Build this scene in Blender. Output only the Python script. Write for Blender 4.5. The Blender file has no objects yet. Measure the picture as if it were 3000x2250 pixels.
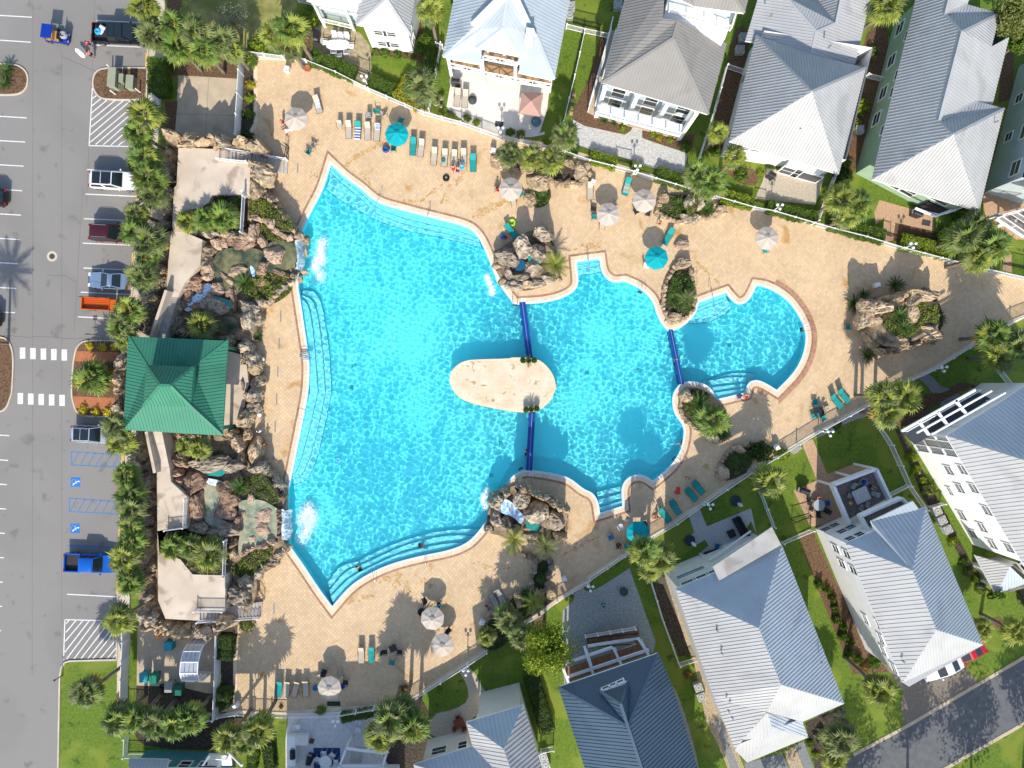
import bpy,bmesh,math,random
import numpy as np
from mathutils import Vector,Matrix,geometry,noise as mnoise
R=math.radians
S=bpy.context.scene
COL=S.collection
H=83.0            # camera height above the deck
SC=0.037          # metres per photo pixel on the ground
random.seed(7)
rng=np.random.default_rng(7)
# camera, sky, sun, exposure
cam_d=bpy.data.cameras.new('camera')
cam=bpy.data.objects.new('camera',cam_d)
COL.objects.link(cam)
cam.location=(0,0,H)
cam_d.sensor_fit='HORIZONTAL'
cam_d.angle=2*math.atan(1500*SC/H)
cam_d.clip_end=2000
S.camera=cam
SUN_EL,SUN_AZ=38.5,180.0            # sun stands low in -Y (towards the bottom of the picture)
world=bpy.data.worlds.new('World')
S.world=world
world.use_nodes=True
wn=world.node_tree.nodes
sky=wn.new('ShaderNodeTexSky')
sky.sky_type='NISHITA'
sky.sun_disc=False
sky.sun_elevation=R(SUN_EL)
sky.sun_rotation=R(SUN_AZ)
world.node_tree.links.new(sky.outputs[0],wn['Background'].inputs[0])
wn['Background'].inputs[1].default_value=0.15
sun_d=bpy.data.lights.new('sun','SUN')
sun_d.energy=3.4
sun_d.color=(1.0,0.93,0.82)
sun_d.angle=R(0.55)
sun_d.cycles.is_caustics_light=True
sun=bpy.data.objects.new('sun',sun_d)
COL.objects.link(sun)
sun.location=(0,-60,60)
sun.rotation_euler=(R(90-SUN_EL),0,R(-1.5))
S.view_settings.view_transform='Standard'
S.view_settings.look='None'
S.view_settings.gamma=1.0
S.view_settings.exposure=0.78
S.view_settings.use_curve_mapping=False
S.cycles.max_bounces=8
S.cycles.transmission_bounces=6
S.cycles.use_denoising=True
# photo -> ground helpers
REG={'A':0,'B':550,'C':1100,'D':1650,'1':0,'2':700,'3':1400,'4':2200}
K=2.765
def px(reg,x,y):
 return(REG[reg[1]]+x/K,REG[reg[0]]+y/K)if reg else(x,y)
def W(reg,x,y,z=0.0):
 """the point of the place that the photograph shows at (x, y) of a region, if it stands at height z"""
 a,b=px(reg,x,y)
 f=SC*(1-z/H)
 return Vector(((a-1500)*f,(1125-b)*f,z))
def PT(s,reg='',z=0.0):
 """'A1:10,20 30,40 B2:1,2 5,6@3.2' -> list of points; a region tag switches the frame, @z the height"""
 out=[]
 for t in s.split():
  if ':' in t:
   reg,t=t.split(':')
  zz=z
  if '@' in t:
   t,zz=t.split('@');zz=float(zz)
  sharp=t.endswith('!')
  a,b=t.rstrip('!').split(',')
  v=W(reg,float(a),float(b),zz)
  out.append(v)
 return out
def XY(s,reg=''):
 return[(v.x,v.y)for v in PT(s,reg)]
def smooth(s,reg='',it=2,closed=True):
 """Chaikin corner cutting; a point written with ! stays sharp"""
 pts,r=[],reg
 for t in s.split():
  if ':' in t:
   r,t=t.split(':')
  sh=t.endswith('!')
  a,b=t.rstrip('!').split(',')
  v=W(r,float(a),float(b))
  pts.append((v.x,v.y,sh))
 for _ in range(it):
  n=len(pts);out=[]
  for i in range(n):
   p,q,o=pts[i],pts[(i+1)%n],pts[i-1]
   if not closed and i in(0,n-1):
    out.append(p);continue
   if p[2]:
    out.append(p)
   else:
    out.append((p[0]*.75+o[0]*.25,p[1]*.75+o[1]*.25,False))
    out.append((p[0]*.75+q[0]*.25,p[1]*.75+q[1]*.25,False))
  pts=out
 return[(p[0],p[1])for p in pts]
def area(p):
 return .5*sum(p[i][0]*p[(i+1)%len(p)][1]-p[(i+1)%len(p)][0]*p[i][1]for i in range(len(p)))
def offset(poly,d):
 """offset a closed polygon outwards by d (mitred)"""
 n=len(poly);sg=1 if area(poly)>0 else-1
 out=[]
 for i in range(n):
  a,b,c=Vector(poly[i-1]),Vector(poly[i]),Vector(poly[(i+1)%n])
  e1,e2=(b-a),(c-b)
  if e1.length<1e-6 or e2.length<1e-6:
   out.append(tuple(b));continue
  n1=Vector((e1.y,-e1.x)).normalized()*sg
  n2=Vector((e2.y,-e2.x)).normalized()*sg
  m=n1+n2
  if m.length<.2:
   m=n1
  m.normalize()
  k=d/max(.45,m.dot(n1))
  out.append((b.x+m.x*k,b.y+m.y*k))
 return out
def inside(P,poly):
 """vectorised point in polygon; P is (N,2)"""
 x,y=P[:,0],P[:,1]
 r=np.zeros(len(P),bool)
 n=len(poly)
 for i in range(n):
  x1,y1=poly[i];x2,y2=poly[(i+1)%n]
  if y1==y2:
   continue
  c=((y1>y)!=(y2>y))&(x<(x2-x1)*(y-y1)/(y2-y1)+x1)
  r^=c
 return r
def inp(x,y,poly):
 return bool(inside(np.array([[x,y]]),poly)[0])
# materials
MATS={}
def M(name,c,rough=.7,c2=None,scale=2.0,bump=0.,spec=.3,metal=0.,island=0.,trans=0.,detail=5.,bscale=None,
  stain=None,stain_scale=.3,stain_at=.6,rnd=0.,spots=None):
 if name in MATS:
  return MATS[name]
 m=bpy.data.materials.new(name);m.use_nodes=True
 nt=m.node_tree;N=nt.nodes;L=nt.links
 b=N['Principled BSDF']
 b.inputs['Roughness'].default_value=rough
 b.inputs['Specular IOR Level'].default_value=spec
 b.inputs['Metallic'].default_value=metal
 geo=N.new('ShaderNodeNewGeometry')
 nz=N.new('ShaderNodeTexNoise');nz.inputs['Scale'].default_value=scale;nz.inputs['Detail'].default_value=detail
 L.new(geo.outputs['Position'],nz.inputs['Vector'])
 rp=N.new('ShaderNodeValToRGB')
 rp.color_ramp.elements[0].position=.35;rp.color_ramp.elements[1].position=.66
 L.new(nz.outputs['Fac'],rp.inputs['Fac'])
 if c2 is None:
  c2=tuple(x*.86 for x in c)
 rp.color_ramp.elements[0].color=(*c2,1);rp.color_ramp.elements[1].color=(*c,1)
 out=rp.outputs['Color']
 if stain:
  n2=N.new('ShaderNodeTexNoise');n2.inputs['Scale'].default_value=stain_scale;n2.inputs['Detail'].default_value=8
  n2.inputs['Distortion'].default_value=.6
  L.new(geo.outputs['Position'],n2.inputs['Vector'])
  r2=N.new('ShaderNodeValToRGB')
  r2.color_ramp.elements[0].position=stain_at;r2.color_ramp.elements[1].position=min(.99,stain_at+.1)
  L.new(n2.outputs['Fac'],r2.inputs['Fac'])
  mx=N.new('ShaderNodeMix');mx.data_type='RGBA'
  L.new(r2.outputs['Color'],mx.inputs['Factor'])
  L.new(out,mx.inputs['A']);mx.inputs['B'].default_value=(*stain,1)
  out=mx.outputs['Result']
 if spots:
  n4=N.new('ShaderNodeTexNoise');n4.inputs['Scale'].default_value=spots[1];n4.inputs['Detail'].default_value=4
  L.new(geo.outputs['Position'],n4.inputs['Vector'])
  r4=N.new('ShaderNodeValToRGB');r4.color_ramp.elements[0].position=spots[2];r4.color_ramp.elements[1].position=spots[2]+.08
  L.new(n4.outputs['Fac'],r4.inputs['Fac'])
  m4=N.new('ShaderNodeMix');m4.data_type='RGBA';L.new(r4.outputs['Color'],m4.inputs['Factor']);L.new(out,m4.inputs['A']);m4.inputs['B'].default_value=(*spots[0],1)
  out=m4.outputs['Result']
 if island or rnd:
  if island:
   src=geo.outputs['Random Per Island'];amt=island
  else:
   oi=N.new('ShaderNodeObjectInfo');src=oi.outputs['Random'];amt=rnd
  mr=N.new('ShaderNodeMapRange');mr.inputs['To Min'].default_value=1-amt;mr.inputs['To Max'].default_value=1+amt
  L.new(src,mr.inputs['Value'])
  h=N.new('ShaderNodeHueSaturation')
  L.new(mr.outputs['Result'],h.inputs['Value']);L.new(out,h.inputs['Color'])
  out=h.outputs['Color']
 L.new(out,b.inputs['Base Color'])
 if bump:
  n3=N.new('ShaderNodeTexNoise');n3.inputs['Scale'].default_value=bscale or scale*3;n3.inputs['Detail'].default_value=6
  L.new(geo.outputs['Position'],n3.inputs['Vector'])
  bp=N.new('ShaderNodeBump');bp.inputs['Strength'].default_value=bump;bp.inputs['Distance'].default_value=.08
  L.new(n3.outputs['Fac'],bp.inputs['Height']);L.new(bp.outputs['Normal'],b.inputs['Normal'])
 if trans:
  tr=N.new('ShaderNodeBsdfTranslucent');L.new(out,tr.inputs['Color'])
  ms=N.new('ShaderNodeMixShader');ms.inputs[0].default_value=trans
  L.new(b.outputs[0],ms.inputs[1]);L.new(tr.outputs[0],ms.inputs[2])
  L.new(ms.outputs[0],N['Material Output'].inputs[0])
 MATS[name]=m
 return m
def paint(name,c,rough=.5,**k):
 return M(name,c,rough,c2=tuple(x*.93 for x in c),scale=1.5,**k)
# mesh builder
CH={}     # children of each object made here
WL={}     # world location of roots made here (children are stored relative to it)
class MB:
 def __init__(s):
  s.v,s.f=[],[]
 def add(s,vs,fs):
  n=len(s.v);s.v+=[tuple(p)for p in vs];s.f+=[tuple(i+n for i in q)for q in fs];return s
 def box(s,c,d,rz=0.,taper=1.0,rx=0.,ry=0.):
  """box centred on c with size d"""
  x,y,z=d[0]/2,d[1]/2,d[2]/2;t=taper
  P=[(-x,-y,-z),(x,-y,-z),(x,y,-z),(-x,y,-z),(-x*t,-y*t,z),(x*t,-y*t,z),(x*t,y*t,z),(-x*t,y*t,z)]
  m=Matrix.Rotation(rz,3,'Z')@Matrix.Rotation(ry,3,'Y')@Matrix.Rotation(rx,3,'X');c=Vector(c)
  return s.add([m@Vector(p)+c for p in P],[(0,3,2,1),(4,5,6,7),(0,1,5,4),(1,2,6,5),(2,3,7,6),(3,0,4,7)])
 def bar(s,a,b,w,h=None,up=(0,0,1)):
  """rectangular bar from a to b"""
  a,b=Vector(a),Vector(b);h=h or w;d=b-a
  if d.length<1e-6:return s
  d.normalize();u=Vector(up)
  if abs(d.dot(u))>.98:u=Vector((0,1,0))
  r=d.cross(u).normalized()*(w/2);t=r.cross(d).normalized()*(h/2)
  P=[a-r-t,a+r-t,a+r+t,a-r+t,b-r-t,b+r-t,b+r+t,b-r+t]
  return s.add(P,[(0,1,2,3),(7,6,5,4),(0,4,5,1),(1,5,6,2),(2,6,7,3),(3,7,4,0)])
 def tube(s,pts,r,n=6,caps=True):
  pts=[Vector(p)for p in pts];k=len(pts);rr=r if isinstance(r,(list,tuple))else[r]*k
  base=len(s.v);prev=None
  for i,p in enumerate(pts):
   d=(pts[min(i+1,k-1)]-pts[max(i-1,0)]).normalized()
   u=prev or(Vector((1,0,0))if abs(d.x)<.8 else Vector((0,1,0)))
   u=(u-d*u.dot(d)).normalized();prev=u;w=d.cross(u)
   for j in range(n):
    a=2*math.pi*j/n
    s.v.append(tuple(p+(u*math.cos(a)+w*math.sin(a))*rr[i]))
  for i in range(k-1):
   for j in range(n):
    s.f.append((base+i*n+j,base+i*n+(j+1)%n,base+(i+1)*n+(j+1)%n,base+(i+1)*n+j))
  if caps:
   s.f.append(tuple(base+j for j in reversed(range(n))));s.f.append(tuple(base+(k-1)*n+j for j in range(n)))
  return s
 def lathe(s,c,prof,n=12):
  """prof: list of (r,z)"""
  base=len(s.v)
  for r,z in prof:
   for j in range(n):
    a=2*math.pi*j/n
    s.v.append((c[0]+r*math.cos(a),c[1]+r*math.sin(a),c[2]+z))
  for i in range(len(prof)-1):
   for j in range(n):
    s.f.append((base+i*n+j,base+i*n+(j+1)%n,base+(i+1)*n+(j+1)%n,base+(i+1)*n+j))
  s.f.append(tuple(base+j for j in reversed(range(n))));s.f.append(tuple(base+(len(prof)-1)*n+j for j in range(n)))
  return s
 def sheet(s,poly,z,holes=()):
  loops=[[Vector((p[0],p[1],0))for p in poly]]+[[Vector((p[0],p[1],0))for p in h]for h in holes]
  tris=geometry.tessellate_polygon(loops)
  vs=[(v.x,v.y,z)for l in loops for v in l]
  fs=[]
  for t in tris:
   a,b,c=[Vector(vs[i])for i in t]
   fs.append(t if(b-a).cross(c-a).z>0 else(t[0],t[2],t[1]))
  return s.add(vs,fs)
 def prism(s,poly,z0,z1,top=True,holes=(),skirt=True):
  if top:s.sheet(poly,z1,holes)
  if skirt:
   for lp,sg in[(poly,1)]+[(h,-1)for h in holes]:
    p=list(lp)
    if(area(p)>0)!=(sg>0):p.reverse()
    n=len(p)
    s.add([(q[0],q[1],z0)for q in p]+[(q[0],q[1],z1)for q in p],[(i,(i+1)%n,n+(i+1)%n,n+i)for i in range(n)])
  return s
 def build(s,name,mat,parent=None,sm=False):
  me=bpy.data.meshes.new(name)
  o0=WL.get(parent.name,Vector())if parent else Vector()
  me.from_pydata([(p[0]-o0.x,p[1]-o0.y,p[2]-o0.z)for p in s.v],[],s.f)
  if sm:me.polygons.foreach_set('use_smooth',[True]*len(me.polygons))
  if isinstance(mat,(list,tuple)):
   for q in mat:me.materials.append(q)
  else:
   me.materials.append(mat)
  o=bpy.data.objects.new(name,me);COL.objects.link(o)
  if parent:
   o.parent=parent;WL[o.name]=o0.copy();CH.setdefault(parent.name,[]).append(o)
  return o
def link(name,me,parent,loc=(0,0,0),rot=None,sc=1.0,mw=None):
 o=bpy.data.objects.new(name,me);COL.objects.link(o)
 if parent:
  o.parent=parent;CH.setdefault(parent.name,[]).append(o)
 if mw is not None:
  o.matrix_local=mw
 else:
  o.location=loc
  if rot:o.rotation_euler=rot
  o.scale=(sc,sc,sc)if not isinstance(sc,tuple)else sc
 return o
def tag(o,label=None,cat=None,group=None,kind=None):
 if label:o['label']=label
 if cat:o['category']=cat
 if group:o['group']=group
 if kind:o['kind']=kind
 return o
def root(name,label,cat,loc=(0,0,0),group=None,kind=None):
 o=bpy.data.objects.new(name,None);COL.objects.link(o)
 o.location=loc;o.empty_display_size=.3
 WL[o.name]=Vector(loc)
 return tag(o,label,cat,group,kind)
def copy_tree(o,loc,rz,label=None,sc=1.0):
 """a copy of a thing with copies of its parts and sub-parts"""
 r=o.copy();COL.objects.link(r);r.location=loc;r.rotation_euler=(0,0,rz);r.scale=(sc,sc,sc)
 if label:r['label']=label
 def rec(a,b):
  for ch in CH.get(a.name,()):
   c=ch.copy();COL.objects.link(c);c.parent=b;CH.setdefault(b.name,[]).append(c);rec(ch,c)
 rec(o,r)
 return r
STRUCT=lambda o:tag(o,kind='structure')
STUFF=lambda o:tag(o,kind='stuff')
# setting: ground, asphalt, lawns, deck, pool
GRASS=M('grass',(.135,.205,.02),.9,(.08,.135,.012),scale=4,bump=.6,bscale=26,detail=10,stain=(.17,.215,.026),stain_scale=.22,stain_at=.5,spots=((.06,.1,.01),.8,.6))
ASPH=M('asphalt',(.25,.237,.219),.85,(.205,.195,.18),scale=14,bump=.35,bscale=30,detail=8,stain=(.212,.202,.187),stain_scale=.09,stain_at=.5,spots=((.165,.157,.146),.6,.62))
ROADM=M('road_asphalt',(.13,.135,.14),.85,(.1,.105,.11),scale=1.5,bump=.3,bscale=25,detail=12)
CONC=M('concrete',(.5,.41,.29),.8,(.41,.33,.23),scale=.8,detail=9,bump=.2,stain=(.26,.22,.18),stain_scale=.5,stain_at=.64)
WALK=M('walk_concrete',(.55,.48,.39),.8,(.46,.4,.31),scale=.8,detail=8)
CREAM=M('cream_terrace',(.58,.49,.385),.75,(.48,.395,.305),scale=.5,detail=10,stain=(.33,.26,.2),stain_scale=.45,stain_at=.56)
MULCH=M('mulch',(.19,.11,.06),.95,(.08,.045,.025),scale=5,bump=.7,bscale=18,detail=10)
MULCHD=M('dark_soil',(.09,.07,.05),.95,(.035,.028,.02),scale=4,bump=.7,bscale=15,detail=10)
GRAVEL=M('gravel',(.5,.4,.26),.9,(.25,.19,.12),scale=7,bump=.6,bscale=12,detail=10)
WHITE=paint('white_paint',(.8,.8,.78),.45)
LINE=M('line_paint',(.74,.74,.72),.7,(.55,.55,.53),scale=6,detail=10)
BLUEP=M('blue_paint',(.03,.2,.5),.65,(.03,.15,.38),scale=6)
YEL=paint('yellow_paint',(.7,.42,.07),.7)
ISLM=M('travertine',(.66,.56,.42),.7,(.57,.45,.3),scale=.9,detail=12,stain=(.36,.24,.1),stain_scale=1.8,stain_at=.6,island=.13)
TILE=M('deck_tile',(.61,.45,.275),.75,(.535,.39,.235),scale=.35,detail=8,island=.085,stain=(.44,.25,.085),stain_scale=.4,stain_at=.62)
GROUT=M('deck_grout',(.5,.365,.222),.9,(.43,.31,.19),scale=2)
COPE=M('coping_stone',(.72,.57,.4),.7,(.63,.49,.33),scale=1.2,detail=8,island=.05)
BRICKB=M('border_brick',(.36,.2,.13),.8,(.27,.14,.09),scale=3,island=.14)
POOLF=M('pool_plaster',(.16,.84,.9),.6,(.12,.79,.87),scale=.12,detail=3)
POOLS=M('pool_step',(.27,.8,.86),.6,(.22,.75,.83),scale=.6,detail=3)
NAVY=paint('navy_tile',(.01,.045,.2),.35)
GUT=paint('pool_gutter',(.6,.68,.7),.4)
ZL=[0.004]
def patch(name,mat,s,reg='',z=None,it=0,label=None,kind='structure'):
 p=smooth(s,reg,it)if it else XY(s,reg)
 ZL[0]+=.0002
 o=MB().sheet(p,z if z is not None else .004+ZL[0]).build(name,mat)
 return tag(o,kind=kind)
EDGE='440,-900 436,-60 433,200 425,420 405,600 392,800 380,960 355,1400 345,1790 342,1938'
asp='-900,-900 '+EDGE+' 205,1938 190,1943 180,1958 176,1985 172,2200 160,2900 -900,2900'
lot=STRUCT(MB().sheet(XY(asp),.004).build('parking_lot',ASPH))
walk='440,-900 436,-60 433,200 425,420 405,600 392,800 380,960 355,1400 345,1790 342,2054 374,2052 380,1790 392,1400 415,960 428,800 440,600 462,420 480,200 484,-60 486,-900'
patch('sidewalk',WALK,walk,z=.0065)
def kerb(name,pts,w=.16,h=.12,closed=False,mat=None):
 m=MB();n=len(pts)
 for i in range(n if closed else n-1):
  a,b=pts[i],pts[(i+1)%n]
  m.bar((a[0],a[1],h/2),(b[0],b[1],h/2),w,h)
 return STRUCT(m.build(name,mat or WALK))
kerb('kerb',XY('440,-200 436,-60 433,200 425,420 405,600 392,800'))
kerb('kerb',XY('392,800 380,960 355,1400 345,1790 343,1932 205,1936 190,1941 180,1957 176,1985 172,2200 160,2900'))
def ln(reg,a,b,w=.11,mat=LINE,z=.008):
 p,q=W(reg,*a),W(reg,*b)
 d=(q-p).normalized();n=Vector((-d.y,d.x,0))*w/2
 return MB().add([(v.x,v.y,z)for v in(p-n,q-n,q+n,p+n)],[(0,1,2,3)]).build('parking_line',mat,lot)
for y0,y1,x1,reg in[(125,140,258,'A1'),(325,342,250,'A1'),(942,955,216,'A1'),(1140,1151,204,'A1'),(1336,1346,192,'A1'),(1533,1545,180,'A1'),
      (213,222,170,'B1'),(410,420,158,'B1'),(607,616,146,'B1'),(810,816,132,'B1'),(1006,1013,122,'B1'),
      (482,488,75,'C1'),(682,688,66,'C1'),(879,884,56,'C1'),(1077,1082,48,'C1'),(1275,1279,40,'C1'),(1472,1477,32,'C1'),
      (150,154,25,'D1'),(347,350,18,'D1'),(546,548,10,'D1')]:
 ln(reg,(-230,y0-14),(x1,y1))
for reg,a,b in[('A1',(783,166),(1195,186)),('A1',(775,365),(1150,382)),('A1',(706,1374),(1120,1395)),('A1',(693,1572),(1115,1592)),
     ('B1',(680,251),(1090,268)),('B1',(672,449),(1085,466)),('B1',(677,650),(1075,667)),('B1',(655,846),(1068,866)),
     ('B1',(632,1046),(1040,1066)),('C1',(549,1378),(960,1396)),('D1',(543,251),(960,273))]:
 ln(reg,a,b,mat=BLUEP if reg=='C1' else LINE)
for p,q in[((748,712),(722,1180)),((718,1180),(1060,1187)),((748,800),(780,775)),((745,858),(815,800)),((742,915),(865,812)),((740,972),(933,812)),((737,1030),(1000,815)),
    ((733,1092),(1050,822)),((728,1155),(1055,880)),((775,1170),(1050,935)),((838,1172),(1045,990)),((898,1175),(1040,1050)),((958,1178),(1020,1130))]:
 ln('A1',p,q)
for p,q in[((526,455),(515,790)),((520,457),(960,468)),((535,490),(560,462)),((535,560),(617,462)),((530,632),(672,465)),((525,722),(723,466)),((540,775),(773,468)),((600,775),(828,470)),
    ((655,775),(860,510)),((710,775),(900,540)),((750,778),(925,560)),((805,780),(945,615)),((862,780),(950,675)),((905,782),(948,728))]:
 ln('D1',p,q)
for y in(0,378):
 for p,q in[((578,615+y),(582,725+y)),((578,616+y),(1000,645+y)),((580,725+y),(1000,745+y)),((585,720+y),(640,622+y)),((650,722+y),(708,625+y)),((712,728+y),(772,628+y)),((778,730+y),(838,632+y)),
     ((845,735+y),(902,637+y)),((912,738+y),(965,642+y))]:
  ln('C1',(p[0]-y*.045,p[1]),(q[0]-y*.045,q[1]),w=.085,mat=BLUEP)
for reg,x,y,s in[('B1',183,1340,84.5),('C1',165,187,84.5)]:
 for i in range(5):
  a=W(reg,x+i*s,y+i*3.7);hw=22/K*SC;hh=45/K*SC
  MB().add([(a.x-hw,a.y-hh,.008),(a.x+hw,a.y-hh,.008),(a.x+hw,a.y+hh,.008),(a.x-hw,a.y+hh,.008)],[(0,1,2,3)]).build('crosswalk_bar',LINE,lot)
def wheelchair(reg,x,y):
 c=W(reg,x,y);s=39/K*SC
 sq=MB().add([(c.x-s,c.y-s,.008),(c.x+s,c.y-s,.008),(c.x+s,c.y+s,.008),(c.x-s,c.y+s,.008)],[(0,1,2,3)]).build('accessible_bay_mark',paint('sign_blue',(.02,.17,.5),.6),lot)
 m=MB()
 def T(u,v):   # symbol read from the right: its top points to +x
  return(c.x+v*s,c.y-u*s,.0115)
 def st(pts,w):
  for a,b in zip(pts,pts[1:]):
   a,b=Vector(T(*a)),Vector(T(*b));d=(b-a).normalized();n=Vector((-d.y,d.x,0))*w*s/2
   a=a-d*w*s*.3;b=b+d*w*s*.3
   m.add([a-n,b-n,b+n,a+n],[(0,1,2,3)])
 ring=[(-.12+.42*math.cos(a),-.28+.42*math.sin(a))for a in np.linspace(2.3,6.0,14)]
 st(ring,.15)
 m.add([T(-.12+.15*math.cos(a),.72+.15*math.sin(a))for a in np.linspace(0,6.28,11)[:-1]],[tuple(range(9,-1,-1))])
 st([(-.12,.5),(-.06,0),(.3,-.05),(.5,-.55),(.66,-.5)],.16);st([(-.1,.25),(.26,.22)],.13)
 m.build('wheelchair_symbol',WHITE,sq)
wheelchair('C1',612,863);wheelchair('C1',608,1238);wheelchair('C1',612,478)
for(reg,x,y),wl in zip([('A1',1188,480),('B1',1110,105),('B1',1078,575),('B1',1070,765),('B1',1062,925),('B1',1048,1118),('C1',1012,470),('C1',972,1270),('C1',985,905),('D1',953,190),('C1',1003,670)],['by the black pickup','below the white estate car','in the empty bay above the coupe','right of the coupe','right of the orange truck','below the orange truck','by the silver off-road car','above the blue pickup','at the upper wheelchair symbol','below the blue pickup','at the upper blue hatched strip']):
 a=W(reg,x,y)
 tag(MB().box((a.x,a.y,.07),(.17,1.65,.13),R(-2),taper=.8).build('wheel_stop',YEL),'yellow concrete wheel stop '+wl,'wheel stop','yellow wheel stops along the sidewalk')
c=W('B1',422,556)
mh=root('manhole','round manhole cover in its pale concrete ring on the asphalt','manhole',(c.x,c.y,0))
MB().lathe((c.x,c.y,0),[(.56,0),(.56,.009),(.3,.009)],28).build('concrete_ring',WALK,mh)
m=MB().lathe((c.x,c.y,0),[(.31,0),(.31,.016),(.01,.016)],24)
for i in range(-3,4):m.box((c.x,c.y+i*.075,.019),(.5-abs(i)*.06,.025,.006))
m.build('iron_cover',paint('iron',(.07,.065,.06),.7),mh)
m=MB()
for a,b in[(('A1',268,0),('D1',262,900)),(('A1',500,420),('D1',500,500)),(('A1',770,0),('A1',700,1659)),(('B1',672,0),('B1',600,1180))]:
 p,q=W(*a),W(*b);prev=p
 for i in range(1,41):
  t=p.lerp(q,i/40);t.x+=random.uniform(-.03,.03)
  d=(t-prev).normalized();n=Vector((-d.y,d.x,0))*.012
  m.add([(v.x,v.y,.0062)for v in(prev-n,prev+n,t+n,t-n)],[(0,3,2,1)]);prev=t
for s in['B1:20,1195 200,1210 360,1205 520,1222 690,1220 780,1215','A1:500,460 600,500 690,540 770,580','B1:380,710 520,712 620,760']:
 pp=PT(s)
 for p,q in zip(pp,pp[1:]):
  prev=p
  for i in range(1,9):
   t=p.lerp(q,i/8)+Vector((random.uniform(-.06,.06),random.uniform(-.06,.06),0))
   d=(t-prev).normalized();n=Vector((-d.y,d.x,0))*.018
   m.add([(v.x,v.y,.0062)for v in(prev-n,prev+n,t+n,t-n)],[(0,3,2,1)]);prev=t
m.build('asphalt_cracks',paint('crack',(.09,.085,.08),.9),lot)
def island(s,mat=MULCH):
 p=smooth(s,'',2)
 kerb('island_kerb',p,closed=True)
 return STRUCT(MB().prism(p,0,.1).build('planting_island',mat))
island('A1:-300,510 100,520 180,545 225,600 230,660 215,720 160,765 60,772 -300,765')
island('A1:760,620 790,575 850,552 1195,552! 1225,560 1240,700 1205,800! 1080,812 880,808 810,795 770,745 752,690')
island('B1:-400,1190 20,1205 75,1245 105,1320 112,1420 100,1659 C1:95,150 60,260 0,302 -400,310')
island('B1:1040,1240! 700,1235 640,1270 610,1330 590,1480 582,1659 C1:590,200 615,290 680,335 960,330! 1000,300!')
patch('brick_path',M('red_brick_path',(.42,.16,.07),.8,(.33,.12,.05),scale=4,island=.1),'B1:620,1325 965,1330 965,1412 612,1405',z=.104)
patch('brick_path',MATS['red_brick_path'],'C1:597,168 930,182 960,275 610,262',z=.104)
# pool outline (water edge)
POOL_S=('A2:745,1330! 860,1440 980,1520 B2:1110,120 1300,175 1550,240 1840,310 1920,370 1980,470 2055,660! 2120,800 2212,920 B3:280,938 330,945 380,940 540,930 700,890 790,830 815,770 808,690 800,600! '
   '985,575! 1000,680 1050,745 1110,770 1190,760! 1290,800 1390,880 1430,950 1450,1030 1500,1120 1545,1160! 1590,1160 1680,1110 1760,1030 1790,930! 2010,850! 2050,900 2100,945 2160,940 B4:0,890 45,792! 110,800 200,840 300,910 390,1030 440,1150 447,1240 420,1370 350,1500 '
   '210,1640! 130,1590 60,1558 0,1565 C3:2180,80 2165,140! 1930,195! 1900,120 1850,75 1770,50 1680,50 1630,75 1590,130 1572,200 1590,310 1670,410 1667,510 1640,620 1560,740 1418,855! 1360,815 1290,800 1210,830 1165,900 1165,980 1172,1058! 988,1115! 975,1020 930,950 860,925 770,850 700,815 550,785 '
   '440,770 390,765 310,790 250,850 200,940! C2:2060,1090 1950,1260 1850,1360 1700,1420 1480,1460 1250,1520 1080,1590 D2:900,180 755,352! 640,195 530,25 C2:415,1385! 395,1340 400,920! 430,800 470,600 520,350 560,150 570,0 B2:570,1400 540,1200 510,1000 480,810! 480,750 500,370! 580,200 680,20')
POOL=smooth(POOL_S,'',2)
def resample(poly,d):
 out=[]
 for i in range(len(poly)):
  a,b=Vector(poly[i]),Vector(poly[(i+1)%len(poly)])
  n=max(1,int((b-a).length/d))
  for k in range(n):
   out.append(tuple(a.lerp(b,k/n)))
 return out
DECK_S=('A2:150,470 480,478 1050,725 1600,945 2200,1120 A3:600,1180 1260,1380 1740,1535 B4:0,160 640,320 1200,480 1800,640 2212,735 2600,830 2600,900 B4:2212,1040 1850,1230 1440,1480 C4:1210,65 960,225 540,445 0,755 C3:1830,1025 1500,1245 890,1640 D3:880,145 500,400 D2:2000,700 1850,800 1390,1095 1100,1160 400,1212 0,1202 '
   'D1:1780,1225 1905,1150 1905,540 1800,540 1800,200 1300,200 A1:1400,1200 1960,1200 2070,1000 2070,480')
DECK=XY(DECK_S)
deck=STRUCT(MB().sheet(DECK,.004,[offset(POOL,.1)]).build('pool_deck',GROUT))
T0=.305
b0=np.array(DECK);lo,hi=b0.min(0),b0.max(0)
th=R(45.0);ca,sa=math.cos(th),math.sin(th)
u=np.arange(-320,320)
U,V=np.meshgrid(u,u)
P=np.stack([(U*ca-V*sa).ravel()*T0,(U*sa+V*ca).ravel()*T0],1)
P=P[(P[:,0]>lo[0])&(P[:,0]<hi[0])&(P[:,1]>lo[1])&(P[:,1]<hi[1])]
P=P[inside(P,DECK)]
P=P[~inside(P,offset(POOL,.45))]
P=P[np.argsort((P**2).sum(1))]
q=T0*.5-.009;qt=q-.006
base=np.array([(-q,-q,0),(q,-q,0),(q,q,0),(-q,q,0),(-qt,-qt,.012),(qt,-qt,.012),(qt,qt,.012),(-qt,qt,.012)])
rot=np.array([[ca,-sa,0],[sa,ca,0],[0,0,1]])
base=base@rot.T
tf=np.array([(4,5,6,7),(0,1,5,4),(1,2,6,5),(2,3,7,6),(3,0,4,7)])
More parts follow.
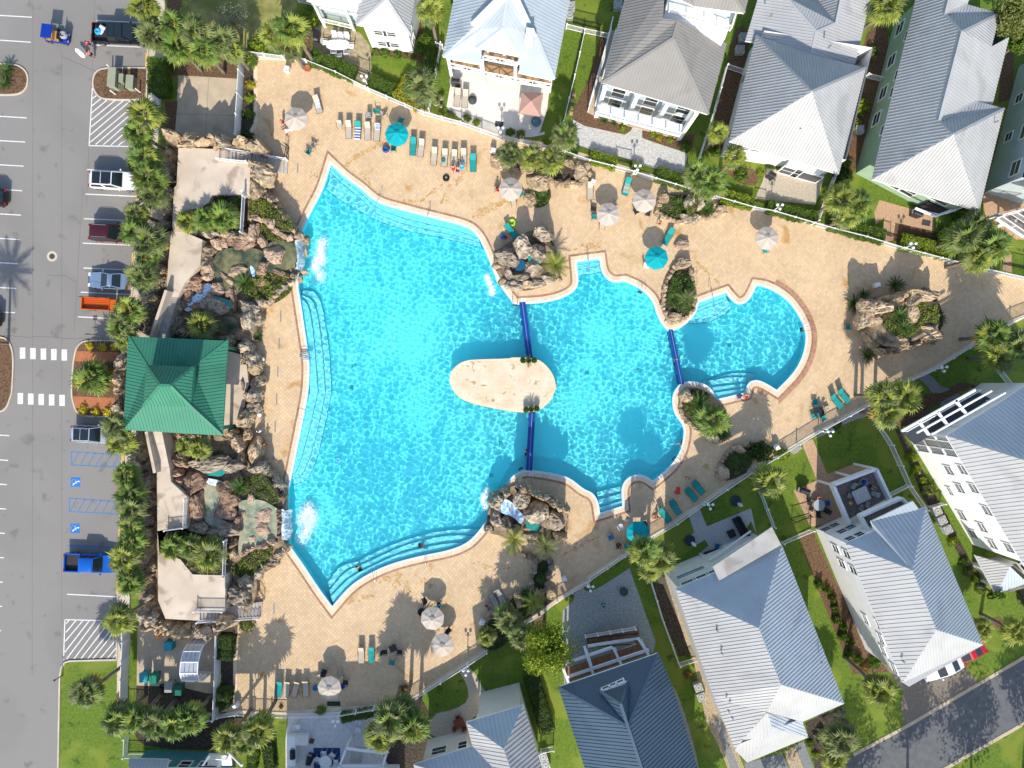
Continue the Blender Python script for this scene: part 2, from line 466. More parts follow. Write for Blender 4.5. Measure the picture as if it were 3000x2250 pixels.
tme=bpy.data.meshes.new('tile');tme.from_pydata(base.tolist(),[],tf.tolist());tme.materials.append(M('deck_tile_single',(.61,.45,.275),.75,(.535,.39,.235),scale=.35,detail=8,rnd=.085,stain=(.44,.25,.085),stain_scale=.4,stain_at=.62))
for p in P[:290]:
 link('tile',tme,deck,(p[0],p[1],.003+random.uniform(-.001,.001)))
rest=P[290:];n=len(rest)
z=rng.uniform(-.001,.001,n)
vv=base[None]+np.concatenate([rest,(z+.003)[:,None]],1)[:,None,:]
me=bpy.data.meshes.new('tiles')
nv=n*8;nf=n*5
me.vertices.add(nv);me.vertices.foreach_set('co',vv.reshape(-1))
me.loops.add(nf*4);me.polygons.add(nf)
me.loops.foreach_set('vertex_index',(tf[None]+(np.arange(n)*8)[:,None,None]).reshape(-1))
me.polygons.foreach_set('loop_start',np.arange(nf)*4);me.polygons.foreach_set('loop_total',np.full(nf,4))
me.update();me.polygons.foreach_set('use_smooth',np.zeros(nf,bool));me.materials.append(TILE)
o=bpy.data.objects.new('tiles',me);COL.objects.link(o);o.parent=deck;STUFF(o)
kerb('deck_edging',DECK,.4,.03,True,COPE)
SPL=M('water_stain',(.5,.33,.15),.7,(.42,.25,.09),scale=3,island=.12)
m=MB();rs=random.Random(4)
for s_,wd,dens in[('A2:860,1345 960,1262 1090,1190 1185,1130',.28,20),('A2:1000,1385 1040,1450 1075,1530',.3,12),('A2:1330,1655 1450,1640 1560,1560 1650,1490',.25,14),('A2:1640,1650 1690,1540 1780,1450 1850,1370',.35,16),('B2:1890,250 2000,190 2120,130 2210,100',.4,18),('B2:1340,110 1420,130',.4,25),('A2:590,1440 640,1400',.4,22),
      ('B3:800,500 900,490 1000,450',.5,22),('B3:1750,580 1870,690 1960,800',.22,14),('B3:1770,640 1780,800',.15,9),('B3:0,200 100,160 190,110',.35,16),('C3:690,1460 830,1370 1000,1290',.25,12),('D2:1260,190 1290,90 1340,130 1400,240',.4,20),('D2:870,320 960,290 1080,270',.25,10),('D2:1000,150 1240,110',.4,14),('C2:1180,1650 1300,1600',.5,16),('D2:1430,100 1560,200',.3,10),('C2:1900,1520 2080,1560 2200,1570',.3,9),('D2:1640,320 1740,420',.4,10),('D2:150,90 230,240',.5,10)]:
 pp=PT(s_)
 for a,b in zip(pp,pp[1:]):
  for i in range(int((b-a).length*dens*.7)):
   c=a.lerp(b,rs.random());x,y=c.x+rs.gauss(0,wd*.5),c.y+rs.gauss(0,wd*.5)
   r=rs.uniform(.03,.13)*(1.5 if rs.random()<.15 else 1);an=math.atan2(b.y-a.y,b.x-a.x)
   V=[]
   for k in range(7):
    t=k*2*math.pi/7;q_=r*rs.uniform(.6,1.25);u,v=1.5*q_*math.cos(t),q_*math.sin(t)
    V.append((x+u*math.cos(an)-v*math.sin(an),y+u*math.sin(an)+v*math.cos(an),.0192+rs.uniform(0,.002)))
   m.add(V,[tuple(range(7))])
STUFF(m.build('water_stains',SPL,deck))
# pool shell
pool=STRUCT(bpy.data.objects.new('pool',None));COL.objects.link(pool);WL['pool']=Vector()
WZ,FZ=-.13,-1.45
MB().sheet(offset(POOL,.02),FZ).build('pool_floor',POOLF,pool)
STRUCT(MB().sheet([(-300,-300),(300,-300),(300,300),(-300,300)],0,[offset(POOL,.12)]).build('ground',GRASS))
w=resample(POOL,.5);nW=len(w)
MB().add([(p[0],p[1],FZ)for p in w]+[(p[0],p[1],.0)for p in w],[((i+1)%nW,i,nW+i,nW+(i+1)%nW)for i in range(nW)]).build('pool_wall',POOLF,pool)
def ring(poly,d0,d1,z0,z1,name,mat,seg=0,zi=None):
 """a kerb-like ring between two offsets of the pool outline; cut in stones of length seg"""
 p=resample(poly,seg or 1.0);a,b=offset(p,d0),offset(p,d1);n=len(p)
 m=MB();gp=.012 if seg else 0
 for i in range(n):
  j=(i+1)%n
  a0,a1,b0,b1=Vector(a[i]),Vector(a[j]),Vector(b[i]),Vector(b[j])
  if seg:
   L=max((a1-a0).length,.05);t=min(.3,gp/L)
   a0,a1=a0.lerp(a1,t),a1.lerp(a0,t);b0,b1=b0.lerp(b1,t),b1.lerp(b0,t)
  zz=z1+(random.uniform(-.002,.002)if seg else 0)
  P=[(*a0,z0),(*a1,z0),(*b1,z0),(*b0,z0),(*a0,zz),(*a1,zz),(*b1,zz),(*b0,zz)]
  F=[(4,5,6,7),(0,1,5,4),(1,2,6,5),(2,3,7,6),(3,0,4,7)]
  if area(poly)>0:F=[tuple(reversed(f))for f in F]
  m.add(P,F)
 return m.build(name,mat,pool)
ring(POOL,-.03,.2,-.12,.022,'gutter',GUT)
STUFF(ring(POOL,.2,.62,-.05,.028,'coping',COPE,.62))
STUFF(ring(POOL,.62,.85,-.05,.024,'border_bricks',BRICKB,.25))
ar=[i for i,q_ in enumerate(POOL)if 1500+q_[0]/SC>2222 and 845<1125-q_[1]/SC<1136]
o1,o2=offset(POOL,.86),offset(POOL,1.24);m=MB()
for i in ar[:-1]:
 a_,b_,c_,d_=[Vector((*v,.0245))for v in(o1[i],o1[i+1],o2[i+1],o2[i])]
 n_=max(1,int((a_-b_).length/.2))
 for k in range(n_):
  t0,t1=k/n_,(k+.94)/n_;m.add([a_.lerp(b_,t0),a_.lerp(b_,t1),d_.lerp(c_,t1),d_.lerp(c_,t0)],[(0,1,2,3)])
STUFF(m.build('brick_arc',M('arc_brick',(.42,.225,.14),.8,(.35,.18,.11),scale=3,island=.12),pool))
def mark(reg,x,y,txt,a=0,size=.17):
 c=W(reg,x,y);cu=bpy.data.curves.new('depth_marking','FONT');cu.body=txt;cu.size=size;cu.align_x='CENTER';cu.align_y='CENTER';cu.materials.append(paint('marking_black',(.05,.05,.06),.6))
 o=bpy.data.objects.new('depth_marking',cu);COL.objects.link(o);o.parent=pool;o.location=(c.x,c.y,.032);o.rotation_euler=(0,0,R(a))
for e_ in[('C3',1781,83,-4),('C3',527,812,-8),('C2',1492,1500,12),('B3',545,905,6),('B2',1260,142,-20),('B4',297,850,-32)]:mark(e_[0],e_[1],e_[2],'4 FT',e_[3])
for r_,x_,y_ in(('C3',430,803),('B3',369,906)):
 c=W(r_,x_,y_);sq=MB().box((c.x,c.y,.031),(.42,.36,.006)).build('warning_tile',WHITE,pool);q_=MB()
 for k in range(12):a0,a1=k*math.pi/6,(k+1)*math.pi/6;q_.bar((c.x+.12*math.cos(a0),c.y+.12*math.sin(a0),.0365),(c.x+.12*math.cos(a1),c.y+.12*math.sin(a1),.0365),.03,.003)
 q_.bar((c.x-.08,c.y+.08,.0372),(c.x+.08,c.y-.08,.0372),.03,.003);q_.build('warning_symbol',BLUEP,sq)
# steps under water
def step(s,zt,it=1,mat=POOLS,name='pool_steps'):
 p=smooth(s,'',it)
 m=MB().prism(p,FZ,zt);m.build(name,mat,pool)
def nosing(s,zt,wd=.035,it=2):
 p=smooth(s,'',it,closed=False);m=MB()
 for a,b in zip(p,p[1:]):m.bar((a[0],a[1],zt+.006),(b[0],b[1],zt+.006),wd,.012)
 m.build('step_edge',NAVY,pool)
def flight(outer,inners,z0=-.42,dz=.3,it=2):
 for i,s in enumerate(inners):
  zt=z0-dz*i
  inn=smooth(s,'',it,closed=False)
  out=smooth(outer,'',it,closed=False)
  MB().prism(inn+out[::-1],FZ,zt-.004*i).build('pool_steps',POOLS,pool)
  nosing(s,zt,it=it)
flight('B2:480,880 500,1000 530,1200 560,1400 570,1659 C2:560,150 520,350 470,600 430,800',
  ['B2:505,900 545,930 570,1000 600,1200 615,1400 635,1659 C2:630,150 575,400 520,600 495,700 440,810',
  'B2:505,865 570,890 610,950 640,1100 665,1300 690,1659 C2:690,150 640,400 580,620 550,700 500,820 420,850',
  'B2:505,825 580,825 630,870 665,960 690,1120 720,1330 738,1659 C2:735,150 690,380 640,600 610,700 540,860 430,890'])
flight('A2:740,1320 860,1430 980,1510 B2:1110,110 1300,165 1550,230 1840,300 1925,360',
  ['A2:735,1355 860,1470 980,1550 B2:1110,165 1300,235 1550,295 1800,350 1930,410','A2:728,1385 850,1500 960,1580 B2:1100,205 1300,280 1550,340 1800,390 1950,440','B2:700,0 800,90 950,170 1100,250 1300,325 1550,380 1800,430 1960,475'])
flight('D2:765,352 900,185 C2:1080,1595 1250,1525 1480,1465 1700,1425 1850,1365 1950,1262',
  ['D2:738,275 880,125 C2:1050,1560 1250,1465 1480,1400 1700,1360 1890,1355','D2:722,230 850,70 C2:1020,1530 1250,1415 1480,1340 1700,1300 1910,1305','D2:705,170 800,30 C2:950,1520 1150,1410 1480,1295 1700,1262 1940,1250'])
flight('B3:1790,925 2005,845',['B3:1785,970 2022,880','B3:1770,1010 2030,908','B3:1745,1060 1900,1060 2060,945','B3:1730,1095 1830,1095 1960,1060 2085,965'],z0=-.3,dz=.28,it=1)
flight('C3:1928,200 2170,142',['C3:1915,140 2175,100','C3:1900,95 2185,60','C3:1870,45 2050,10 2200,15','C3:1830,40 B3:1900,1545 2080,1495 B4:60,1500'],z0=-.3,dz=.28,it=1)
flight('C3:988,1118 1172,1062',['C3:982,1070 1170,1015','C3:978,1010 1162,960','C3:970,950 1160,905'],z0=-.3,dz=.3,it=0)
flight('B3:798,598 986,573',['B3:802,625 978,595','B3:805,660 985,630','B3:810,710 1000,680'],z0=-.3,dz=.3,it=0)
for r_,x_,y_ in[('B2',2120,1205),('C2',2120,545),('C2',2045,805),('B3',2030,1272),('B3',880,1495),('B3',1300,1480),('C2',918,95),('B2',935,1440)]:
 c=W(r_,x_,y_,FZ);MB().box((c.x,c.y,FZ+.012),(.42,.42,.02)).build('floor_drain',paint('drain_dark',(.05,.42,.5),.6),pool)
# island
isl=smooth('B2:1705,1560 1712,1500 1760,1440 1830,1400 1930,1390 2212,1383 B3:260,1373 470,1378 560,1440 620,1530 637,1640 C3:632,100 600,190 550,245 480,290 400,302 C2:2212,295 1980,250 1830,210 1740,140 1708,60','',2)
ZI=.72
isl=[(x*(1-ZI/H),y*(1-ZI/H))for x,y in isl]
islo=STRUCT(MB().prism(offset(isl,-.22),FZ,ZI-.08).build('pool_island',paint('island_wall',(.5,.5,.46),.7)))
MB().prism(isl,ZI-.12,ZI-.004,True).build('island_rim',COPE,islo)
m=MB()
ii=offset(isl,-.04);b1=np.array(ii);lo1,hi1=b1.min(0),b1.max(0)
n_t=0
for iy,y in enumerate(np.arange(lo1[1],hi1[1],.42)):
 for x in np.arange(lo1[0]-.3+.3*(iy%2),hi1[0],.62):
  cs=[(x,y),(x+.61,y),(x+.61,y+.41),(x,y+.41)]
  k=sum(inp(a,b,ii)for a,b in cs)
  if k==4:
   zz=ZI+random.uniform(-.001,.002)
   if n_t<300:
    MB().box((x+.305,y+.205,zz),(.605,.405,.012)).build('tile',ISLM,islo);n_t+=1
   else:
    m.box((x+.305,y+.205,zz),(.605,.405,.012))
if m.v:STUFF(m.build('tiles',ISLM,islo))
# low blue dividing walls
def weir(s,label):
 p=[v for v in PT(s,z=.08)];c=sum(p,Vector())/len(p)
 r=root('dividing_wall',label,'pool wall',(c.x,c.y,0))
 MB().prism([(v.x,v.y)for v in p],FZ,.06).build('wall_body',paint('blue_tile_wall',(.008,.05,.26),.35),r)
 q0,q1=(p[0]+p[1])/2,(p[2]+p[3])/2
 MB().bar((q0.x,q0.y,.07),(q1.x,q1.y,.07),.05,.03).build('rope_rail',paint('rope',(.2,.28,.4),.6),r)
weir('B3:335,930 385,925 445,1378 395,1380','blue dividing wall between the big pool and the island, above it')
weir('C3:415,300 465,300 440,772 390,768','blue dividing wall between the island and the lower waterfall rocks')
weir('B3:1545,1150 1580,1150 1670,1592 1635,1592','blue dividing wall closing off the round eastern pool')
# water: real waves, so that the sun draws real caustics on the floor
def grid_mesh(poly,step,name,mat,zf):
 b=np.array(poly);lo,hi=b.min(0)-step,b.max(0)+step
 xs=np.arange(lo[0],hi[0],step);ys=np.arange(lo[1],hi[1],step)
 X,Y=np.meshgrid(xs,ys)
 ins=inside(np.stack([X.ravel(),Y.ravel()],1),poly).reshape(X.shape)
 keep=ins[:-1,:-1]|ins[1:,:-1]|ins[:-1,1:]|ins[1:,1:]
 idx=np.arange(X.size).reshape(X.shape)
 qd=np.stack([idx[:-1,:-1],idx[:-1,1:],idx[1:,1:],idx[1:,:-1]],-1)[keep]
 us,inv=np.unique(qd.ravel(),return_inverse=True)
 x,y=X.ravel()[us],Y.ravel()[us]
 co=np.stack([x,y,zf(x,y)],1)
 me=bpy.data.meshes.new(name);nf=len(qd)
 me.vertices.add(len(us));me.vertices.foreach_set('co',co.reshape(-1))
 me.loops.add(nf*4);me.polygons.add(nf)
 me.loops.foreach_set('vertex_index',inv.reshape(-1).astype(np.int32))
 me.polygons.foreach_set('loop_start',np.arange(nf)*4);me.polygons.foreach_set('loop_total',np.full(nf,4))
 me.update();me.polygons.foreach_set('use_smooth',np.ones(nf,bool));me.materials.append(mat)
 return me
KW=[]
for i in range(70):
 lam=rng.uniform(.3,.86);a=rng.uniform(0,2*math.pi)
 KW.append((2*math.pi/lam*math.cos(a),2*math.pi/lam*math.sin(a),rng.uniform(0,6.28),lam))
JETS=[(W(r,x,y),rr)for r,x,y,rr in[('B2',1400,1320,3.0),('B2',1530,1090,1.6),('B3',950,1250,2.2),('B3',900,1490,1.8),('C2',1450,370,3.0),('C3',820,280,2.8),('B2',880,900,1.8),('B2',640,560,3.2),('C2',560,1180,3.2),('B2',2020,790,1.8),('C2',1990,1000,1.8)]]
def waves(x,y):
 z=np.zeros_like(x)
 for kx,ky,p,lam in KW:
  z+=np.cos(kx*x+ky*y+p)*lam*.0037
 amp=.85+.25*np.sin(x*.21+1.3)*np.sin(y*.17+.4)
 j=np.zeros_like(x)
 for c,rr in JETS:
  j=np.maximum(j,np.exp(-((x-c.x)**2+(y-c.y)**2)/(rr*rr)*1.6))
 f=np.zeros_like(x)
 for k in range(10):
  kx,ky,p,lam=KW[k]
  f+=np.cos(kx*2.3*x+ky*2.3*y+p*2)*.004
 return WZ+z*amp*(1-.75*j)+f*j*.15
wm=bpy.data.materials.new('pool_water');wm.use_nodes=True
nt=wm.node_tree;nt.nodes.clear()
wo=nt.nodes.new('ShaderNodeOutputMaterial');gl=nt.nodes.new('ShaderNodeBsdfGlass')
gl.inputs['IOR'].default_value=1.33;gl.inputs['Roughness'].default_value=0;gl.inputs['Color'].default_value=(.92,1,1,1)
nt.links.new(gl.outputs[0],wo.inputs[0])
wme=grid_mesh(offset(POOL,.06),.055,'pool_water',wm,waves)
water=STRUCT(bpy.data.objects.new('pool_water',wme));COL.objects.link(water)
water.cycles.is_caustics_caster=True
for o in CH.get('pool',()):o.cycles.is_caustics_receiver=True
# foliage building blocks
LEAFM=[M('palm_green',(.145,.215,.036),.5,(.08,.135,.022),scale=1.5,trans=.15,rnd=.34),
   M('palm_yellow_green',(.25,.275,.042),.5,(.155,.195,.03),scale=1.5,trans=.15,rnd=.34),
   M('palm_olive',(.16,.19,.058),.5,(.1,.125,.036),scale=1.5,trans=.12,rnd=.34),
   M('palm_dry',(.5,.29,.06),.7,(.36,.2,.05),scale=1.5,trans=.2,rnd=.2),
   M('sago_green',(.07,.13,.02),.45,(.04,.085,.014),scale=2,trans=.2,rnd=.2)]
BARK=M('palm_bark',(.25,.2,.15),.95,(.13,.1,.075),scale=6,bump=.6)
def fan_frond(k,mat):
 r=random.Random(k);m=MB()
 Lp=r.uniform(.55,.75);nb=17
 m.bar((0,0,0),(Lp,0,.02),.035,.02)
 hub=Vector((Lp,0,.02))
 for i in range(nb):
  t=(i-(nb-1)/2)/((nb-1)/2)
  a=t*R(118);L=(1.0-.28*abs(t)**1.5)*r.uniform(.74,1.12)
  a+=r.uniform(-.05,.05)
  dz=-.10-.42*abs(t)**1.3
  d=Vector((math.cos(a),math.sin(a),dz*.6)).normalized();n=Vector((-math.sin(a),math.cos(a),0))
  w=.088
  p0=hub+d*.05;p1=hub+d*L*.6;p2=hub+d*L+Vector((0,0,-.3*L*r.uniform(.3,1.5)))
  up=Vector((0,0,.035))
  m.add([p0,p1-n*w,p1+up,p1+n*w,p2],[(0,1,2),(0,2,3),(1,4,2),(2,4,3)])
 me=bpy.data.meshes.new('frond');me.from_pydata([tuple(v)for v in m.v],[],m.f);me.materials.append(mat)
 return me
def pinnate(k,mat,L,nl,wl,arch,ll):
 r=random.Random(k);m=MB()
 def P(t):return Vector((L*t,0,L*(.25*t-arch*t*t)))
 m.tube([P(i/4)for i in range(5)],[.03,.025,.02,.012,.006],3,caps=False)
 for i in range(nl):
  t=.12+.88*i/nl;p=P(t);l=ll*math.sin(math.pi*min(1,.15+t*.8))**.7
  for s in(-1,1):
   d=Vector((.45+.4*t,s*1.0,-.12+r.uniform(-.15,.1))).normalized();n=Vector((1,0,0))*wl
   m.add([p-n,p+n,p+d*l],[(0,1,2)if s<0 else(0,2,1)])
 me=bpy.data.meshes.new('frond');me.from_pydata([tuple(v)for v in m.v],[],m.f);me.materials.append(mat)
 return me
FANS=[[fan_frond(10*j+k,LEAFM[j])for k in range(4)]for j in range(4)]
SAGO=[pinnate(50+k,LEAFM[4],1.0,16,.03,.42,.17)for k in range(3)]
FEATH=[[pinnate(80+5*j+k,LEAFM[j],2.1,20,.045,.42,.48)for k in range(3)]for j in range(3)]
GA=math.pi*(3-math.sqrt(5))
def trunk_mesh(parent,a,b,r0,r1,mat=BARK,name='trunk',n=8):
 a,b=Vector(a),Vector(b);pts=[];rr=[]
 for i in range(9):
  t=i/8;p=a.lerp(b,t);p+=Vector((math.sin(t*3)*.05,math.sin(t*2.2+1)*.05-.042,0))*(1 if 0<i<8 else 0)
  pts.append(p);rr.append((r0*(1-t)+r1*t)*(1+.08*(i%2)))
 return MB().tube(pts,rr,n).build(name,mat,parent,sm=True)
PALM_N=[0]
def fan_palm(reg,x,y,r,h,label,tint=0,lean=(0,0),nf=27,group=None,name='fan_palm',dry=.1):
 """crown centre as seen at (x,y), crown radius r in zoomed pixels, h metres high"""
 PALM_N[0]+=1;k=PALM_N[0];rd=random.Random(k*13)
 c=W(reg,x,y,h);base=Vector((c.x+lean[0],c.y+lean[1],0))
 t=root(name,label,'palm tree',base,group)
 trunk_mesh(t,base-Vector((0,0,.1)),c-Vector((0,0,.12)),.2,.15)
 rad=r/K*SC*(1-h/H)
 s0=rad/1.42
 for i in range(nf):
  u=(i+.5)/nf
  pit=R(72)-u**.85*R(112)+rd.uniform(-.16,.16)
  az=i*GA+rd.uniform(-.25,.25)
  j=tint
  if u>1-dry:j=3
  elif rd.random()<.22:j=(tint+1)%3
  s=s0*rd.uniform(.86,1.1)*(.8+.2*min(1,u*2))
  mw=Matrix.Translation(c-base+Vector((0,0,-.1-.25*u)))@Matrix.Rotation(az,4,'Z')@Matrix.Rotation(-pit,4,'Y')@Matrix.Rotation(rd.uniform(-.5,.5),4,'X')@Matrix.Scale(s,4)
  link('frond',FANS[j][rd.randrange(4)],t,mw=mw)
 return t
def sago(reg,x,y,r,label,h=.5,nf=24,group=None,z0=0.):
 PALM_N[0]+=1;rd=random.Random(PALM_N[0]*7)
 c=W(reg,x,y,z0+h)
 t=root('sago_palm',label,'sago palm',(c.x,c.y,z0),group)
 MB().tube([(c.x,c.y,z0-.1),(c.x,c.y,z0+h)],[.2,.16],7).build('trunk',BARK,t)
 s0=r/K*SC/1.0
 for i in range(nf):
  u=(i+.5)/nf;pit=R(58)*(1-u)+R(4)*u
  mw=Matrix.Translation(Vector((0,0,h)))@Matrix.Rotation(i*GA,4,'Z')@Matrix.Rotation(-pit+R(10),4,'Y')@Matrix.Scale(s0*rd.uniform(.85,1.1),4)
  link('frond',SAGO[rd.randrange(3)],t,mw=mw)
 return t
def feather_palm(reg,x,y,r,h,label,tint=0,nf=16,group=None,z0=0.):
 PALM_N[0]+=1;rd=random.Random(PALM_N[0]*3)
 c=W(reg,x,y,z0+h)
 t=root('feather_palm',label,'palm tree',(c.x,c.y,z0),group)
 trunk_mesh(t,(c.x,c.y,z0-.2),(c.x,c.y,z0+h),.16,.1)
 s0=r/K*SC/1.9
 for i in range(nf):
  u=(i+.5)/nf;pit=R(62)*(1-u)+R(-8)*u
  mw=Matrix.Translation(Vector((0,0,h)))@Matrix.Rotation(i*GA,4,'Z')@Matrix.Rotation(-pit,4,'Y')@Matrix.Rotation(rd.uniform(-.3,.3),4,'X')@Matrix.Scale(s0*rd.uniform(.85,1.12),4)
  link('frond',FEATH[tint][rd.randrange(3)],t,mw=mw)
 return t
def foliage_mat(name,c,c2):
 return M(name,c,.6,c2,scale=2.2,trans=.25,island=.3,detail=4)
FOL={'hedge':foliage_mat('hedge_leaves',(.13,.21,.022),(.07,.125,.013)),
  'bright':foliage_mat('bright_leaves',(.27,.34,.025),(.16,.23,.015)),
  'yellow':foliage_mat('yellow_leaves',(.42,.36,.03),(.25,.25,.02)),
  'dark':foliage_mat('dark_leaves',(.06,.11,.018),(.035,.07,.012)),
  'moss':foliage_mat('mossy_cover',(.21,.27,.025),(.11,.17,.016)),
  'grey':foliage_mat('silver_leaves',(.28,.29,.2),(.16,.18,.1)),
  'flower':foliage_mat('yellow_flowers',(.75,.6,.03),(.45,.42,.03)),
  'olive':foliage_mat('olive_leaves',(.22,.24,.06),(.12,.15,.03)),
  'rust':foliage_mat('rusty_leaves',(.35,.2,.06),(.2,.12,.04))}
def leaf_cloud(pts,nrm,size,rd):
 """one kinked leaf (two triangles) per point; pts/nrm are (N,3)"""
 n=len(pts)
 a=rd.normal(size=(n,3))*.7+nrm*.9
 a/=np.linalg.norm(a,axis=1)[:,None]
 b=rd.normal(size=(n,3));b-=a*(a*b).sum(1)[:,None];b/=np.linalg.norm(b,axis=1)[:,None]
 c=np.cross(a,b)
 s=size*rd.uniform(.6,1.35,n)[:,None]
 v=np.stack([pts-b*s,pts+c*s*.55+a*s*.12,pts+b*s,pts-c*s*.55+a*s*.12],1)
 return v.reshape(-1,3)
def np_mesh(name,v,nper,mat):
 n=len(v)//nper;me=bpy.data.meshes.new(name)
 me.vertices.add(len(v));me.vertices.foreach_set('co',np.ascontiguousarray(v,dtype=np.float32).reshape(-1))
 me.loops.add(len(v));me.polygons.add(n)
 me.loops.foreach_set('vertex_index',np.arange(len(v),dtype=np.int32));me.polygons.foreach_set('loop_start',np.arange(n)*nper);me.polygons.foreach_set('loop_total',np.full(n,nper))
 me.update();me.materials.append(mat);return me
SH={}
def shrub_mesh(kind,k,n=420,size=.1):
 key=(kind,k,n)
 if key not in SH:
  rd=np.random.default_rng(k*31+n)
  d=rd.normal(size=(n,3));d[:,2]=np.abs(d[:,2])*.9;d/=np.linalg.norm(d,axis=1)[:,None]
  lump=1+.22*np.sin(d[:,0]*5+k)*np.sin(d[:,1]*5+2*k)+.1*np.sin(d[:,2]*9+k)
  r=lump*rd.uniform(.62,1.05,n)**.6
  p=d*r[:,None]
  Q=[]
  def cp(i,j):
   t,f=min(i,4)/4*math.pi*.5,j/12*2*math.pi;v=np.array([math.sin(t)*math.cos(f),math.sin(t)*math.sin(f),math.cos(t)*.9])
   return v*.74*(1+.22*math.sin(v[0]*5+k)*math.sin(v[1]*5+2*k))
  for i in range(4):
   for j in range(12):Q+=[cp(i,j),cp(i+1,j),cp(i+1,j+1),cp(i,j+1)]
  SH[key]=np_mesh('foliage',np.concatenate([leaf_cloud(p,d,size,rd),np.array(Q)]),4,FOL[kind])
 return SH[key]
def shrub(reg,x,y,r,label,kind='hedge',h=None,z0=0.,n=420,cat='shrub',name='shrub',group=None,ry=None,size=.15,rz=None):
 """leafy bush; r (ry) in zoomed pixels"""
 rm=r/K*SC;rym=(ry or r)/K*SC;h=h or rm*1.2
 c=W(reg,x,y,z0+h*.6)
 k=random.randrange(4)
 o=bpy.data.objects.new(name,shrub_mesh(kind,k,n,size));COL.objects.link(o)
 o.location=(c.x,c.y,z0);o.scale=(rm,rym,h);o.rotation_euler=(0,0,random.uniform(0,6)if rz is None else rz)
 return tag(o,label,cat,group)
def hedge(s,w,h,label,kind='hedge',dens=260,size=.075,name='hedge',cat='hedge',z0=0.):
 """clipped hedge along a path: a core and a skin of leaves"""
 p=PT(s);rd=np.random.default_rng(int(abs(p[0].x*100))+5);V=[]
 core=MB()
 for a,b in zip(p,p[1:]):
  d=b-a;L=d.length;d.normalize();nn=Vector((-d.y,d.x,0))
  core.bar(a+Vector((0,0,z0+h*.46)),b+Vector((0,0,z0+h*.46)),w*.84,h*.9)
  n=int(dens*L*(w+2*h))
  u=rd.uniform(-.02,1.02,n);ar=rd.uniform(0,w+2*h,n)
  lum=.05*np.sin(u*L*3.1)+.04*np.sin(u*L*7.7)
  top=(ar>h)&(ar<h+w);lf=ar<=h
  off=np.where(top,ar-h-w/2,np.where(lf,-w/2,w/2));zz=np.where(top,h,np.where(lf,ar,ar-h-w))
  off=off+rd.normal(0,.035,n)+np.where(top,0,np.sign(off)*lum);zz=zz+rd.normal(0,.03,n)+np.where(top,lum,0)
  pts=np.stack([a.x+d.x*L*u+nn.x*off,a.y+d.y*L*u+nn.y*off,z0+zz],1)
  nr=np.stack([np.where(top,0,np.sign(off)*nn.x),np.where(top,0,np.sign(off)*nn.y),np.where(top,1.,.1)],1)
  V.append(leaf_cloud(pts,nr,size,rd))
 c0=(p[0]+p[-1])/2
 r=root(name,label,cat,(c0.x,c0.y,z0))
 core.build('dark_core',FOL['dark'],r)  # solid dark box in place of branches, stops sight through the leaves
 me=np_mesh('foliage',np.concatenate(V)-np.array([c0.x,c0.y,z0]),4,FOL[kind]);link('foliage',me,r)
 return r
def cover(s,hmax,name,label,kind='moss',dens=110,size=.09,z0=0.,cat='ground cover',it=1,kindset=None,zf=None):
 """leafy ground cover filling an outline (nobody could count it)"""
 poly=smooth(s,'',it);b=np.array(poly);lo,hi=b.min(0),b.max(0);rd=np.random.default_rng(len(s))
 n=int((hi-lo).prod()*dens);P=rd.uniform(lo,hi,(n,2));P=P[inside(P,poly)]
 f=1-z0/H;P=P*f
 bump=.5+.5*np.sin(P[:,0]*2.1+1)*np.sin(P[:,1]*2.4)+.3*np.sin(P[:,0]*5.3)*np.sin(P[:,1]*4.7+2)
 zz=z0+np.clip(bump,.1,1.4)*hmax*rd.uniform(.7,1.05,len(P))
 pts=np.stack([P[:,0],P[:,1],zz],1)
 me=np_mesh(name,leaf_cloud(pts,np.tile([0,0,1.],(len(P),1)),size,rd),4,FOL[kind])
 o=bpy.data.objects.new(name,me);COL.objects.link(o)
 tag(o,label,cat,kind='stuff')
 MB().sheet([(q[0]*f,q[1]*f)for q in poly],z0+.05).build('soil',MULCHD,o)
 return o
def tree(reg,x,y,r,h,label,kind='bright',group=None,nclump=26,n=5200,size=.13,name='tree',trunk_to=None):
 """broad tree: trunk, limbs and a crown of leaf clumps"""
 c=W(reg,x,y,h*.75);rm=r/K*SC*(1-h*.75/H)
 rd=np.random.default_rng(int(x+y));base=Vector((c.x,c.y,0))
 if trunk_to is not None:base=Vector((trunk_to[0],trunk_to[1],0))
 t=root(name,label,'tree',base,group)
 cl=rd.normal(size=(nclump,3));cl/=np.linalg.norm(cl,axis=1)[:,None];cl*=rd.uniform(.35,.85,nclump)[:,None]
 cen=np.array([c.x,c.y,h*.72])+cl*np.array([rm,rm,h*.28])
 m=MB().tube([base,base.lerp(Vector((c.x,c.y,h*.5)),.5)+Vector((.1,.05,0)),(c.x,c.y,h*.55)],[.2,.16,.1],8)
 for q in cen[:10]:m.tube([(c.x,c.y,h*.45),tuple((np.array([c.x,c.y,h*.5])+q)/2+[0,0,.2]),tuple(q)],[.07,.05,.02],5)
 m.build('trunk',BARK,t)
 per=n//nclump;V=[]
 for q in cen:
  d=rd.normal(size=(per,3));d/=np.linalg.norm(d,axis=1)[:,None]
  rr=rd.uniform(.35,1,per)[:,None]**.5*rm*.42*rd.uniform(.7,1.2)
  V.append(leaf_cloud(q+d*rr*np.array([1,1,.75]),d,size,rd))
 me=np_mesh('crown',np.concatenate(V)-np.array([base.x,base.y,0]),4,FOL[kind]);link('crown',me,t)
 return t
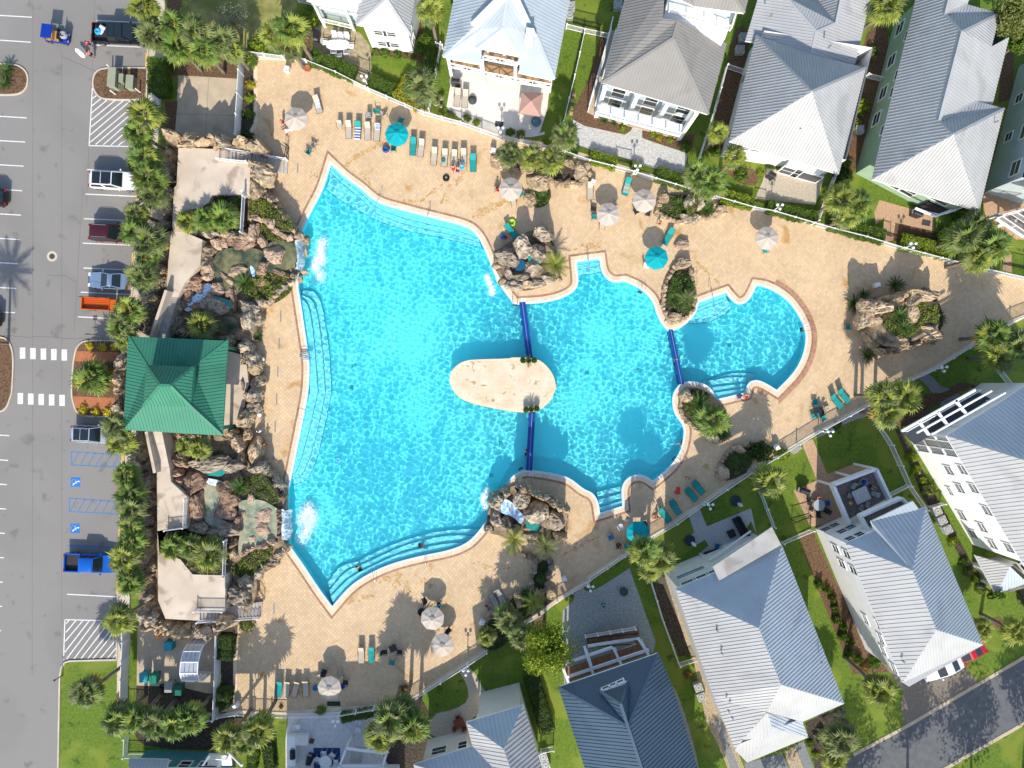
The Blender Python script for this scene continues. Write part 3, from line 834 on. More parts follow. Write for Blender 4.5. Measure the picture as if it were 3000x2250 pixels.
# rocks
ROCKM={'tan':M('rock_tan',(.5,.385,.25),.9,(.27,.19,.115),scale=1.6,bump=.9,bscale=6,detail=12,rnd=.18,stain=(.2,.16,.115),stain_scale=1.2,stain_at=.56),
   'grey':M('rock_grey',(.43,.355,.26),.9,(.2,.16,.12),scale=2.0,bump=.9,bscale=6,detail=12,rnd=.2,stain=(.14,.12,.095),stain_scale=1.1,stain_at=.53),
   'red':M('rock_red',(.36,.235,.155),.85,(.19,.12,.08),scale=1.6,bump=.8,bscale=6,detail=12,rnd=.18,stain=(.14,.07,.045),stain_scale=1.0,stain_at=.6),
   'pink':M('rock_pink',(.47,.34,.24),.85,(.3,.21,.15),scale=1.6,bump=.8,bscale=6,detail=12,rnd=.15,stain=(.2,.11,.08),stain_scale=1.0,stain_at=.62)}
RMESH=[]
def make_rocks():
 for k in range(9):
  bm=bmesh.new();bmesh.ops.create_icosphere(bm,subdivisions=4,radius=1)
  rd=random.Random(k+3);cuts=[]
  for i in range(16):
   d=Vector((rd.gauss(0,1),rd.gauss(0,1),rd.gauss(0,.8))).normalized();cuts.append((d,rd.uniform(.6,.9)))
  off=Vector((k*7.3,k*3.1,0))
  for v in bm.verts:
   p=v.co.copy()
   for d,c in cuts:
    e=p.dot(d)-c
    if e>0:p-=d*e*.9
   q=p*1.3+off
   nz=mnoise.fractal(q*1.4,1.0,2.0,5)
   led=mnoise.noise(Vector((q.x*.8,q.y*.8,q.z*5.5)))
   cr=abs(mnoise.noise(q*2.1+Vector((9,2,4))))
   p*=1+.16*nz+.07*led-(.16*max(0,.12-cr)/.12)
   v.co=p
  me=bpy.data.meshes.new('rock');bm.to_mesh(me);bm.free()
  RMESH.append(me)
make_rocks()
RM2={}
def rock(parent,c,d,mat='tan',rz=None,k=None,tilt=.15,name='rock'):
 """boulder with size d centred on c, a part of the formation parent"""
 k=random.randrange(9)if k is None else k%9
 key=(k,mat)
 if key not in RM2:
  me=RMESH[k].copy();me.materials.append(ROCKM[mat]);RM2[key]=me
 o0=WL.get(parent.name,Vector())if parent else Vector()
 o=link(name,RM2[key],parent,Vector(c)-o0,(random.uniform(-tilt,tilt),random.uniform(-tilt,tilt),random.uniform(0,6.28)if rz is None else rz),tuple(x/1.7 for x in d))
 return o
def rocks_along(parent,s,wd,h,z0=0.,mat='tan',step=.8,jit=.2,zj=.25,mats=None,stretch=1.5):
 """boulders shoulder to shoulder along a path; s gives the seen positions at height z0+h*.6"""
 p=PT(s,z=z0+h*.6)
 for a,b in zip(p,p[1:]):
  L=(b-a).length;n=max(1,round(L/(wd*step)));ang=math.atan2(b.y-a.y,b.x-a.x)
  for i in range(n):
   c=a.lerp(b,(i+.5)/n)+Vector((random.uniform(-jit,jit),random.uniform(-jit,jit),0))*wd*.6
   hh=h*random.uniform(1-zj,1+zj)
   rock(parent,(c.x,c.y,z0+hh*.38),(wd*random.uniform(.9,stretch),wd*random.uniform(.75,1.15),hh*1.25),random.choice(mats)if mats else mat,ang+random.uniform(-.5,.5))
def rk(parent,s,mat='tan',h=.9,z0=0.):
 """single boulders: 'B3:x,y,rx,ry,angle' in zoomed pixels"""
 reg=''
 for t in s.split():
  if ':' in t:reg,t=t.split(':')
  a=[float(q)for q in t.split(',')]
  x,y,rx,ry=a[:4];ang=a[4]if len(a)>4 else 0;hh=a[5]if len(a)>5 else h;zz=a[6]if len(a)>6 else z0
  c=W(reg,x,y,zz+hh*.5);f=SC/K
  rock(parent,(c.x,c.y,zz+hh*.3),(2*rx*f*1.1,2*ry*f*1.1,hh*1.4),mat,R(-ang),tilt=.08)
def formation(name,label,cat,reg,x,y,z=0.):
 c=W(reg,x,y);return root(name,label,cat,(c.x,c.y,z))
def zpoly(s,z,it=1,reg=''):
 f=1-z/H
 return[(a*f,b*f)for a,b in smooth(s,reg,it)]
# fences and buildings: builders
BLACKM=paint('black_metal',(.025,.024,.022),.5)
VINYL=paint('white_vinyl',(.8,.81,.8),.4)
def fence(s,label,h=1.25,mat=None,z0=0.,name='picket_fence',gap=.125,post=.12,span=2.4,pk=.04,cat='fence',caps=True,reg='',lean=None):
 mat=mat or VINYL
 p=PT(s,reg,z0)if isinstance(s,str)else s
 c=p[0].lerp(p[-1],.5)
 r=root(name,label,cat,(c.x,c.y,z0))
 rail,pick=MB(),MB();pm=None
 for a,b in zip(p,p[1:]):
  d=b-a;L=d.length;d.normalize()
  n=max(1,round(L/span));ang=math.atan2(d.y,d.x)
  for i in range(n+(1 if b is p[-1]else 0)):
   q=a.lerp(b,i/n)
   m=MB().box((q.x,q.y,q.z+(h+.08)/2),(post,post,h+.08),ang)
   if caps:m.box((q.x,q.y,q.z+h+.1),(post*1.35,post*1.35,.06),ang,taper=.5)
   m.build('post',mat,r)
  for zz in(.15,h-.07):
   rail.bar(a+Vector((0,0,zz)),b+Vector((0,0,zz)),.05,.07)
  k=max(1,int(L/gap))
  for i in range(k):
   q=a.lerp(b,(i+.5)/k)
   pick.box((q.x,q.y,q.z+h*.5+.02),(pk,pk*.7,h-.08),ang)
 rail.build('rails',mat,r);STUFF(pick.build('pickets',mat,r))
 return r
def clip_line(poly,o,d):
 """interval(s) of the line o+t*d inside a 2D polygon"""
 ts=[]
 n=len(poly)
 for i in range(n):
  a,b=Vector(poly[i]),Vector(poly[(i+1)%n]);e=b-a
  den=d.x*e.y-d.y*e.x
  if abs(den)<1e-9:continue
  w=a-o
  t=(w.x*e.y-w.y*e.x)/den;u=(w.x*d.y-w.y*d.x)/den
  if 0<=u<1:ts.append(t)
 ts.sort()
 return[(ts[i],ts[i+1])for i in range(0,len(ts)-1,2)]
GLASS=M('window_glass',(.02,.035,.04),.08,spec=.6)
DARKIN=paint('dark_interior',(.03,.03,.033),.8)
TRIM=paint('white_trim',(.8,.8,.79),.45)
def roofm(name,c,c2=None,rough=.55):
 return M(name,c,rough,c2 or tuple(x*.9 for x in c),scale=.5,detail=9,spec=.25,stain=tuple(x*.8 for x in c),stain_scale=.25,stain_at=.6)
class House:
 def __init__(s,name,label,cat,reg,x,y,wall,roof,trim=None):
  c=W(reg,x,y);s.r=root(name,label,cat,(c.x,c.y,0));s.wall,s.roof,s.trim=wall,roof,trim or TRIM
  s.V={}
 def pts(s,txt,reg='',z=0.):
  for t in txt.split():
   if ':' in t and '=' not in t.split(':')[0]:reg,t=t.split(':')
   k,q=t.split('=')
   if ':' in q:reg,q=q.split(':')
   zz=z
   if '@' in q:q,zz=q.split('@');zz=float(zz)
   a,b=q.split(',');s.V[k]=W(reg,float(a),float(b),zz)
  return s
 def roofs(s,faces,pitch=.31,seam=.045,ridge=True,mat=None,fascia=.22,th=.05):
  """each face a list of vertex names; standing seams run down the slope"""
  mat=mat or s.roof;V=s.V;m,sm,fc,rg=MB(),MB(),MB(),MB();cnt={}
  fl=[f.split()for f in faces.split('/')]
  for f in fl:
   P=[V[k]for k in f]
   nrm=Vector()
   for i in range(len(P)):
    a,b=P[i],P[(i+1)%len(P)]
    nrm+=Vector(((a.y-b.y)*(a.z+b.z),(a.z-b.z)*(a.x+b.x),(a.x-b.x)*(a.y+b.y)))
   if nrm.z<0:nrm=-nrm;P=P[::-1]
   nrm.normalize()
   tri=geometry.tessellate_polygon([[Vector((p.x,p.y,0))for p in P]])
   fs=[]
   for t in tri:
    a,b,c=P[t[0]],P[t[1]],P[t[2]]
    fs.append(t if(b-a).cross(c-a).z>0 else(t[0],t[2],t[1]))
   m.add(P,fs)
   for i in range(len(f)):
    k=tuple(sorted((f[i],f[(i+1)%len(f)])));cnt[k]=cnt.get(k,0)+1
   g2=Vector((-nrm.x,-nrm.y))
   if g2.length<.03:continue
   dn=-g2.normalized();ac=Vector((-dn.y,dn.x))
   us=[p.x*ac.x+p.y*ac.y for p in P]
   for t in fs:
    A0,B0,C0=P[t[0]],P[t[1]],P[t[2]]
    n2=(B0-A0).cross(C0-A0)
    if n2.length<1e-6 or abs(n2.z)<1e-4:continue
    n2.normalize();poly=[(q.x,q.y)for q in(A0,B0,C0)]
    def Z(q):return A0.z-(n2.x*(q.x-A0.x)+n2.y*(q.y-A0.y))/n2.z
    u=min(us)+pitch*.5
    while u<max(us):
     for t0,t1 in clip_line(poly,ac*u,dn):
      if t1-t0<.05:continue
      a,b=ac*u+dn*t0,ac*u+dn*t1
      sm.bar(Vector((a.x,a.y,Z(a)))+n2*seam*.4,Vector((b.x,b.y,Z(b)))+n2*seam*.4,seam,seam*1.1,up=tuple(n2))
     u+=pitch
  for k,c in cnt.items():
   a,b=V[k[0]],V[k[1]]
   if c==1 and fascia:
    fc.add([a,b,b-Vector((0,0,fascia)),a-Vector((0,0,fascia))],[(0,1,2,3)])
   elif c>1 and ridge:
    rg.bar(a+Vector((0,0,.03)),b+Vector((0,0,.03)),.26,.05)
  ro=m.build('roof',mat,s.r)
  STUFF(sm.build('roof_seams',mat,ro))
  if fc.v:fc.build('fascia',s.trim,ro)
  if rg.v:rg.build('ridge_cap',mat,ro)
  return ro
 def on(s,names,a,b,c):
  """slide seen points along their sight line onto the plane a b c"""
  A,n=s.V[a],(s.V[b]-s.V[a]).cross(s.V[c]-s.V[a]);cm=Vector((0,0,H))
  for k in names.split():
   d=s.V[k]-cm;s.V[k]=cm+d*(n.dot(A-cm)/n.dot(d))
 def walls(s,pts,z1,z0=0.,mat=None,name='wall',top=False,inset=0.):
  """pts: list of Vectors or vertex names"""
  P=[s.V[k]for k in pts.split()]if isinstance(pts,str)and ':' not in pts else(PT(pts)if isinstance(pts,str)else pts)
  P=[(p.x,p.y)for p in P]
  if inset:P=offset(P,-inset)
  s.P=P;s.z=(z0,z1)
  return MB().prism(P,z0,z1,top=top).build(name,mat or s.wall,s.r)
 def win(s,e,u,z,w=1.0,h=1.3,kind='window',frame=None,glass=None,mull=1,P=None):
  """window on wall edge e of the last footprint; u = 0..1 along it, z = height of its middle"""
  P=P or s.P;ctr=sum((Vector(p)for p in P),Vector((0,0)))/len(P)
  a,b=Vector(P[e%len(P)]),Vector(P[(e+1)%len(P)])
  d=(b-a).normalized();n=Vector((d.y,-d.x))
  if area(P)<0:n=-n
  s.win_at(a.lerp(b,u),d,n,z,w,h,frame,glass,mull,kind)
 def win_at(s,q,d,n,z,w,h,frame=None,glass=None,mull=1,kind='window'):
  d3,n3=Vector((d.x,d.y,0)),Vector((n.x,n.y,0));c=Vector((q.x,q.y,z))+n3*.03;up=Vector((0,0,1))
  m=MB();t=.1
  for sg in(-1,1):
   m.bar(c+d3*sg*(w/2+t/2)-up*(h/2+t),c+d3*sg*(w/2+t/2)+up*(h/2+t),t,.1,up=tuple(n3))
   m.bar(c+up*sg*(h/2+t/2)-d3*w/2,c+up*sg*(h/2+t/2)+d3*w/2,.1,t)
  if mull:
   m.bar(c-d3*w/2,c+d3*w/2,.05,.05)
  f=m.build(kind,frame or s.trim,s.r)
  if h>0:
   MB().add([c-d3*w/2-up*h/2-n3*.01,c+d3*w/2-up*h/2-n3*.01,c+d3*w/2+up*h/2-n3*.01,c-d3*w/2+up*h/2-n3*.01],[(0,1,2,3)]).build('pane',glass or GLASS,f)
 def rail(s,txt,z,h=1.0,mat=None,xrail=False,gap=.13,name='railing',wd=.035):
  p=PT(txt,z=z)if isinstance(txt,str)else txt
  m=MB();up=Vector((0,0,1))
  for a,b in zip(p,p[1:]):
   m.bar(a+up*h,b+up*h,.09,.07);m.bar(a+up*.1,b+up*.1,.06,.06)
   L=(b-a).length
   n=max(1,round(L/1.6))
   for i in range(n+1):
    q=a.lerp(b,i/n);m.box((q.x,q.y,z+h/2),(.09,.09,h),math.atan2(b.y-a.y,b.x-a.x))
   if xrail:
    for i in range(n):
     q0,q1=a.lerp(b,i/n),a.lerp(b,(i+1)/n)
     m.bar(q0+up*.1,q1+up*(h-.05),.07);m.bar(q1+up*.1,q0+up*(h-.05),.07)
   else:
    k=int(L/gap)
    for i in range(k):
     q=a.lerp(b,(i+.5)/k);m.box((q.x,q.y,z+h/2),(wd,wd,h-.1))
  return m.build(name,mat or s.trim,s.r)
 def beam(s,txt,w=.2,h=.25,name='beam',mat=None):
  p=PT(txt);m=MB()
  for a,b in zip(p[::2],p[1::2]):m.bar(a,b,w,h)
  return m.build(name,mat or s.trim,s.r)
 def posts(s,txt,z0,z1,w=.3,mat=None):
  for p in PT(txt):MB().box((p.x,p.y,(z0+z1)/2),(w,w,z1-z0)).build('post',mat or s.trim,s.r)
 def slab(s,txt,z,th=.2,mat=None,name='floor_slab'):
  return MB().prism([(p.x,p.y)for p in PT(txt,z=z)],z-th,z).build(name,mat or s.trim,s.r)
 def vents(s,txt):
  for p in PT(txt):
   MB().lathe((p.x,p.y,p.z-.1),[(.07,0),(.07,.45),(.1,.47),(.1,.52)],8).build('roof_vent',paint('vent_grey',(.2,.2,.2),.6),s.r)
def stairs(par,a0,a1,b0,b1,z0,z1,n,mat,solid=True,name='step'):
 """flight of n steps from edge a0-a1 (height z0) to edge b0-b1 (height z1); the points are seen points (region, x, y)"""
 A0,A1,B0,B1=W(*a0,z0),W(*a1,z0),W(*b0,z1),W(*b1,z1)
 for i in range(n):
  t0,t1=i/n,(i+1)/n;z=z0+(z1-z0)*(t0 if z1<z0 else t1)
  q=[A0.lerp(B0,t0),A1.lerp(B1,t0),A1.lerp(B1,t1),A0.lerp(B0,t1)]
  MB().prism([(v.x,v.y)for v in q],0 if solid else z-.08,z-.002).build(name,mat,par)
# rockwork, terraces, ponds and falls by the car park
PONDW=M('pond_water',(.2,.19,.09),.1,(.035,.055,.035),scale=.9,spec=.5,bump=.25,bscale=6)
PONDG=M('pale_pond_water',(.42,.4,.27),.1,(.14,.19,.13),scale=1.1,spec=.5,bump=.3,bscale=7)
TEALW=M('teal_water',(.03,.28,.24),.1,(.02,.2,.18),scale=2,spec=.5,bump=.15,bscale=5)
BLUEW=M('cascade_blue',(.12,.42,.75),.3,(.75,.85,.9),scale=4.5,spec=.5,bump=.6,bscale=10)
FALLW=M('falling_water',(.85,.88,.9),.35,(.3,.42,.5),scale=3.5,spec=.5,bump=.8,bscale=9,detail=10)
FOAMM=M('foam',(.93,.95,.96),.6)
ROCKBED=M('rock_bed',(.36,.27,.17),.9,(.15,.11,.07),scale=1.2,bump=1.,bscale=5,detail=12,stain=(.07,.06,.05),stain_scale=1.0,stain_at=.55)
ZT=3.0
terr=STRUCT(bpy.data.objects.new('terrace',None));COL.objects.link(terr);WL['terrace']=Vector()
def terrace(s,z=ZT,mat=CREAM,it=0):
 return MB().prism(zpoly(s,z,it),0,z).build('terrace_slab',mat,terr)
terrace('A1:1445,1200 1500,1195 1830,1212 1822,1300 2030,1325 2020,1570 1720,1580 1690,1640 B1:1630,160 1440,200 1510,310 1395,310 1410,0 A1:1430,1500')
terrace('B1:1388,352 1485,355 1640,422 1622,622 1500,765 1440,890 1345,890 1365,600',ZT-.3)
terrace('C1:1270,738 1372,738 1385,860 1525,990 1512,1240 1360,1245 1275,1260 1290,1430 1460,1490 1560,1612 1820,1620 D1:1825,230 1825,378 1620,382 1620,462 1590,465 1340,450 1280,300 1278,0')
terrace('B1:1835,1320 1990,1360 2015,1600 1990,1659 C1:1985,100 1985,250 1900,385 1805,470 1600,480 1500,0 B1:1600,1320',1.3)
for i in range(3):MB().prism([(v.x,v.y)for v in PT('B1:1395,%d 1512,%d 1512,%d 1395,%d'%(310+15*i,312+15*i,326+15*i,324+15*i),z=ZT)],0,ZT-.1*i-.02).build('step',CONC,terr)
STEPM=M('step_concrete',(.44,.4,.35),.85,(.36,.32,.28),scale=1.5,rnd=.05)
st=root('staircase','concrete staircase from the upper terrace down to the deck at the northern rocks','stairs',tuple(W('A2',200,1320)))
stairs(st,('A1',1825,1217),('A1',1815,1302),('A2',398,1302),('A2',392,1412),ZT,.1,17,STEPM)
st2=root('staircase','concrete staircase from the lower terrace down to the deck, by the service yard','stairs',tuple(W('D1',1880,390)))
stairs(st2,('D1',1622,385),('D1',1622,462),('D1',2130,310),('D1',2112,432),ZT,.1,17,STEPM)
WOODG=M('grey_boards',(.36,.34,.31),.85,(.27,.25,.23),scale=2.5,rnd=.08)
st3=root('boardwalk','grey board stairway climbing from the upper terrace to the green pavilion','stairs',tuple(W('B1',1340,1050)))
stairs(st3,('B1',1350,892),('B1',1438,892),('B1',1228,1240),('B1',1330,1240),ZT-.3,3.4,22,WOODG)
st4=root('boardwalk','pale stairway leading from the green pavilion down to the southern terrace','stairs',tuple(W('C1',1290,600)))
stairs(st4,('C1',1222,440),('C1',1308,440),('C1',1272,738),('C1',1370,738),3.4,ZT,22,M('pale_steps',(.6,.5,.4),.8,rnd=.05))
def parapet(s,z0,z1,label,mat=CREAM,w=.3):
 p=PT(s,z=z1);m=MB()
 for a,b in zip(p,p[1:]):
  m.bar((a.x,a.y,(z0+z1)/2),(b.x,b.y,(z0+z1)/2),w,z1-z0)
 return tag(m.build('parapet_wall',mat),label,'wall')
parapet('B1:1345,830 1220,1205',0,4.1,'cream parapet wall beside the grey board stairway')
parapet('C1:1183,455 1252,790',0,4.1,'cream parapet wall beside the pale southern stairway')
fence('A1:1985,1565 1992,1600 B1:1990,40 1970,370','white railing at the edge of the upper terrace, before the mossy mound',1.0,z0=ZT,name='railing',cat='railing',span=3)
fence('A1:1780,1302 2015,1325','white railing above the northern staircase',1.0,z0=ZT,name='railing',cat='railing',span=2)
fence('C1:1840,1330 1828,1620','white railing between the fan palms and the southern mossy bank',1.0,z0=ZT,name='railing',cat='railing',span=3)
fence('C1:1520,992 1512,1225 1365,1245','white railing on the southern terrace above the red pool rocks',1.0,z0=ZT,name='railing',cat='railing',span=3)
fence('D1:1825,375 1600,372','white railing above the southern staircase',1.0,z0=ZT,name='railing',cat='railing',span=2)
fence([W('D1',2110,432,.1),W('D1',1622,462,ZT)],'lower white handrail of the southern staircase',1.0,name='railing',cat='railing',span=3)
fence([W('A2',398,1302,.1),W('A1',1825,1217,ZT)],'upper white handrail of the northern staircase',1.0,name='railing',cat='railing',span=3)
def pond(par,s,z,mat,name='pond',it=2):
 return MB().sheet(zpoly(s,z,it),z).build(name,mat,par)
def bed(par,s,z,mat=None,it=1):
 return MB().prism(zpoly(s,z,it),0,z).build('rock_bed',mat or ROCKBED,par)
nw=formation('rock_formation','northern rockwork beside the car park with moss, pools and a waterfall','rock formation','B2',150,500)
bed(nw,'A1:1320,1150 1450,1090 2130,1190 2120,1230 1990,1600 A2:110,1500 260,1540 B2:290,120 400,290 470,400 450,470 460,640 430,760 300,900 150,1000 150,1120 100,1230 B1:2120,1240 1240,1210 1170,1180 1200,900 1280,500 1330,300',1.1)
rocks_along(nw,'A1:1340,1120 1480,1150 1700,1140 1900,1150 2120,1200',1.9,4.6,mats=['tan','tan','grey'])
rocks_along(nw,'A1:1400,1190 1500,1190',1.5,2.8,mats=['tan'])
rocks_along(nw,'A1:1350,1210 1370,1380 1375,1600 B1:1370,60 1340,220 1320,360 1345,480',1.6,3.4,mats=['tan','grey','tan'])
rocks_along(nw,'B1:1345,480 1300,600 1290,720 1260,850 1215,950 1190,1100 1165,1190',1.5,2.4,mats=['grey','tan','grey'])
rk(nw,'A2:170,1400,105,95,0,4.0 140,1530,80,90,20,3.4 215,1620,70,50,40,2.2 300,1630,40,40,0,1.6','tan')
rk(nw,'A2:190,1200,50,30,0,1.4 60,1190,90,45,10,1.8','tan')
rocks_along(nw,'B2:250,70 330,180 400,280 460,360 490,410',1.0,1.5,z0=.4,mats=['tan','grey'])
rocks_along(nw,'B2:90,230 180,240 290,300',1.0,1.2,z0=1.2,mats=['pink','pink','tan'])
rocks_along(nw,'B2:270,340 380,390 450,410',.8,1.0,z0=1.2,mats=['pink'])
rocks_along(nw,'B1:1740,445 1850,440 1960,455 2050,450',1.2,1.1,z0=1.2,mats=['pink','red'])
rocks_along(nw,'B1:1500,375 1640,365 1780,385 1990,390',1.2,1.6,z0=1.0,mats=['tan','grey'])
rocks_along(nw,'B1:1690,450 1685,560 1690,690 1640,730 1560,790 1490,850',1.4,1.5,z0=1.0,mats=['pink','tan','red'])
rk(nw,'B2:295,535,80,65,10,1.2,1.1 190,440,40,45,0,1.2,1.1 60,430,60,45,0,1.3,1.1 110,370,35,80,15,1.5,1.1','pink')
rk(nw,'B2:190,660,42,62,20,1.1,1.1 170,760,60,30,0,.8,1.1 330,690,90,22,20,.8,1.0','red')
rk(nw,'B1:1930,670,75,40,-20,.6,1.4 1850,740,70,22,40,.5,1.4','tan')
rk(nw,'B1:1760,820,60,50,0,1.2,1.0 1870,850,50,40,0,1.0,1.0 1700,880,45,30,40,1.0,1.0','pink')
rk(nw,'B1:1600,800,60,50,30,1.3,1.0 1530,880,40,60,20,1.2,1.0 1600,960,60,40,0,1.0,1.0 1900,900,25,80,0,1.2,1.0 1500,950,35,50,0,1.1,.9','red')
rk(nw,'B1:1750,965,120,55,10,1.6,1.0 1450,960,35,50,0,1.4,1.0 1390,1130,45,80,10,1.8,1.0 1480,1180,55,40,0,1.5,.8 2010,960,80,45,15,1.7,.9 2015,1050,50,110,10,2.0,.8 2080,1060,45,60,0,1.4,.5 1850,1225,60,40,0,1.6,.6 1650,1200,60,35,0,1.2,.6 1440,1080,30,50,0,1.3,.9 2110,920,40,35,0,1.2,.8','grey')
rocks_along(nw,'B2:420,690 440,750 390,790 310,850 250,930 190,940',.8,1.2,z0=.5,mats=['tan','grey'])
pond(nw,'B1:1745,480 2150,488 2160,620 2090,720 2000,760 1960,840 1880,870 1790,800 1725,700',1.62,PONDW)
pond(nw,'B2:210,470 300,420 440,440 470,500 470,600 420,660 300,690 210,690 190,600',1.63,PONDW)
pond(nw,'B1:1655,895 1740,870 1890,925 1905,880 1912,990 1830,962 1765,905 1665,935',1.7,TEALW)
pond(nw,'B1:1660,770 1715,780 1715,830 1660,890 1600,960 1520,1010 1480,980 1540,900 1600,850',1.75,BLUEW,'cascade')
pond(nw,'B1:2020,620 2060,650 2068,720 2040,720',1.66,BLUEW,'cascade',1)
pond(nw,'B1:1725,1045 1930,1040 1935,1185 1725,1185',1.3,PONDW)
cover('B2:80,85 190,95 290,130 390,230 445,290 440,370 310,345 290,280 180,245 80,215',.45,'moss','bright mossy mound on top of the northern rockwork','moss',z0=1.9)
cover('B2:170,300 290,310 300,370 420,400 470,450 460,500 390,440 250,430 190,400',.35,'moss','mossy channel bank beside the northern waterfall','moss',z0=1.5)
cover('B2:60,760 140,720 260,690 410,690 420,740 330,830 250,910 150,920 60,880',.8,'bushes','mossy bushes beside the northern pool rocks','moss',z0=1.3)
cover('B2:450,790 360,830 300,880 260,940 310,930 400,870',.3,'moss','narrow mossy bank above the western deck','moss',z0=1.0)
rocks_along(nw,'B1:1950,1260 2020,1320 2060,1430',1.4,2.2,mats=['grey','tan'])
ea=formation('rock_wall','pale rock wall between the green pavilion terrace and the pool deck','rock wall','B1',2060,1500)
rocks_along(ea,'B1:2060,1400 2085,1500 2050,1640 C1:2050,150 2030,300 1930,430',1.6,2.2,mats=['tan','tan','grey'])
rocks_along(ea,'C1:1930,470 1700,490 1350,480',1.0,1.4,mats=['tan'])
rk(ea,'C1:1940,560,55,70,0,2.2 1960,670,40,80,0,2.0 2070,620,60,110,20,2.0 2000,480,40,50,0,1.8','tan')
rk(ea,'B1:1980,1400,30,50,0,1.6 1980,1600,30,60,0,1.6','grey')
sw=formation('rock_formation','southern rockwork beside the car park with red rocks and a wide waterfall','rock formation','C2',100,1150)
bed(sw,'C1:1050,470 1400,480 1900,490 1990,700 C2:150,730 290,830 390,950 345,1080 350,1330 400,1400 280,1560 160,1620 D1:2080,30 2080,300 1900,500 1130,600 1120,200 C1:1100,1000 1080,800',1.1)
rocks_along(sw,'B1:985,1330 985,1450 C1:990,60 960,180 970,290',1.4,2.2,mats=['grey','tan'])
rocks_along(sw,'C1:1110,480 1140,570 1150,680 1180,800 1200,930 1200,1080 1190,1230 1190,1400 1200,1560 D1:1190,120 1195,280 1230,400',1.7,2.6,mats=['tan','grey','tan','tan'])
rk(sw,'C1:1130,710,80,60,0,2.4 1170,860,70,60,0,2.2','grey')
rocks_along(sw,'D1:1150,530 1300,530 1480,510 1640,560 1780,510 1900,480',1.6,3.6,mats=['tan','tan','grey'])
rk(sw,'D1:1930,250,115,90,20,2.8 1990,150,70,60,0,2.4 2090,90,40,60,30,1.6 1225,410,100,90,0,3.0','grey')
rocks_along(sw,'C1:1340,560 1370,650 1390,720',1.0,1.8,z0=.6,mats=['tan','red'])
rk(sw,'C1:1430,790,55,32,0,1.0,1.6 1470,690,70,50,20,1.4,1.2 1560,890,125,85,-30,1.7,1.1 1590,1070,60,120,0,1.7,1.1 1450,860,60,40,-40,1.5,1.2','red')
rk(sw,'C1:1690,715,150,60,-10,2.0,1.0 1880,740,90,45,-10,1.8,1.0 1600,1230,95,45,20,1.8,1.0 1850,1260,110,55,-10,1.8,1.0 1720,1270,80,40,0,1.6,1.0 2100,740,80,40,-20,1.6,.9','grey')
rk(sw,'C1:1850,1025,90,65,-10,1.1,1.2 1830,920,70,70,40,1.3,1.1 1830,1110,90,65,20,1.0,1.2 1920,1190,35,60,20,1.2,1.1','red')
rk(sw,'C2:210,1115,62,62,0,.5,1.25 175,1255,78,58,10,.5,1.25 30,1112,32,32,0,.4,1.3 110,1315,28,28,0,.4,1.3 150,1170,26,26,0,.4,1.3 95,1000,30,40,0,.6,1.2','pink')
rocks_along(sw,'C2:150,730 230,780 300,850 370,930',1.0,1.5,mats=['grey'])
rocks_along(sw,'C2:360,960 345,1030',.7,1.5,mats=['red']);rocks_along(sw,'C2:325,1090 325,1200 325,1310',.5,.8,z0=1.1,mats=['red'])
rocks_along(sw,'C2:20,1450 90,1400 180,1380 300,1335',.9,1.2,z0=.8,mats=['pink','red'])
rocks_along(sw,'C2:395,1375 310,1470 280,1540 180,1560 150,1620',.8,1.1,z0=.2,mats=['tan','grey'])
rocks_along(sw,'C1:1880,1330 1885,1400 1890,1480',.9,1.6,z0=.8,mats=['tan'])
pond(sw,'C1:1640,820 1820,850 1800,960 1770,1080 1740,1140 1850,1190 1900,1220 1760,1240 1660,1200 1640,1080 1660,960',1.6,PONDG)
pond(sw,'C2:0,1010 180,1000 300,1070 335,1100 335,1310 200,1350 60,1450 C1:1930,1480 1930,1350 1960,1200 1930,1060',1.55,PONDG)
pond(sw,'C1:1580,765 1700,775 1830,740 1815,822 1700,812 1600,800',1.9,TEALW)
pond(sw,'C1:1640,825 1760,845 1820,865 1800,900 1690,890',1.75,FALLW,'cascade')
cover('C1:1890,850 2000,820 2130,780 C2:230,830 300,900 345,990 300,1050 230,1020 130,950 C1:2000,960 1920,950',.9,'bushes','dark green bushes on the southern rockwork above its pond','hedge',z0=1.4)
cover('C2:10,1500 120,1420 210,1400 290,1380 260,1470 200,1550 90,1640 C1:1950,1640 1860,1570',.7,'bushes','mossy bushes on the bank below the southern pond','moss',z0=1.1)
cover('C2:330,1380 390,1360 380,1440 320,1460',.3,'moss','small mossy corner by the southern waterfall','moss',z0=.9)
cover('C1:1500,1500 1560,1600 1810,1605 1820,1480 1650,1450',.4,'ground cover','low plants under the fan palms of the southern terrace','olive',z0=ZT)
def waterfall(name,label,s_top,z_top,s_bot,par=None):
 """a sheet of falling water from a lip to the pool"""
 T=PT(s_top,z=z_top);B=PT(s_bot,z=WZ);n=14;m=MB()
 c=(T[0]+B[-1])/2
 def along(P,t):
  k=t*(len(P)-1);i=min(int(k),len(P)-2);return P[i].lerp(P[i+1],k-i)
 V=[];rows=7
 for i in range(n*3+1):
  a,b=along(T,i/(n*3)),along(B,i/(n*3))
  for j in range(rows+1):
   t=j/rows;q=a.lerp(b,t**.75 if t else 0);q.z=z_top+(WZ-z_top)*t**1.7
   V.append(q+Vector((random.uniform(-.05,.05),random.uniform(-.05,.05),random.uniform(-.05,.06))))
 F=[(i*(rows+1)+j,(i+1)*(rows+1)+j,(i+1)*(rows+1)+j+1,i*(rows+1)+j+1)for i in range(n*3)for j in range(rows)]
 return tag(m.add(V,F).build(name,FALLW,sm=True),label,'waterfall')
waterfall('waterfall','white waterfall pouring over the northern rocks into the big pool','B2:452,425 462,500 470,580 460,660',1.6,'B2:535,425 530,500 540,590 520,675')
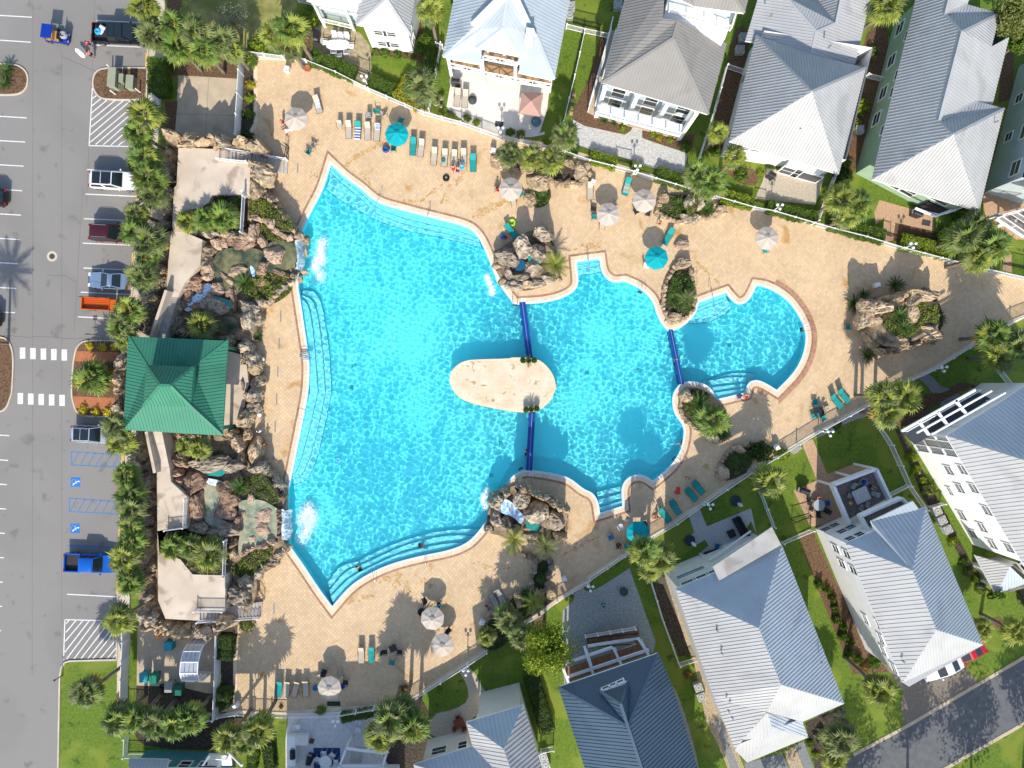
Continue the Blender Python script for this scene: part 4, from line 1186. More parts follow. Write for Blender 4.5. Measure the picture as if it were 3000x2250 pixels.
waterfall('waterfall','wide white waterfall pouring from the southern pond into the big pool','C2:345,1085 345,1170 345,1250 345,1325',1.5,'C2:435,1085 425,1160 440,1240 420,1330')
rk(nw,'B2:545,420,30,35,0,.7,-.3 545,520,14,45,0,.5,-.3 520,685,40,24,0,.6,-.3 495,740,20,30,0,.7,-.2','tan')
def foam(s,rad,n,label,squash=(1,1),ang=0.):
 rd=np.random.default_rng(n);V=[];F=[];m=MB();c0=PT(s)
 for c in c0:
  for i in range(n//len(c0)):
   x,y=rd.normal(0,rad*squash[0]),rd.normal(0,rad*squash[1])
   x,y=x*math.cos(ang)-y*math.sin(ang),x*math.sin(ang)+y*math.cos(ang)
   r=rd.uniform(.008,.045)*max(.25,1-math.hypot(x,y)/(rad*2.4));z=WZ+.02+rd.uniform(0,.05)
   p=(c.x+x,c.y+y,z)
   m.add([(p[0]+r*1.6,p[1],p[2]),(p[0],p[1]+r*1.6,p[2]),(p[0]-r*1.6,p[1],p[2]),(p[0],p[1]-r*1.6,p[2]),(p[0],p[1],p[2]+r)],[(0,1,4),(1,2,4),(2,3,4),(3,0,4)])
 return tag(m.build('foam',FOAMM),label,'foam',kind='stuff')
foam('B2:675,450 660,520 640,590 620,640 660,710 670,580',.62,3000,'white foam on the pool below the northern waterfall',(.6,.9))
foam('C2:560,1080 590,1130 580,1190 550,1250 520,1310 510,1170 540,1130',.66,4600,'white foam on the pool below the wide southern waterfall',(.75,.9))
foam('B2:2010,725 2030,770 2045,820 2050,850',.36,1100,'foam streak below the limescaled apron of the northern island rocks',(.6,.8))
foam('C2:2010,940 1985,980 1975,1020 2000,1060',.36,1000,'foam streak beside the lower waterfall rocks',(.6,.8))
# the small waterfall island above the dividing wall
n2=formation('rock_formation','boulder island with a small dark pool and a palm, above the dividing wall','rock formation','B3',400,600)
bed(n2,'B3:115,600 160,500 290,420 420,340 580,340 620,480 700,650 620,760 480,820 330,840 200,790',.35,it=2)
rk(n2,'B3:240,570,110,60,20,2.4 355,480,75,85,-20,3.0 480,520,85,65,30,2.6 540,380,85,50,15,3.2 430,660,75,55,-20,1.5 350,720,80,35,0,1.3 295,790,75,40,20,1.5 470,780,75,35,0,.9 570,740,55,35,0,.9 170,560,40,40,0,1.4 250,700,35,50,0,1.1','grey')
rk(n2,'B3:390,780,60,35,-20,1.2 200,760,35,30,0,.7 640,740,50,18,15,.4 150,640,35,25,0,.6','tan')
pond(n2,'B3:280,610 350,570 400,620 390,670 310,680',.9,paint('dark_pool_water',(.015,.09,.16),.08),it=2)
pond(n2,'B3:390,540 450,560 500,600 480,630 420,620',1.1,TEALW,it=2)
MB().prism(smooth('B3:118,660 165,645 222,640 210,700 205,750 180,795 150,760 140,700','',1),-.1,.25).build('limescale_apron',paint('limescale',(.82,.8,.7),.6),n2)
pd=STRUCT(MB().sheet(smooth('B3:115,560 620,400 720,600 740,740 700,800 560,850 400,880 330,880 270,830 200,800','',1),.021).build('planter_paving',COPE))if 0 else None
cover('B3:420,360 560,330 610,400 620,480 560,440 470,420',.35,'moss','mossy patch on top of the boulder island','olive',z0=1.2)
# the lower waterfall rocks
n3=formation('rock_formation','boulder pile with a teal basin and waterfall at the lower pool edge','rock formation','C3',400,1150)
bed(n3,'C3:90,1050 200,940 330,870 500,950 560,1000 720,1080 740,1110 700,1290 600,1350 440,1330 300,1300 100,1290 60,1240',.35,it=2)
bed(n3,'C3:310,890 400,910 560,1000 720,1095 720,1200 690,1240 560,1250 470,1180 380,1090 320,1000',2.7,it=1)
rk(n3,'C3:150,1010,60,70,40,2.2 360,1010,65,65,30,2.2,2.3 480,1100,100,75,-25,2.2,2.2 640,1170,78,74,0,2.3,1.5 220,940,45,40,0,2.0 150,1160,45,65,0,1.7 230,1200,50,60,0,1.6 90,1240,40,35,0,1.2 300,1250,60,40,0,1.3 440,1290,60,40,0,1.4 540,1180,25,70,0,1.4','grey')
rk(n3,'C3:450,1330,45,45,0,1.2 670,1300,60,35,20,1.2 410,1250,40,30,0,1.0 200,960,50,30,30,1.1 720,1180,15,100,0,1.0','tan')
rocks_along(n3,'C3:320,880 400,910 480,970 570,1000 640,1050 700,1090 730,1100',.8,2.2,z0=3.2,mats=['tan','grey'])
pond(n3,'C3:415,1135 500,1180 490,1270 440,1260 375,1220',1.2,TEALW,it=1)
pond(n3,'C3:170,980 260,1010 330,1090 380,1150 350,1220 300,1150 200,1120 130,1080',1.0,BLUEW,'cascade',2)
cover('C3:290,900 330,890 440,980 520,1030 500,1060 400,1030 330,960',.5,'bushes','dark green plants behind the lower waterfall rocks','dark',z0=2.7)
cover('C3:540,1010 610,1010 650,1070 600,1110 550,1070',.7,'bushes','small bush between the lower boulders','hedge',z0=2.7)
cover('C3:580,1230 700,1250 690,1300 580,1330',.5,'bushes','plants at the foot of the lower boulders','hedge',z0=.3)
n4=formation('planter','narrow rock-edged planter with a cycad, below the boulder pile','planter','C3',520,1560)
rocks_along(n4,'C3:350,1450 430,1480 490,1500 D3:440,80 430,150 430,220 500,240 560,220 570,100 C3:600,1530 580,1480',.6,.8,mats=['grey','tan'])
cover('C3:500,1500 590,1500 590,1620 D3:570,60 550,200 450,220 440,100',.4,'ground cover','ground cover in the narrow rock-edged planter','dark',z0=.2)
# planters on the deck
def planter(label,rim,rim_w,rim_h,plants=None,mats=('tan','tan','grey'),soil=None,kind='hedge',hmax=.45,cl=None):
 p=PT(rim);c=sum(p,Vector())/len(p)
 r=root('planter',label,'planter',(c.x,c.y,0))
 if soil:MB().prism(smooth(soil,'',1),0,.28).build('soil',MULCHD,r)
 rocks_along(r,rim,rim_w,rim_h,mats=list(mats))
 return r
e1=planter('large eastern planter with pale boulders, cycads and bright moss','B4:960,930 1100,900 1270,870 1400,850 1490,870',1.0,2.8,soil='B4:890,950 960,900 1250,870 1490,860 1560,1080 1500,1200 1250,1300 1040,1340 960,1250 880,1080')
bed(e1,'B4:960,950 1250,900 1480,890 1540,1080 1480,1180 1250,1270 1050,1290 930,1100',2.6,it=1)
rocks_along(e1,'B4:900,1000 940,1150 1000,1290 1060,1330 1200,1300 1400,1230 1520,1170',.9,2.4)
rk(e1,'B4:950,960,60,58,0,2.0,2.3 1050,975,90,48,0,2.0,2.3 930,1050,48,85,0,2.0,1.9 990,1080,60,40,0,1.6,2.0 1310,1015,45,78,0,1.5,2.4 1390,865,105,42,5,1.8,2.4 1330,900,38,62,40,1.6,2.4 1400,1160,135,58,20,1.6,1.4 1200,1250,68,58,0,1.7,1.2 950,1170,40,120,-15,1.4 1050,1220,45,70,0,1.3 1100,1160,60,40,0,1.2 1290,1200,60,40,30,1.3 1010,1300,40,50,0,1.0','tan')
rk(e1,'B4:1150,900,110,28,8,1.2 1060,1240,30,50,0,1.3','grey')
cover('B4:1320,930 1490,900 1530,1060 1490,1120 1400,1110 1330,1180 1270,1230 1130,1190 1030,1080 1110,980 1250,970',.35,'moss','bright moss covering the top of the large eastern planter','moss',z0=2.65)
e2=planter('curved rock-edged planter with three palms by the northern fence','A3:140,1250 150,1340 260,1370 400,1380 560,1440 620,1480 700,1490 800,1500 880,1440 900,1370 850,1340 720,1330',.95,.9,soil='A3:130,1240 420,1230 720,1320 880,1360 870,1450 780,1500 560,1440 400,1390 160,1340',mats=('tan',))
rk(e2,'A3:500,1460,90,70,0,1.6 170,1310,60,50,0,1.1 430,1610,55,50,30,.9 840,1400,60,60,0,1.2','tan')
e3=planter('green planter with cycads and a mossy rock chute by the fence','B3:1500,70 1470,130 1440,200 1560,260 1680,285 1800,240 1930,230 2000,180',.6,.6,soil='B3:1450,150 1520,60 1700,60 1900,130 1930,220 1780,270 1600,260 1460,210',mats=('tan',))
rk(e3,'B3:1510,80,45,45,0,1.2 1960,185,60,45,0,1.0 1920,150,25,25,0,.7','tan');rk(e3,'B3:1710,110,35,60,10,1.6 1790,110,35,65,-10,1.6 1690,240,50,35,0,1.0 1760,250,30,40,0,1.1','grey')
cover('B3:1720,50 1790,50 1790,130 1750,240 1690,230 1700,130',.2,'moss','mossy strip running down the rock chute','moss',z0=1.3)
cover('B3:1470,140 1540,60 1690,80 1680,250 1580,240 1460,200',.4,'ground cover','leafy planter bed left of the mossy chute','hedge',z0=.28)
cover('B3:1800,110 1920,130 1925,210 1800,240 1780,180',.4,'ground cover','leafy planter bed right of the mossy chute','hedge',z0=.28)
e4=planter('tall green planter between the middle pool and the eastern pool','B3:1600,640 1540,740 1510,850 1500,960 1540,1060 1600,1090 1680,1050 1740,1000 1760,900 1740,760 1720,650',.55,.55,soil='B3:1590,640 1720,650 1760,880 1740,1010 1600,1090 1500,980 1520,800',mats=('tan',))
rk(e4,'B3:1660,615,65,45,0,1.3 1590,1050,60,45,20,.8 1550,1080,30,30,0,.5','tan')
cover('B3:1590,680 1710,670 1750,820 1755,920 1700,1040 1600,1010 1525,940 1530,820',.75,'bushes','dense green bushes in the planter between the two pools','hedge',z0=.28)
e5=planter('planter with a rock and palms beside the lower pool bay','C3:1700,110 1650,170 1640,260 1680,360 1800,460 1900,520',.5,.5,soil='C3:1660,160 1740,100 1870,140 2000,260 2040,440 2000,520 1880,520 1760,420 1640,300',mats=('tan',))
rk(e5,'C3:1690,165,50,55,0,1.2 1900,500,70,45,20,.9','tan')
cover('C3:1730,110 1850,120 1900,200 1700,240 1650,260 1720,180',.6,'bushes','dark bushes round the rock of the lower bay planter','dark',z0=.28)
cover('C3:1640,250 1760,240 1830,400 1720,350',.5,'bushes','leafy edge of the lower bay planter','hedge',z0=.28)
e6=planter('curved planter along the fence with cycads and a boulder','C3:2200,560 2100,590 2010,650 1960,730 1940,800',.55,.5,soil='C3:2212,570 2080,600 1980,690 1940,820 2030,860 2212,760',mats=('tan',))
rk(e6,'C3:1985,800,50,60,0,1.1 2120,600,60,30,10,.7','tan')
cover('C3:2212,580 2100,630 2030,700 2030,830 2212,740',.5,'bushes','plants in the curved planter along the fence','hedge',z0=.28)
e7=planter('big leafy bed by the lower fence with palms and cycads','D3:300,240 230,330 130,400 60,500 10,600',.4,.4,soil='D3:440,210 330,230 220,340 100,430 10,560 0,650 100,660 300,500 480,390 600,300 640,260 560,230',mats=('tan',))
rk(e7,'D3:330,290,40,60,0,.8 600,250,50,40,0,.8','tan')
cover('D3:330,240 220,350 100,440 20,560 0,650 120,720 250,640 330,480 450,380 560,300 540,240',.7,'bushes','dense leafy bed at the foot of the lower fence','dark',z0=.28)
e8=root('boulder','lone reddish boulder standing on the deck by the teal umbrella','boulder',tuple(W('B3',1655,455)))
rk(e8,'B3:1655,455,55,35,10,.9','pink')
e9=planter('small bed of plants beside the northern umbrella row','B3:390,60 400,120 440,150',.6,.6,soil='B3:400,10 560,0 600,60 560,140 480,170 420,130',mats=('tan','grey'))
rk(e9,'B3:425,95,45,40,30,.8','tan')
cover('B3:420,10 560,0 595,60 560,130 480,165 430,130',.55,'bushes','leafy bed with a cycad on the upper deck','hedge',z0=.2)
# buildings
GALV=roofm('galvanised_roof',(.41,.415,.41))
GALVB=roofm('pale_blue_and_shade_roof',(.39,.44,.475))  # one house's own pale blue; elsewhere blue shade painted on slopes away from sun
GREYR=roofm('grey_roof',(.235,.225,.21),rough=.75)
SUNLITR=roofm('sunlit_roof',(.4,.4,.392))  # sunlit copy of the roof metal; the slope's light is put into its colour
NAVYR=roofm('navy_roof',(.06,.1,.14),rough=.35)
GREENR=roofm('green_roof',(.045,.2,.125),rough=.5)
STUCCO=M('white_stucco',(.78,.78,.76),.7,(.72,.72,.7),scale=1)
CREAMW=M('cream_siding',(.62,.6,.54),.7,(.57,.55,.49),scale=1)
GREENW=M('sage_siding',(.3,.42,.29),.7,(.26,.37,.25),scale=1)
GREYW=M('blue_grey_siding',(.42,.48,.5),.7,(.37,.43,.45),scale=1)
TEALWL=M('teal_siding',(.06,.24,.27),.7,(.05,.2,.23),scale=1)
WOOD=M('deck_wood',(.3,.16,.085),.7,(.2,.1,.05),scale=3,rnd=.1)
PLANKG=M('grey_deck_wood',(.25,.2,.17),.75,(.19,.155,.13),scale=3)
SLATE=M('dark_glass_screen',(.05,.06,.07),.3)
pv=House('pavilion','open pavilion with a two-tier green metal hip roof above the rocks','pavilion','B1',1430,1640,CREAM,GREENR,GREENR)
pv.pts('a=B1:1038,1203@5.6 b=B1:1848,1240@5.6 c=C1:1802,487@5.6 d=C1:998,440@5.6 e=B1:1195,1450@6.3 f=B1:1560,1462@6.3 g=C1:1532,240@7.3 h=C1:1168,236@7.3 '
  'e2=B1:1185,1435@7.9 f2=B1:1568,1452@7.9 g2=C1:1545,250@7.25 h2=C1:1160,246@7.25 r=B1:1295,1600@9.6 s=B1:1378,1602@9.6')
pv.roofs('a b f e / b c g f / d a e h / c d h2 g2 g',pitch=.33)
pv.roofs('e2 f2 s r / f2 g2 s / h2 e2 r / g2 h2 r s',pitch=.33,fascia=.55)
pv.posts('B1:1090,1260@5.5 1790,1290@5.5 C1:1750,430@5.5 1060,400@5.5',0,5.5,.35)
pv.walls([W('B1',1110,1260,3.1),W('B1',1790,1290,3.1),W('C1',1750,430,3.1),W('C1',1060,400,3.1)],3.05,0,ROCKBED,'pavilion_base',top=True)
h1=House('house','white two-storey house with a grey hip roof and a railed porch by the flagstone patio','house','A2',1190,300,STUCCO,GALV)
h1.pts('a=A2:948,200@5.5 b=A2:1378,268@5.5 c=A2:1190,-15@8.2 d=A2:1210,-330@8.2 e=A2:1455,-160@5.5 f=A2:985,-60@6 g=A2:1000,-330@5.5 '
  'w=A2:545,8@5.5 x=A2:963,72@5.5 y=A2:1060,-70@6.9 z=A2:560,-150@7.2')
h1.roofs('a b c / b e d c / a c d g f');h1.roofs('w x y z')
h1.walls([W('A2',1010,218,4.85),W('A2',1366,262,4.85),W('A2',1440,-150,4.85),W('A2',1030,-230,4.85)],5.5)
for u,z in[(.35,4.0),(.56,4.0),(.34,1.45),(.55,1.45)]:h1.win(0,u,z,1.25,.95)
h1.win(1,.15,4,.7,1.2);h1.win(1,.15,1.5,.7,1.2)
h1.walls([W('A2',660,130),W('A2',1000,210),W('A2',1030,-60),W('A2',640,-120)],5.5,mat=GREYW)
h1.rail('A2:640,62 800,92 960,126',3.4);h1.rail('A2:700,185 820,212 935,240',.9,.9)
h1.slab('A2:635,60 962,128 990,50 650,-20',3.3);h1.posts('A2:702,216 935,242',0,5.4,.28)
h1.beam('A2:620,30@5.3 962,80@5.3 620,30@5.3 560,-60@5.3')
h2=House('house','big house with a pale blue metal roof, cross-braced balconies and a white patio','house','A3',100,400,STUCCO,GALVB)
h2.pts('L=A2:1648,458@7.2 L2=A2:1965,517@7.2 La=A2:1750,-60@7.2 R=A3:622,641@7.2 R2=A3:335,587@7.2 Ra=A3:757,-60@7.2 M=A3:242,-40@11 N=A3:262,-200@11 Lb=A2:1770,-250@7.2 Rb=A3:790,-250@7.2 '
  'CL=A2:1916,384@7.9 CR=A3:357,462@7.9 CA=A3:205,213@10.1 vl=A2:1928,245@8.9 vr=A3:472,282@8.6 K=A2:1965,400@7.7 K2=A3:340,470@7.7')
h2.roofs('L L2 K vl / L vl M N Lb La / R2 R vr K2 / R Ra Rb N M vr',pitch=.33)
h2.roofs('CL CR CA / CL CA M vl / CR vr M CA',pitch=.33)
h2.pts('p=A2:1878,182@9.6 q=A2:1942,196@9.5 r=A2:2172,-30@11.3 s=A2:2100,-40@11.3 t=A3:268,-30@11.3 u=A3:330,-30@11.3 v=A3:476,282@9.3 w=A3:416,268@9.3')
h2.roofs('p q r s / t u v w',pitch=.28,fascia=.5)
MB().box(tuple(W('A3',418,305,9.6)),(.75,1.0,1.9),R(-8)).build('chimney',STUCCO,h2.r)
h2.walls([W('A2',1760,520),W('A3',560,640),W('A3',660,-250),W('A2',1870,-300)],7.2,mat=STUCCO)
for u in(.1,.28,.45,.62,.8):h2.win(0,u,1.6,1.6,2.0);h2.win(0,u,4.6,1.4,1.7)
h2.win(1,.2,4.5,.8,1.3);h2.win(3,.8,4.5,.8,1.3)
TANW=M('tan_boards',(.42,.26,.13),.7,(.34,.2,.1),scale=3)
h2.slab('A2:1720,545 1985,605 A3:30,620 310,670 585,715 610,620 A2:1740,460',3.1,mat=TRIM);h2.slab('A2:1722,536 1985,592 A3:25,608 310,655 585,700 605,610 A2:1740,455',3.16,.05,TANW,'porch_floor')
h2.rail('A2:1720,545 1980,605 A3:45,612 300,662 585,712',3.15,1.05,xrail=True)
h2.slab('A2:1985,470 A3:45,480 320,535 330,470 A2:1990,420',5.9,mat=TRIM);h2.slab('A2:1990,465 A3:50,474 318,528 326,470 A2:1995,420',5.96,.05,TANW,'porch_floor')
h2.rail('A2:1985,470 A3:40,480 320,533',5.95,1.0,xrail=True)
for t in('A2:1727,632','A2:1990,700','A3:46,702','A3:302,742','A3:577,742'):h2.posts(t,0,7.3,.32)
h2.beam('A2:1705,470@6.9 1965,520@6.9 A3:330,585@6.9 600,642@6.9')
h3=House('house','three-storey house with a grey ribbed hip roof, white columns and two long balconies','house','A3',1450,600,STUCCO,GREYR)
h3.pts('L=A3:1003,672@8.1 R=A3:1867,927@8.1 A=A3:1580,310@11.2 B=A3:1622,165@11.2 e=A3:2017,350@8.1 c=A3:1500,150@10.9 d=A3:1515,-80@10.9 f=A3:1210,-80@8.1')
h3.roofs('L R A / L A B c d f / A R e B',pitch=.3)
h3.walls([W('A3',1000,845),W('A3',1690,1025),W('A3',1850,480),W('A3',1160,200)],8.1,mat=GREYW)
for z in(1.4,4.2,7.0):
 for u in(.14,.5,.86):h3.win(0,u,z,1.3,2.0)
for u in(.2,.5,.8):h3.win(1,u,4.2,.9,1.4)
for z,zr in((2.75,2.8),(5.45,5.5)):
 h3.slab('A3:962,925 1635,1105 1660,1010 1000,835',z,.3);h3.rail('A3:962,925 1185,985 1410,1042 1632,1102',zr)
for t in('A3:955,940','A3:1190,1000','A3:1412,1055','A3:1626,1122'):h3.posts(t,0,8.1,.42)
h3.slab('A3:940,945 1640,1130 1670,1010 1000,835',.15,.2,CONC,'porch_floor')
h3.walls([W('A3',1500,155,10),W('A3',1985,342,9.2),W('A3',2090,70,10),W('A3',1570,-120,10)],9.9,5,top=True,name='tower_wall')
h3.rail('A3:1540,110 1830,185 2040,250',9.95,.95);h3.rail('A3:2040,250 2085,100',9.95,.95)
h3.walls([W('A3',1590,0,10),W('A3',1745,50,10),W('A3',2010,155,10),W('A3',2080,-60,10),W('A3',1620,-130,10)],12.4,9.9,GREYW,'upper_wall')
h3.walls([W('A3',1755,62,10.1),W('A3',1990,135,10.1),W('A3',2090,-60,10),W('A3',1800,-130,10)],12.4,9.9,STUCCO,'upper_wall')
h3.win(0,.42,11.3,1.1,1.0);h3.win(0,.85,11.3,1.1,1.0)
h3.pts('p=A3:1560,-40@12.4 q=A3:1755,52@12.4 r=A3:2160,106@12.4 s=A3:2215,-100@12.4 t=A3:2050,-80@14 v=A3:1745,-90@13.6 ')
h3.roofs('q r t v / r s t / p q v')
lad=h3.rail('A3:1072,222 1000,560 890,908',.1,2.4,gap=.42,name='side_trellis',wd=.05)
h3.slab('A3:1075,235 890,908 960,940 1120,260',.3,.2,CONC,'side_walk')
h3.beam('A3:1080,220@2.6 905,850@2.6 1120,235@2.6 950,860@2.6',.15,.15)
h4=House('house','white house with a pale pyramid roof behind a lower galvanised roof','house','A4',300,900,STUCCO,GALV)
h4.pts('FL=A3:2036,1146@5.3 FR=A4:712,1412@5.3 BR=A4:932,550@5.3 BL=A4:43,288@5.3 A=A4:495,742@11.6')
h4.roofs('FL FR A',mat=SUNLITR);
h4.pts('a=A4:-45,330@4.6 P=A4:487,437@7.6 Q=A4:530,258@7.6 c=A4:272,-30@8.0 d=A4:72,-60@4.6 k=A4:690,187@7.2 l=A4:500,-30@4.2 m=A4:742,-60@7.2 n=A4:980,-60@4.6 o=A4:843,522@4.6')
h4.on('P','A','BL','BR');zP=h4.V['P'].z
for k,q in(('Q',(530,258)),('c',(272,-30)),('k',(690,187)),('m',(742,-60))):h4.V[k]=W('A4',*q,zP)
h4.V['l']=W('A4',500,-30,zP-3.4);h4.on('c a','P','Q','d');h4.on('k m o','P','Q','n')
h4.roofs('FR BR A / BR P BL A / BL FL A');h4.roofs('a P Q c d / Q c l k / P o n m k Q / l k m')
h4.walls([W('A3',1962,1270),W('A4',600,1410),W('A4',800,560),W('A3',2190,430)],5.3)
for u in(.12,.23,.34):h4.win(0,u,3.9,.95,.8)
h4.win(3,.3,3.6,.9,1.3);h4.win(3,.62,3.6,.9,1.3);h4.win(3,.3,1.4,.9,1.3)
h4.walls([W('A4',215,1402),W('A4',470,1475),W('A4',560,1420),W('A4',250,1340)],2.7,name='sunroom_wall',top=True,mat=TRIM)
h4.win(0,.25,1.45,2.0,2.1,'screen',glass=SLATE);h4.win(0,.75,1.45,2.8,2.1,'screen',glass=SLATE,mull=0)
h4.vents('A4:158,130@6.6 390,1050@8 632,382@6.8')
h5=House('house','sage green house with a long galvanised roof of several cross gables','house','A4',1400,900,GREENW,GALV)
h5.pts('FL=A4:983,1453@5.2 FR=A4:1848,1712@5.2 A=A4:1642,1090@11.6 B=A4:1525,980@11.4 D=A4:1712,258@11.2 E=A4:1575,118@11.0 F=A4:1620,-60@11.0 G=A4:1352,-60@5.2 '
  'H=A4:1832,818@6.6 I=A4:2052,880@5.2 J=A4:1950,376@7.2 K=A4:2092,300@5.2 L=A4:1957,846@5.2 M=A4:2018,108@5.2 N=A4:1752,36@6.8 O=A4:1790,-60@7.0')
h5.on('B D E F','FL','G','A');h5.on('H J','B','D','L');h5.roofs('FL FR A',mat=SUNLITR);h5.roofs('FL A B D E F G / A I FR / B H I A / B D M J H / J K L H / E N M D / E F O N',pitch=.33)
h5.walls([W('A4',848,1405),W('B4',1500,225),W('A4',1850,300),W('A4',1160,190)],5.3)
for u in(.09,.3,.51,.68):h5.win(3,u,2.0,1.3,1.5)
for u in(.2,.45,.56,.8):h5.win(3,u,4.5,1.0,1.0)
h5.win(0,.2,3.4,1.4,1.4);h5.win(0,.38,1.9,1.5,1.5);h5.win(0,.53,1.9,1.5,1.5);h5.win(0,.8,3.6,2.2,1.2,glass=SLATE)
h5.walls([W('B4',1330,165),W('B4',1480,225),W('B4',1560,130),W('B4',1420,90)],2.6,name='porch_wall',mat=DARKIN)
h5.rail('B4:1300,190 1500,235',.1,1.0);h5.beam('B4:1330,165@2.7 1490,232@2.7 1490,232@2.7 1660,180@3.4');h5.posts('B4:1490,235 1620,190',0,3.2,.2)
h5.vents('A4:1525,655@7.5 1255,1255@7 1980,990@6.5 2000,210@6')
h6=House('house','blue-grey house with white windows and a white porch at the edge beside the sage house','house','A4',2350,1000,GREYW,GALV)
h6.walls([W('A4',1890,1560),W('A4',2420,1720),W('A4',2640,600),W('A4',2170,540)],6.2)
for u in(.06,.32,.62,.9):h6.win(3,u,4.6,1.5,1.4)
for u in(.3,.6):h6.win(3,u,1.8,.9,1.1)
h6.win(0,.35,4.4,1.3,1.5)
h6.pts('a=A4:2215,1640@6.3 b=A4:2700,1760@6.3 c=A4:2900,500@6.3 d=A4:2420,500@6.3 e=A4:2500,1300@9 f=A4:2600,800@9')
h6.roofs('a b e / b c f e / c d f / d a e f')
h6.rail('B4:1995,235 2212,175',3.0,1.0);h6.beam('B4:1985,245@3 2212,180@3 1985,250@3 2212,400@2.9 2000,310@2.6 2212,250@2.6 2160,360@2.4 2300,330@2.4',.22,.25)
h6.posts('B4:1870,265 2000,312 2150,365',0,3,.25)
h6.slab('B4:1985,245 2212,400 2400,300 2200,170',2.85,.2,PLANKG);h6.rail('B4:1985,245 2212,400',2.9,1.0);h6.rail('B4:2100,215 2310,345',2.9,1.0)
h7=House('house','large white lap-sided house with a glazed multi-storey porch frame','house','C4',1900,1000,STUCCO,GALVB)
h7.pts('N=C4:1583,488@8.8 E=C4:2330,20@8.8 E2=C4:2900,900@8.8 A=C4:2480,770@14 B=D4:2700,400@14 S=D4:2220,30@8.8 S2=D4:2900,100@8.8')
h7.roofs('N E A',mat=GALVB,pitch=.36);h7.roofs('N A B S',mat=SUNLITR,pitch=.42);h7.roofs('E E2 B A / S B S2')
F7=[Vector((*q,0))for q in offset([(h7.V[k].x,h7.V[k].y)for k in('N','S','S2','E2','E')],-.35)]
h7.walls(F7,8.8)
m=MB();a,b=F7[0],F7[1];nn=Vector((b.y-a.y,a.x-b.x,0)).normalized()*-1
if nn.dot(a-F7[2])<0:nn=-nn
for i in range(1,29):m.bar(a+nn*.012+Vector((0,0,i*.3)),b+nn*.012+Vector((0,0,i*.3)),.03,.05)
STUFF(m.build('siding_laps',TRIM,h7.r))
a,b=Vector(F7[0][:2]),Vector(F7[1][:2]);d7=(b-a).normalized();n7=Vector((nn.x,nn.y))
for u,z in[(.30,4.6),(.45,4.6),(.88,1.6),(.72,1.6),(.27,7.3),(.42,7.3),(.6,7.3),(.5,2.2),(.78,4.4),(.92,4.4),(.9,7.2)]:
 h7.win_at(a.lerp(b,u),d7,n7,z,1.0 if z!=2.2 else .9,1.3 if z!=2.2 else .8)
for z in(1.7,4.5,7.1):
 for k,g in((.045,SLATE),(.105,GLASS)):h7.win_at(a.lerp(b,k),d7,n7,z,1.7,2.3,kind='glass_door',glass=g,mull=0)
PF='C4:1222,450 1360,375 1508,292 1655,200 1815,118'
h7.posts(PF.replace('C4:','C4:'),0,8.7,.26)
for z in(2.9,5.7,8.5):h7.beam('C4:1222,450@{0} 1815,118@{0} 1360,375@{0} 1440,480@{0} 1508,292@{0} 1590,400@{0} 1655,200@{0} 1740,310@{0}'.format(z),.24,.26)
for z in(2.9,5.7):
 h7.rail('C4:1225,448 1815,118',z,1.0,gap=1.2);h7.slab('C4:1222,450 1815,118 1960,200 1330,560',z-.1,.2,SLATE)
h7.beam('C4:1345,465@8.6 1950,125@8.6 1465,478@8.6 2060,140@8.6',.16,.2)
h7.pts('p=C4:1815,1456@3.3 q=D4:1985,255@3.3 r=D4:2100,28@5.0 s=D4:2240,160@3.3 t=C4:2130,1540@5.0')
h7.roofs('p q r t',mat=SUNLITR);h7.roofs('q s r')
h7.posts('C4:1800,1520 D4:1850,130',0,3.2,.25);h7.walls([W('D4',1790,10),W('D4',1940,170),W('D4',2150,110),W('D4',2000,-60)],3.2,mat=CREAMW,name='porch_wall')
h8=House('house','white stucco house with a grey metal hip roof and a parapeted roof deck','house','D4',1200,400,STUCCO,GALVB)
h8.pts('a=C4:763,1358@8.6 b=C4:1005,1258@8.6 c=C4:972,1182@8.6 d=C4:1312,1018@8.6 e=C4:1362,1086@8.6 f=C4:1416,1066@8.6 A=C4:1308,1578@11.8 B=D4:1502,540@11.8 g=D4:1882,662@8.6 h=D4:1280,1000@8.6 k=D4:1230,968@8.6')
h8.roofs('a b c d e f A',pitch=.4);h8.roofs('a A B k',mat=SUNLITR,pitch=.42);h8.roofs('A f g B',pitch=.3);h8.roofs('B g h k',mat=GALV,pitch=.3)
h8.walls('a k h g f',8.6,inset=.4)
for u,z in[(.1,6.6),(.22,6.6),(.1,4.0),(.22,4.0),(.65,4.2),(.75,6.4),(.86,5.6),(.97,6.6),(.62,7.4)]:h8.win(0,u,z,.8 if u<.3 else 1.0,1.5 if u<.3 else 1.0)
for u,z in[(.78,7),(.9,7),(.72,4.2),(.85,4.2),(.8,1.6),(.93,1.6)]:h8.win(4,u,z,.9,1.2)
dk=[W('C4',640,880,3.3),W('C4',985,750,3.3),W('C4',1105,1005,3.3),W('C4',770,1190,3.3)]
MB().prism([(v.x,v.y)for v in dk],3.0,3.3).build('roof_deck',TRIM,h8.r)
ce=sum(dk,Vector())/4;n=26
for i in range(n):
 ins=[ce+(v-ce)*.93 for v in dk];t0,t1=i/n,(i+.93)/n
 q=[ins[0].lerp(ins[3],t0),ins[1].lerp(ins[2],t0),ins[1].lerp(ins[2],t1),ins[0].lerp(ins[3],t1)]
 MB().prism([(v.x,v.y)for v in q],3.29,3.325).build('plank',PLANKG,h8.r)
m=MB()
for i in(3,0,1):m.bar(dk[i]+Vector((0,0,.5)),dk[(i+1)%4]+Vector((0,0,.5)),.28,1.0)
m.build('deck_parapet',TRIM,h8.r)
h8.posts('C4:537,850 690,785 835,715',0,4.2,.2)
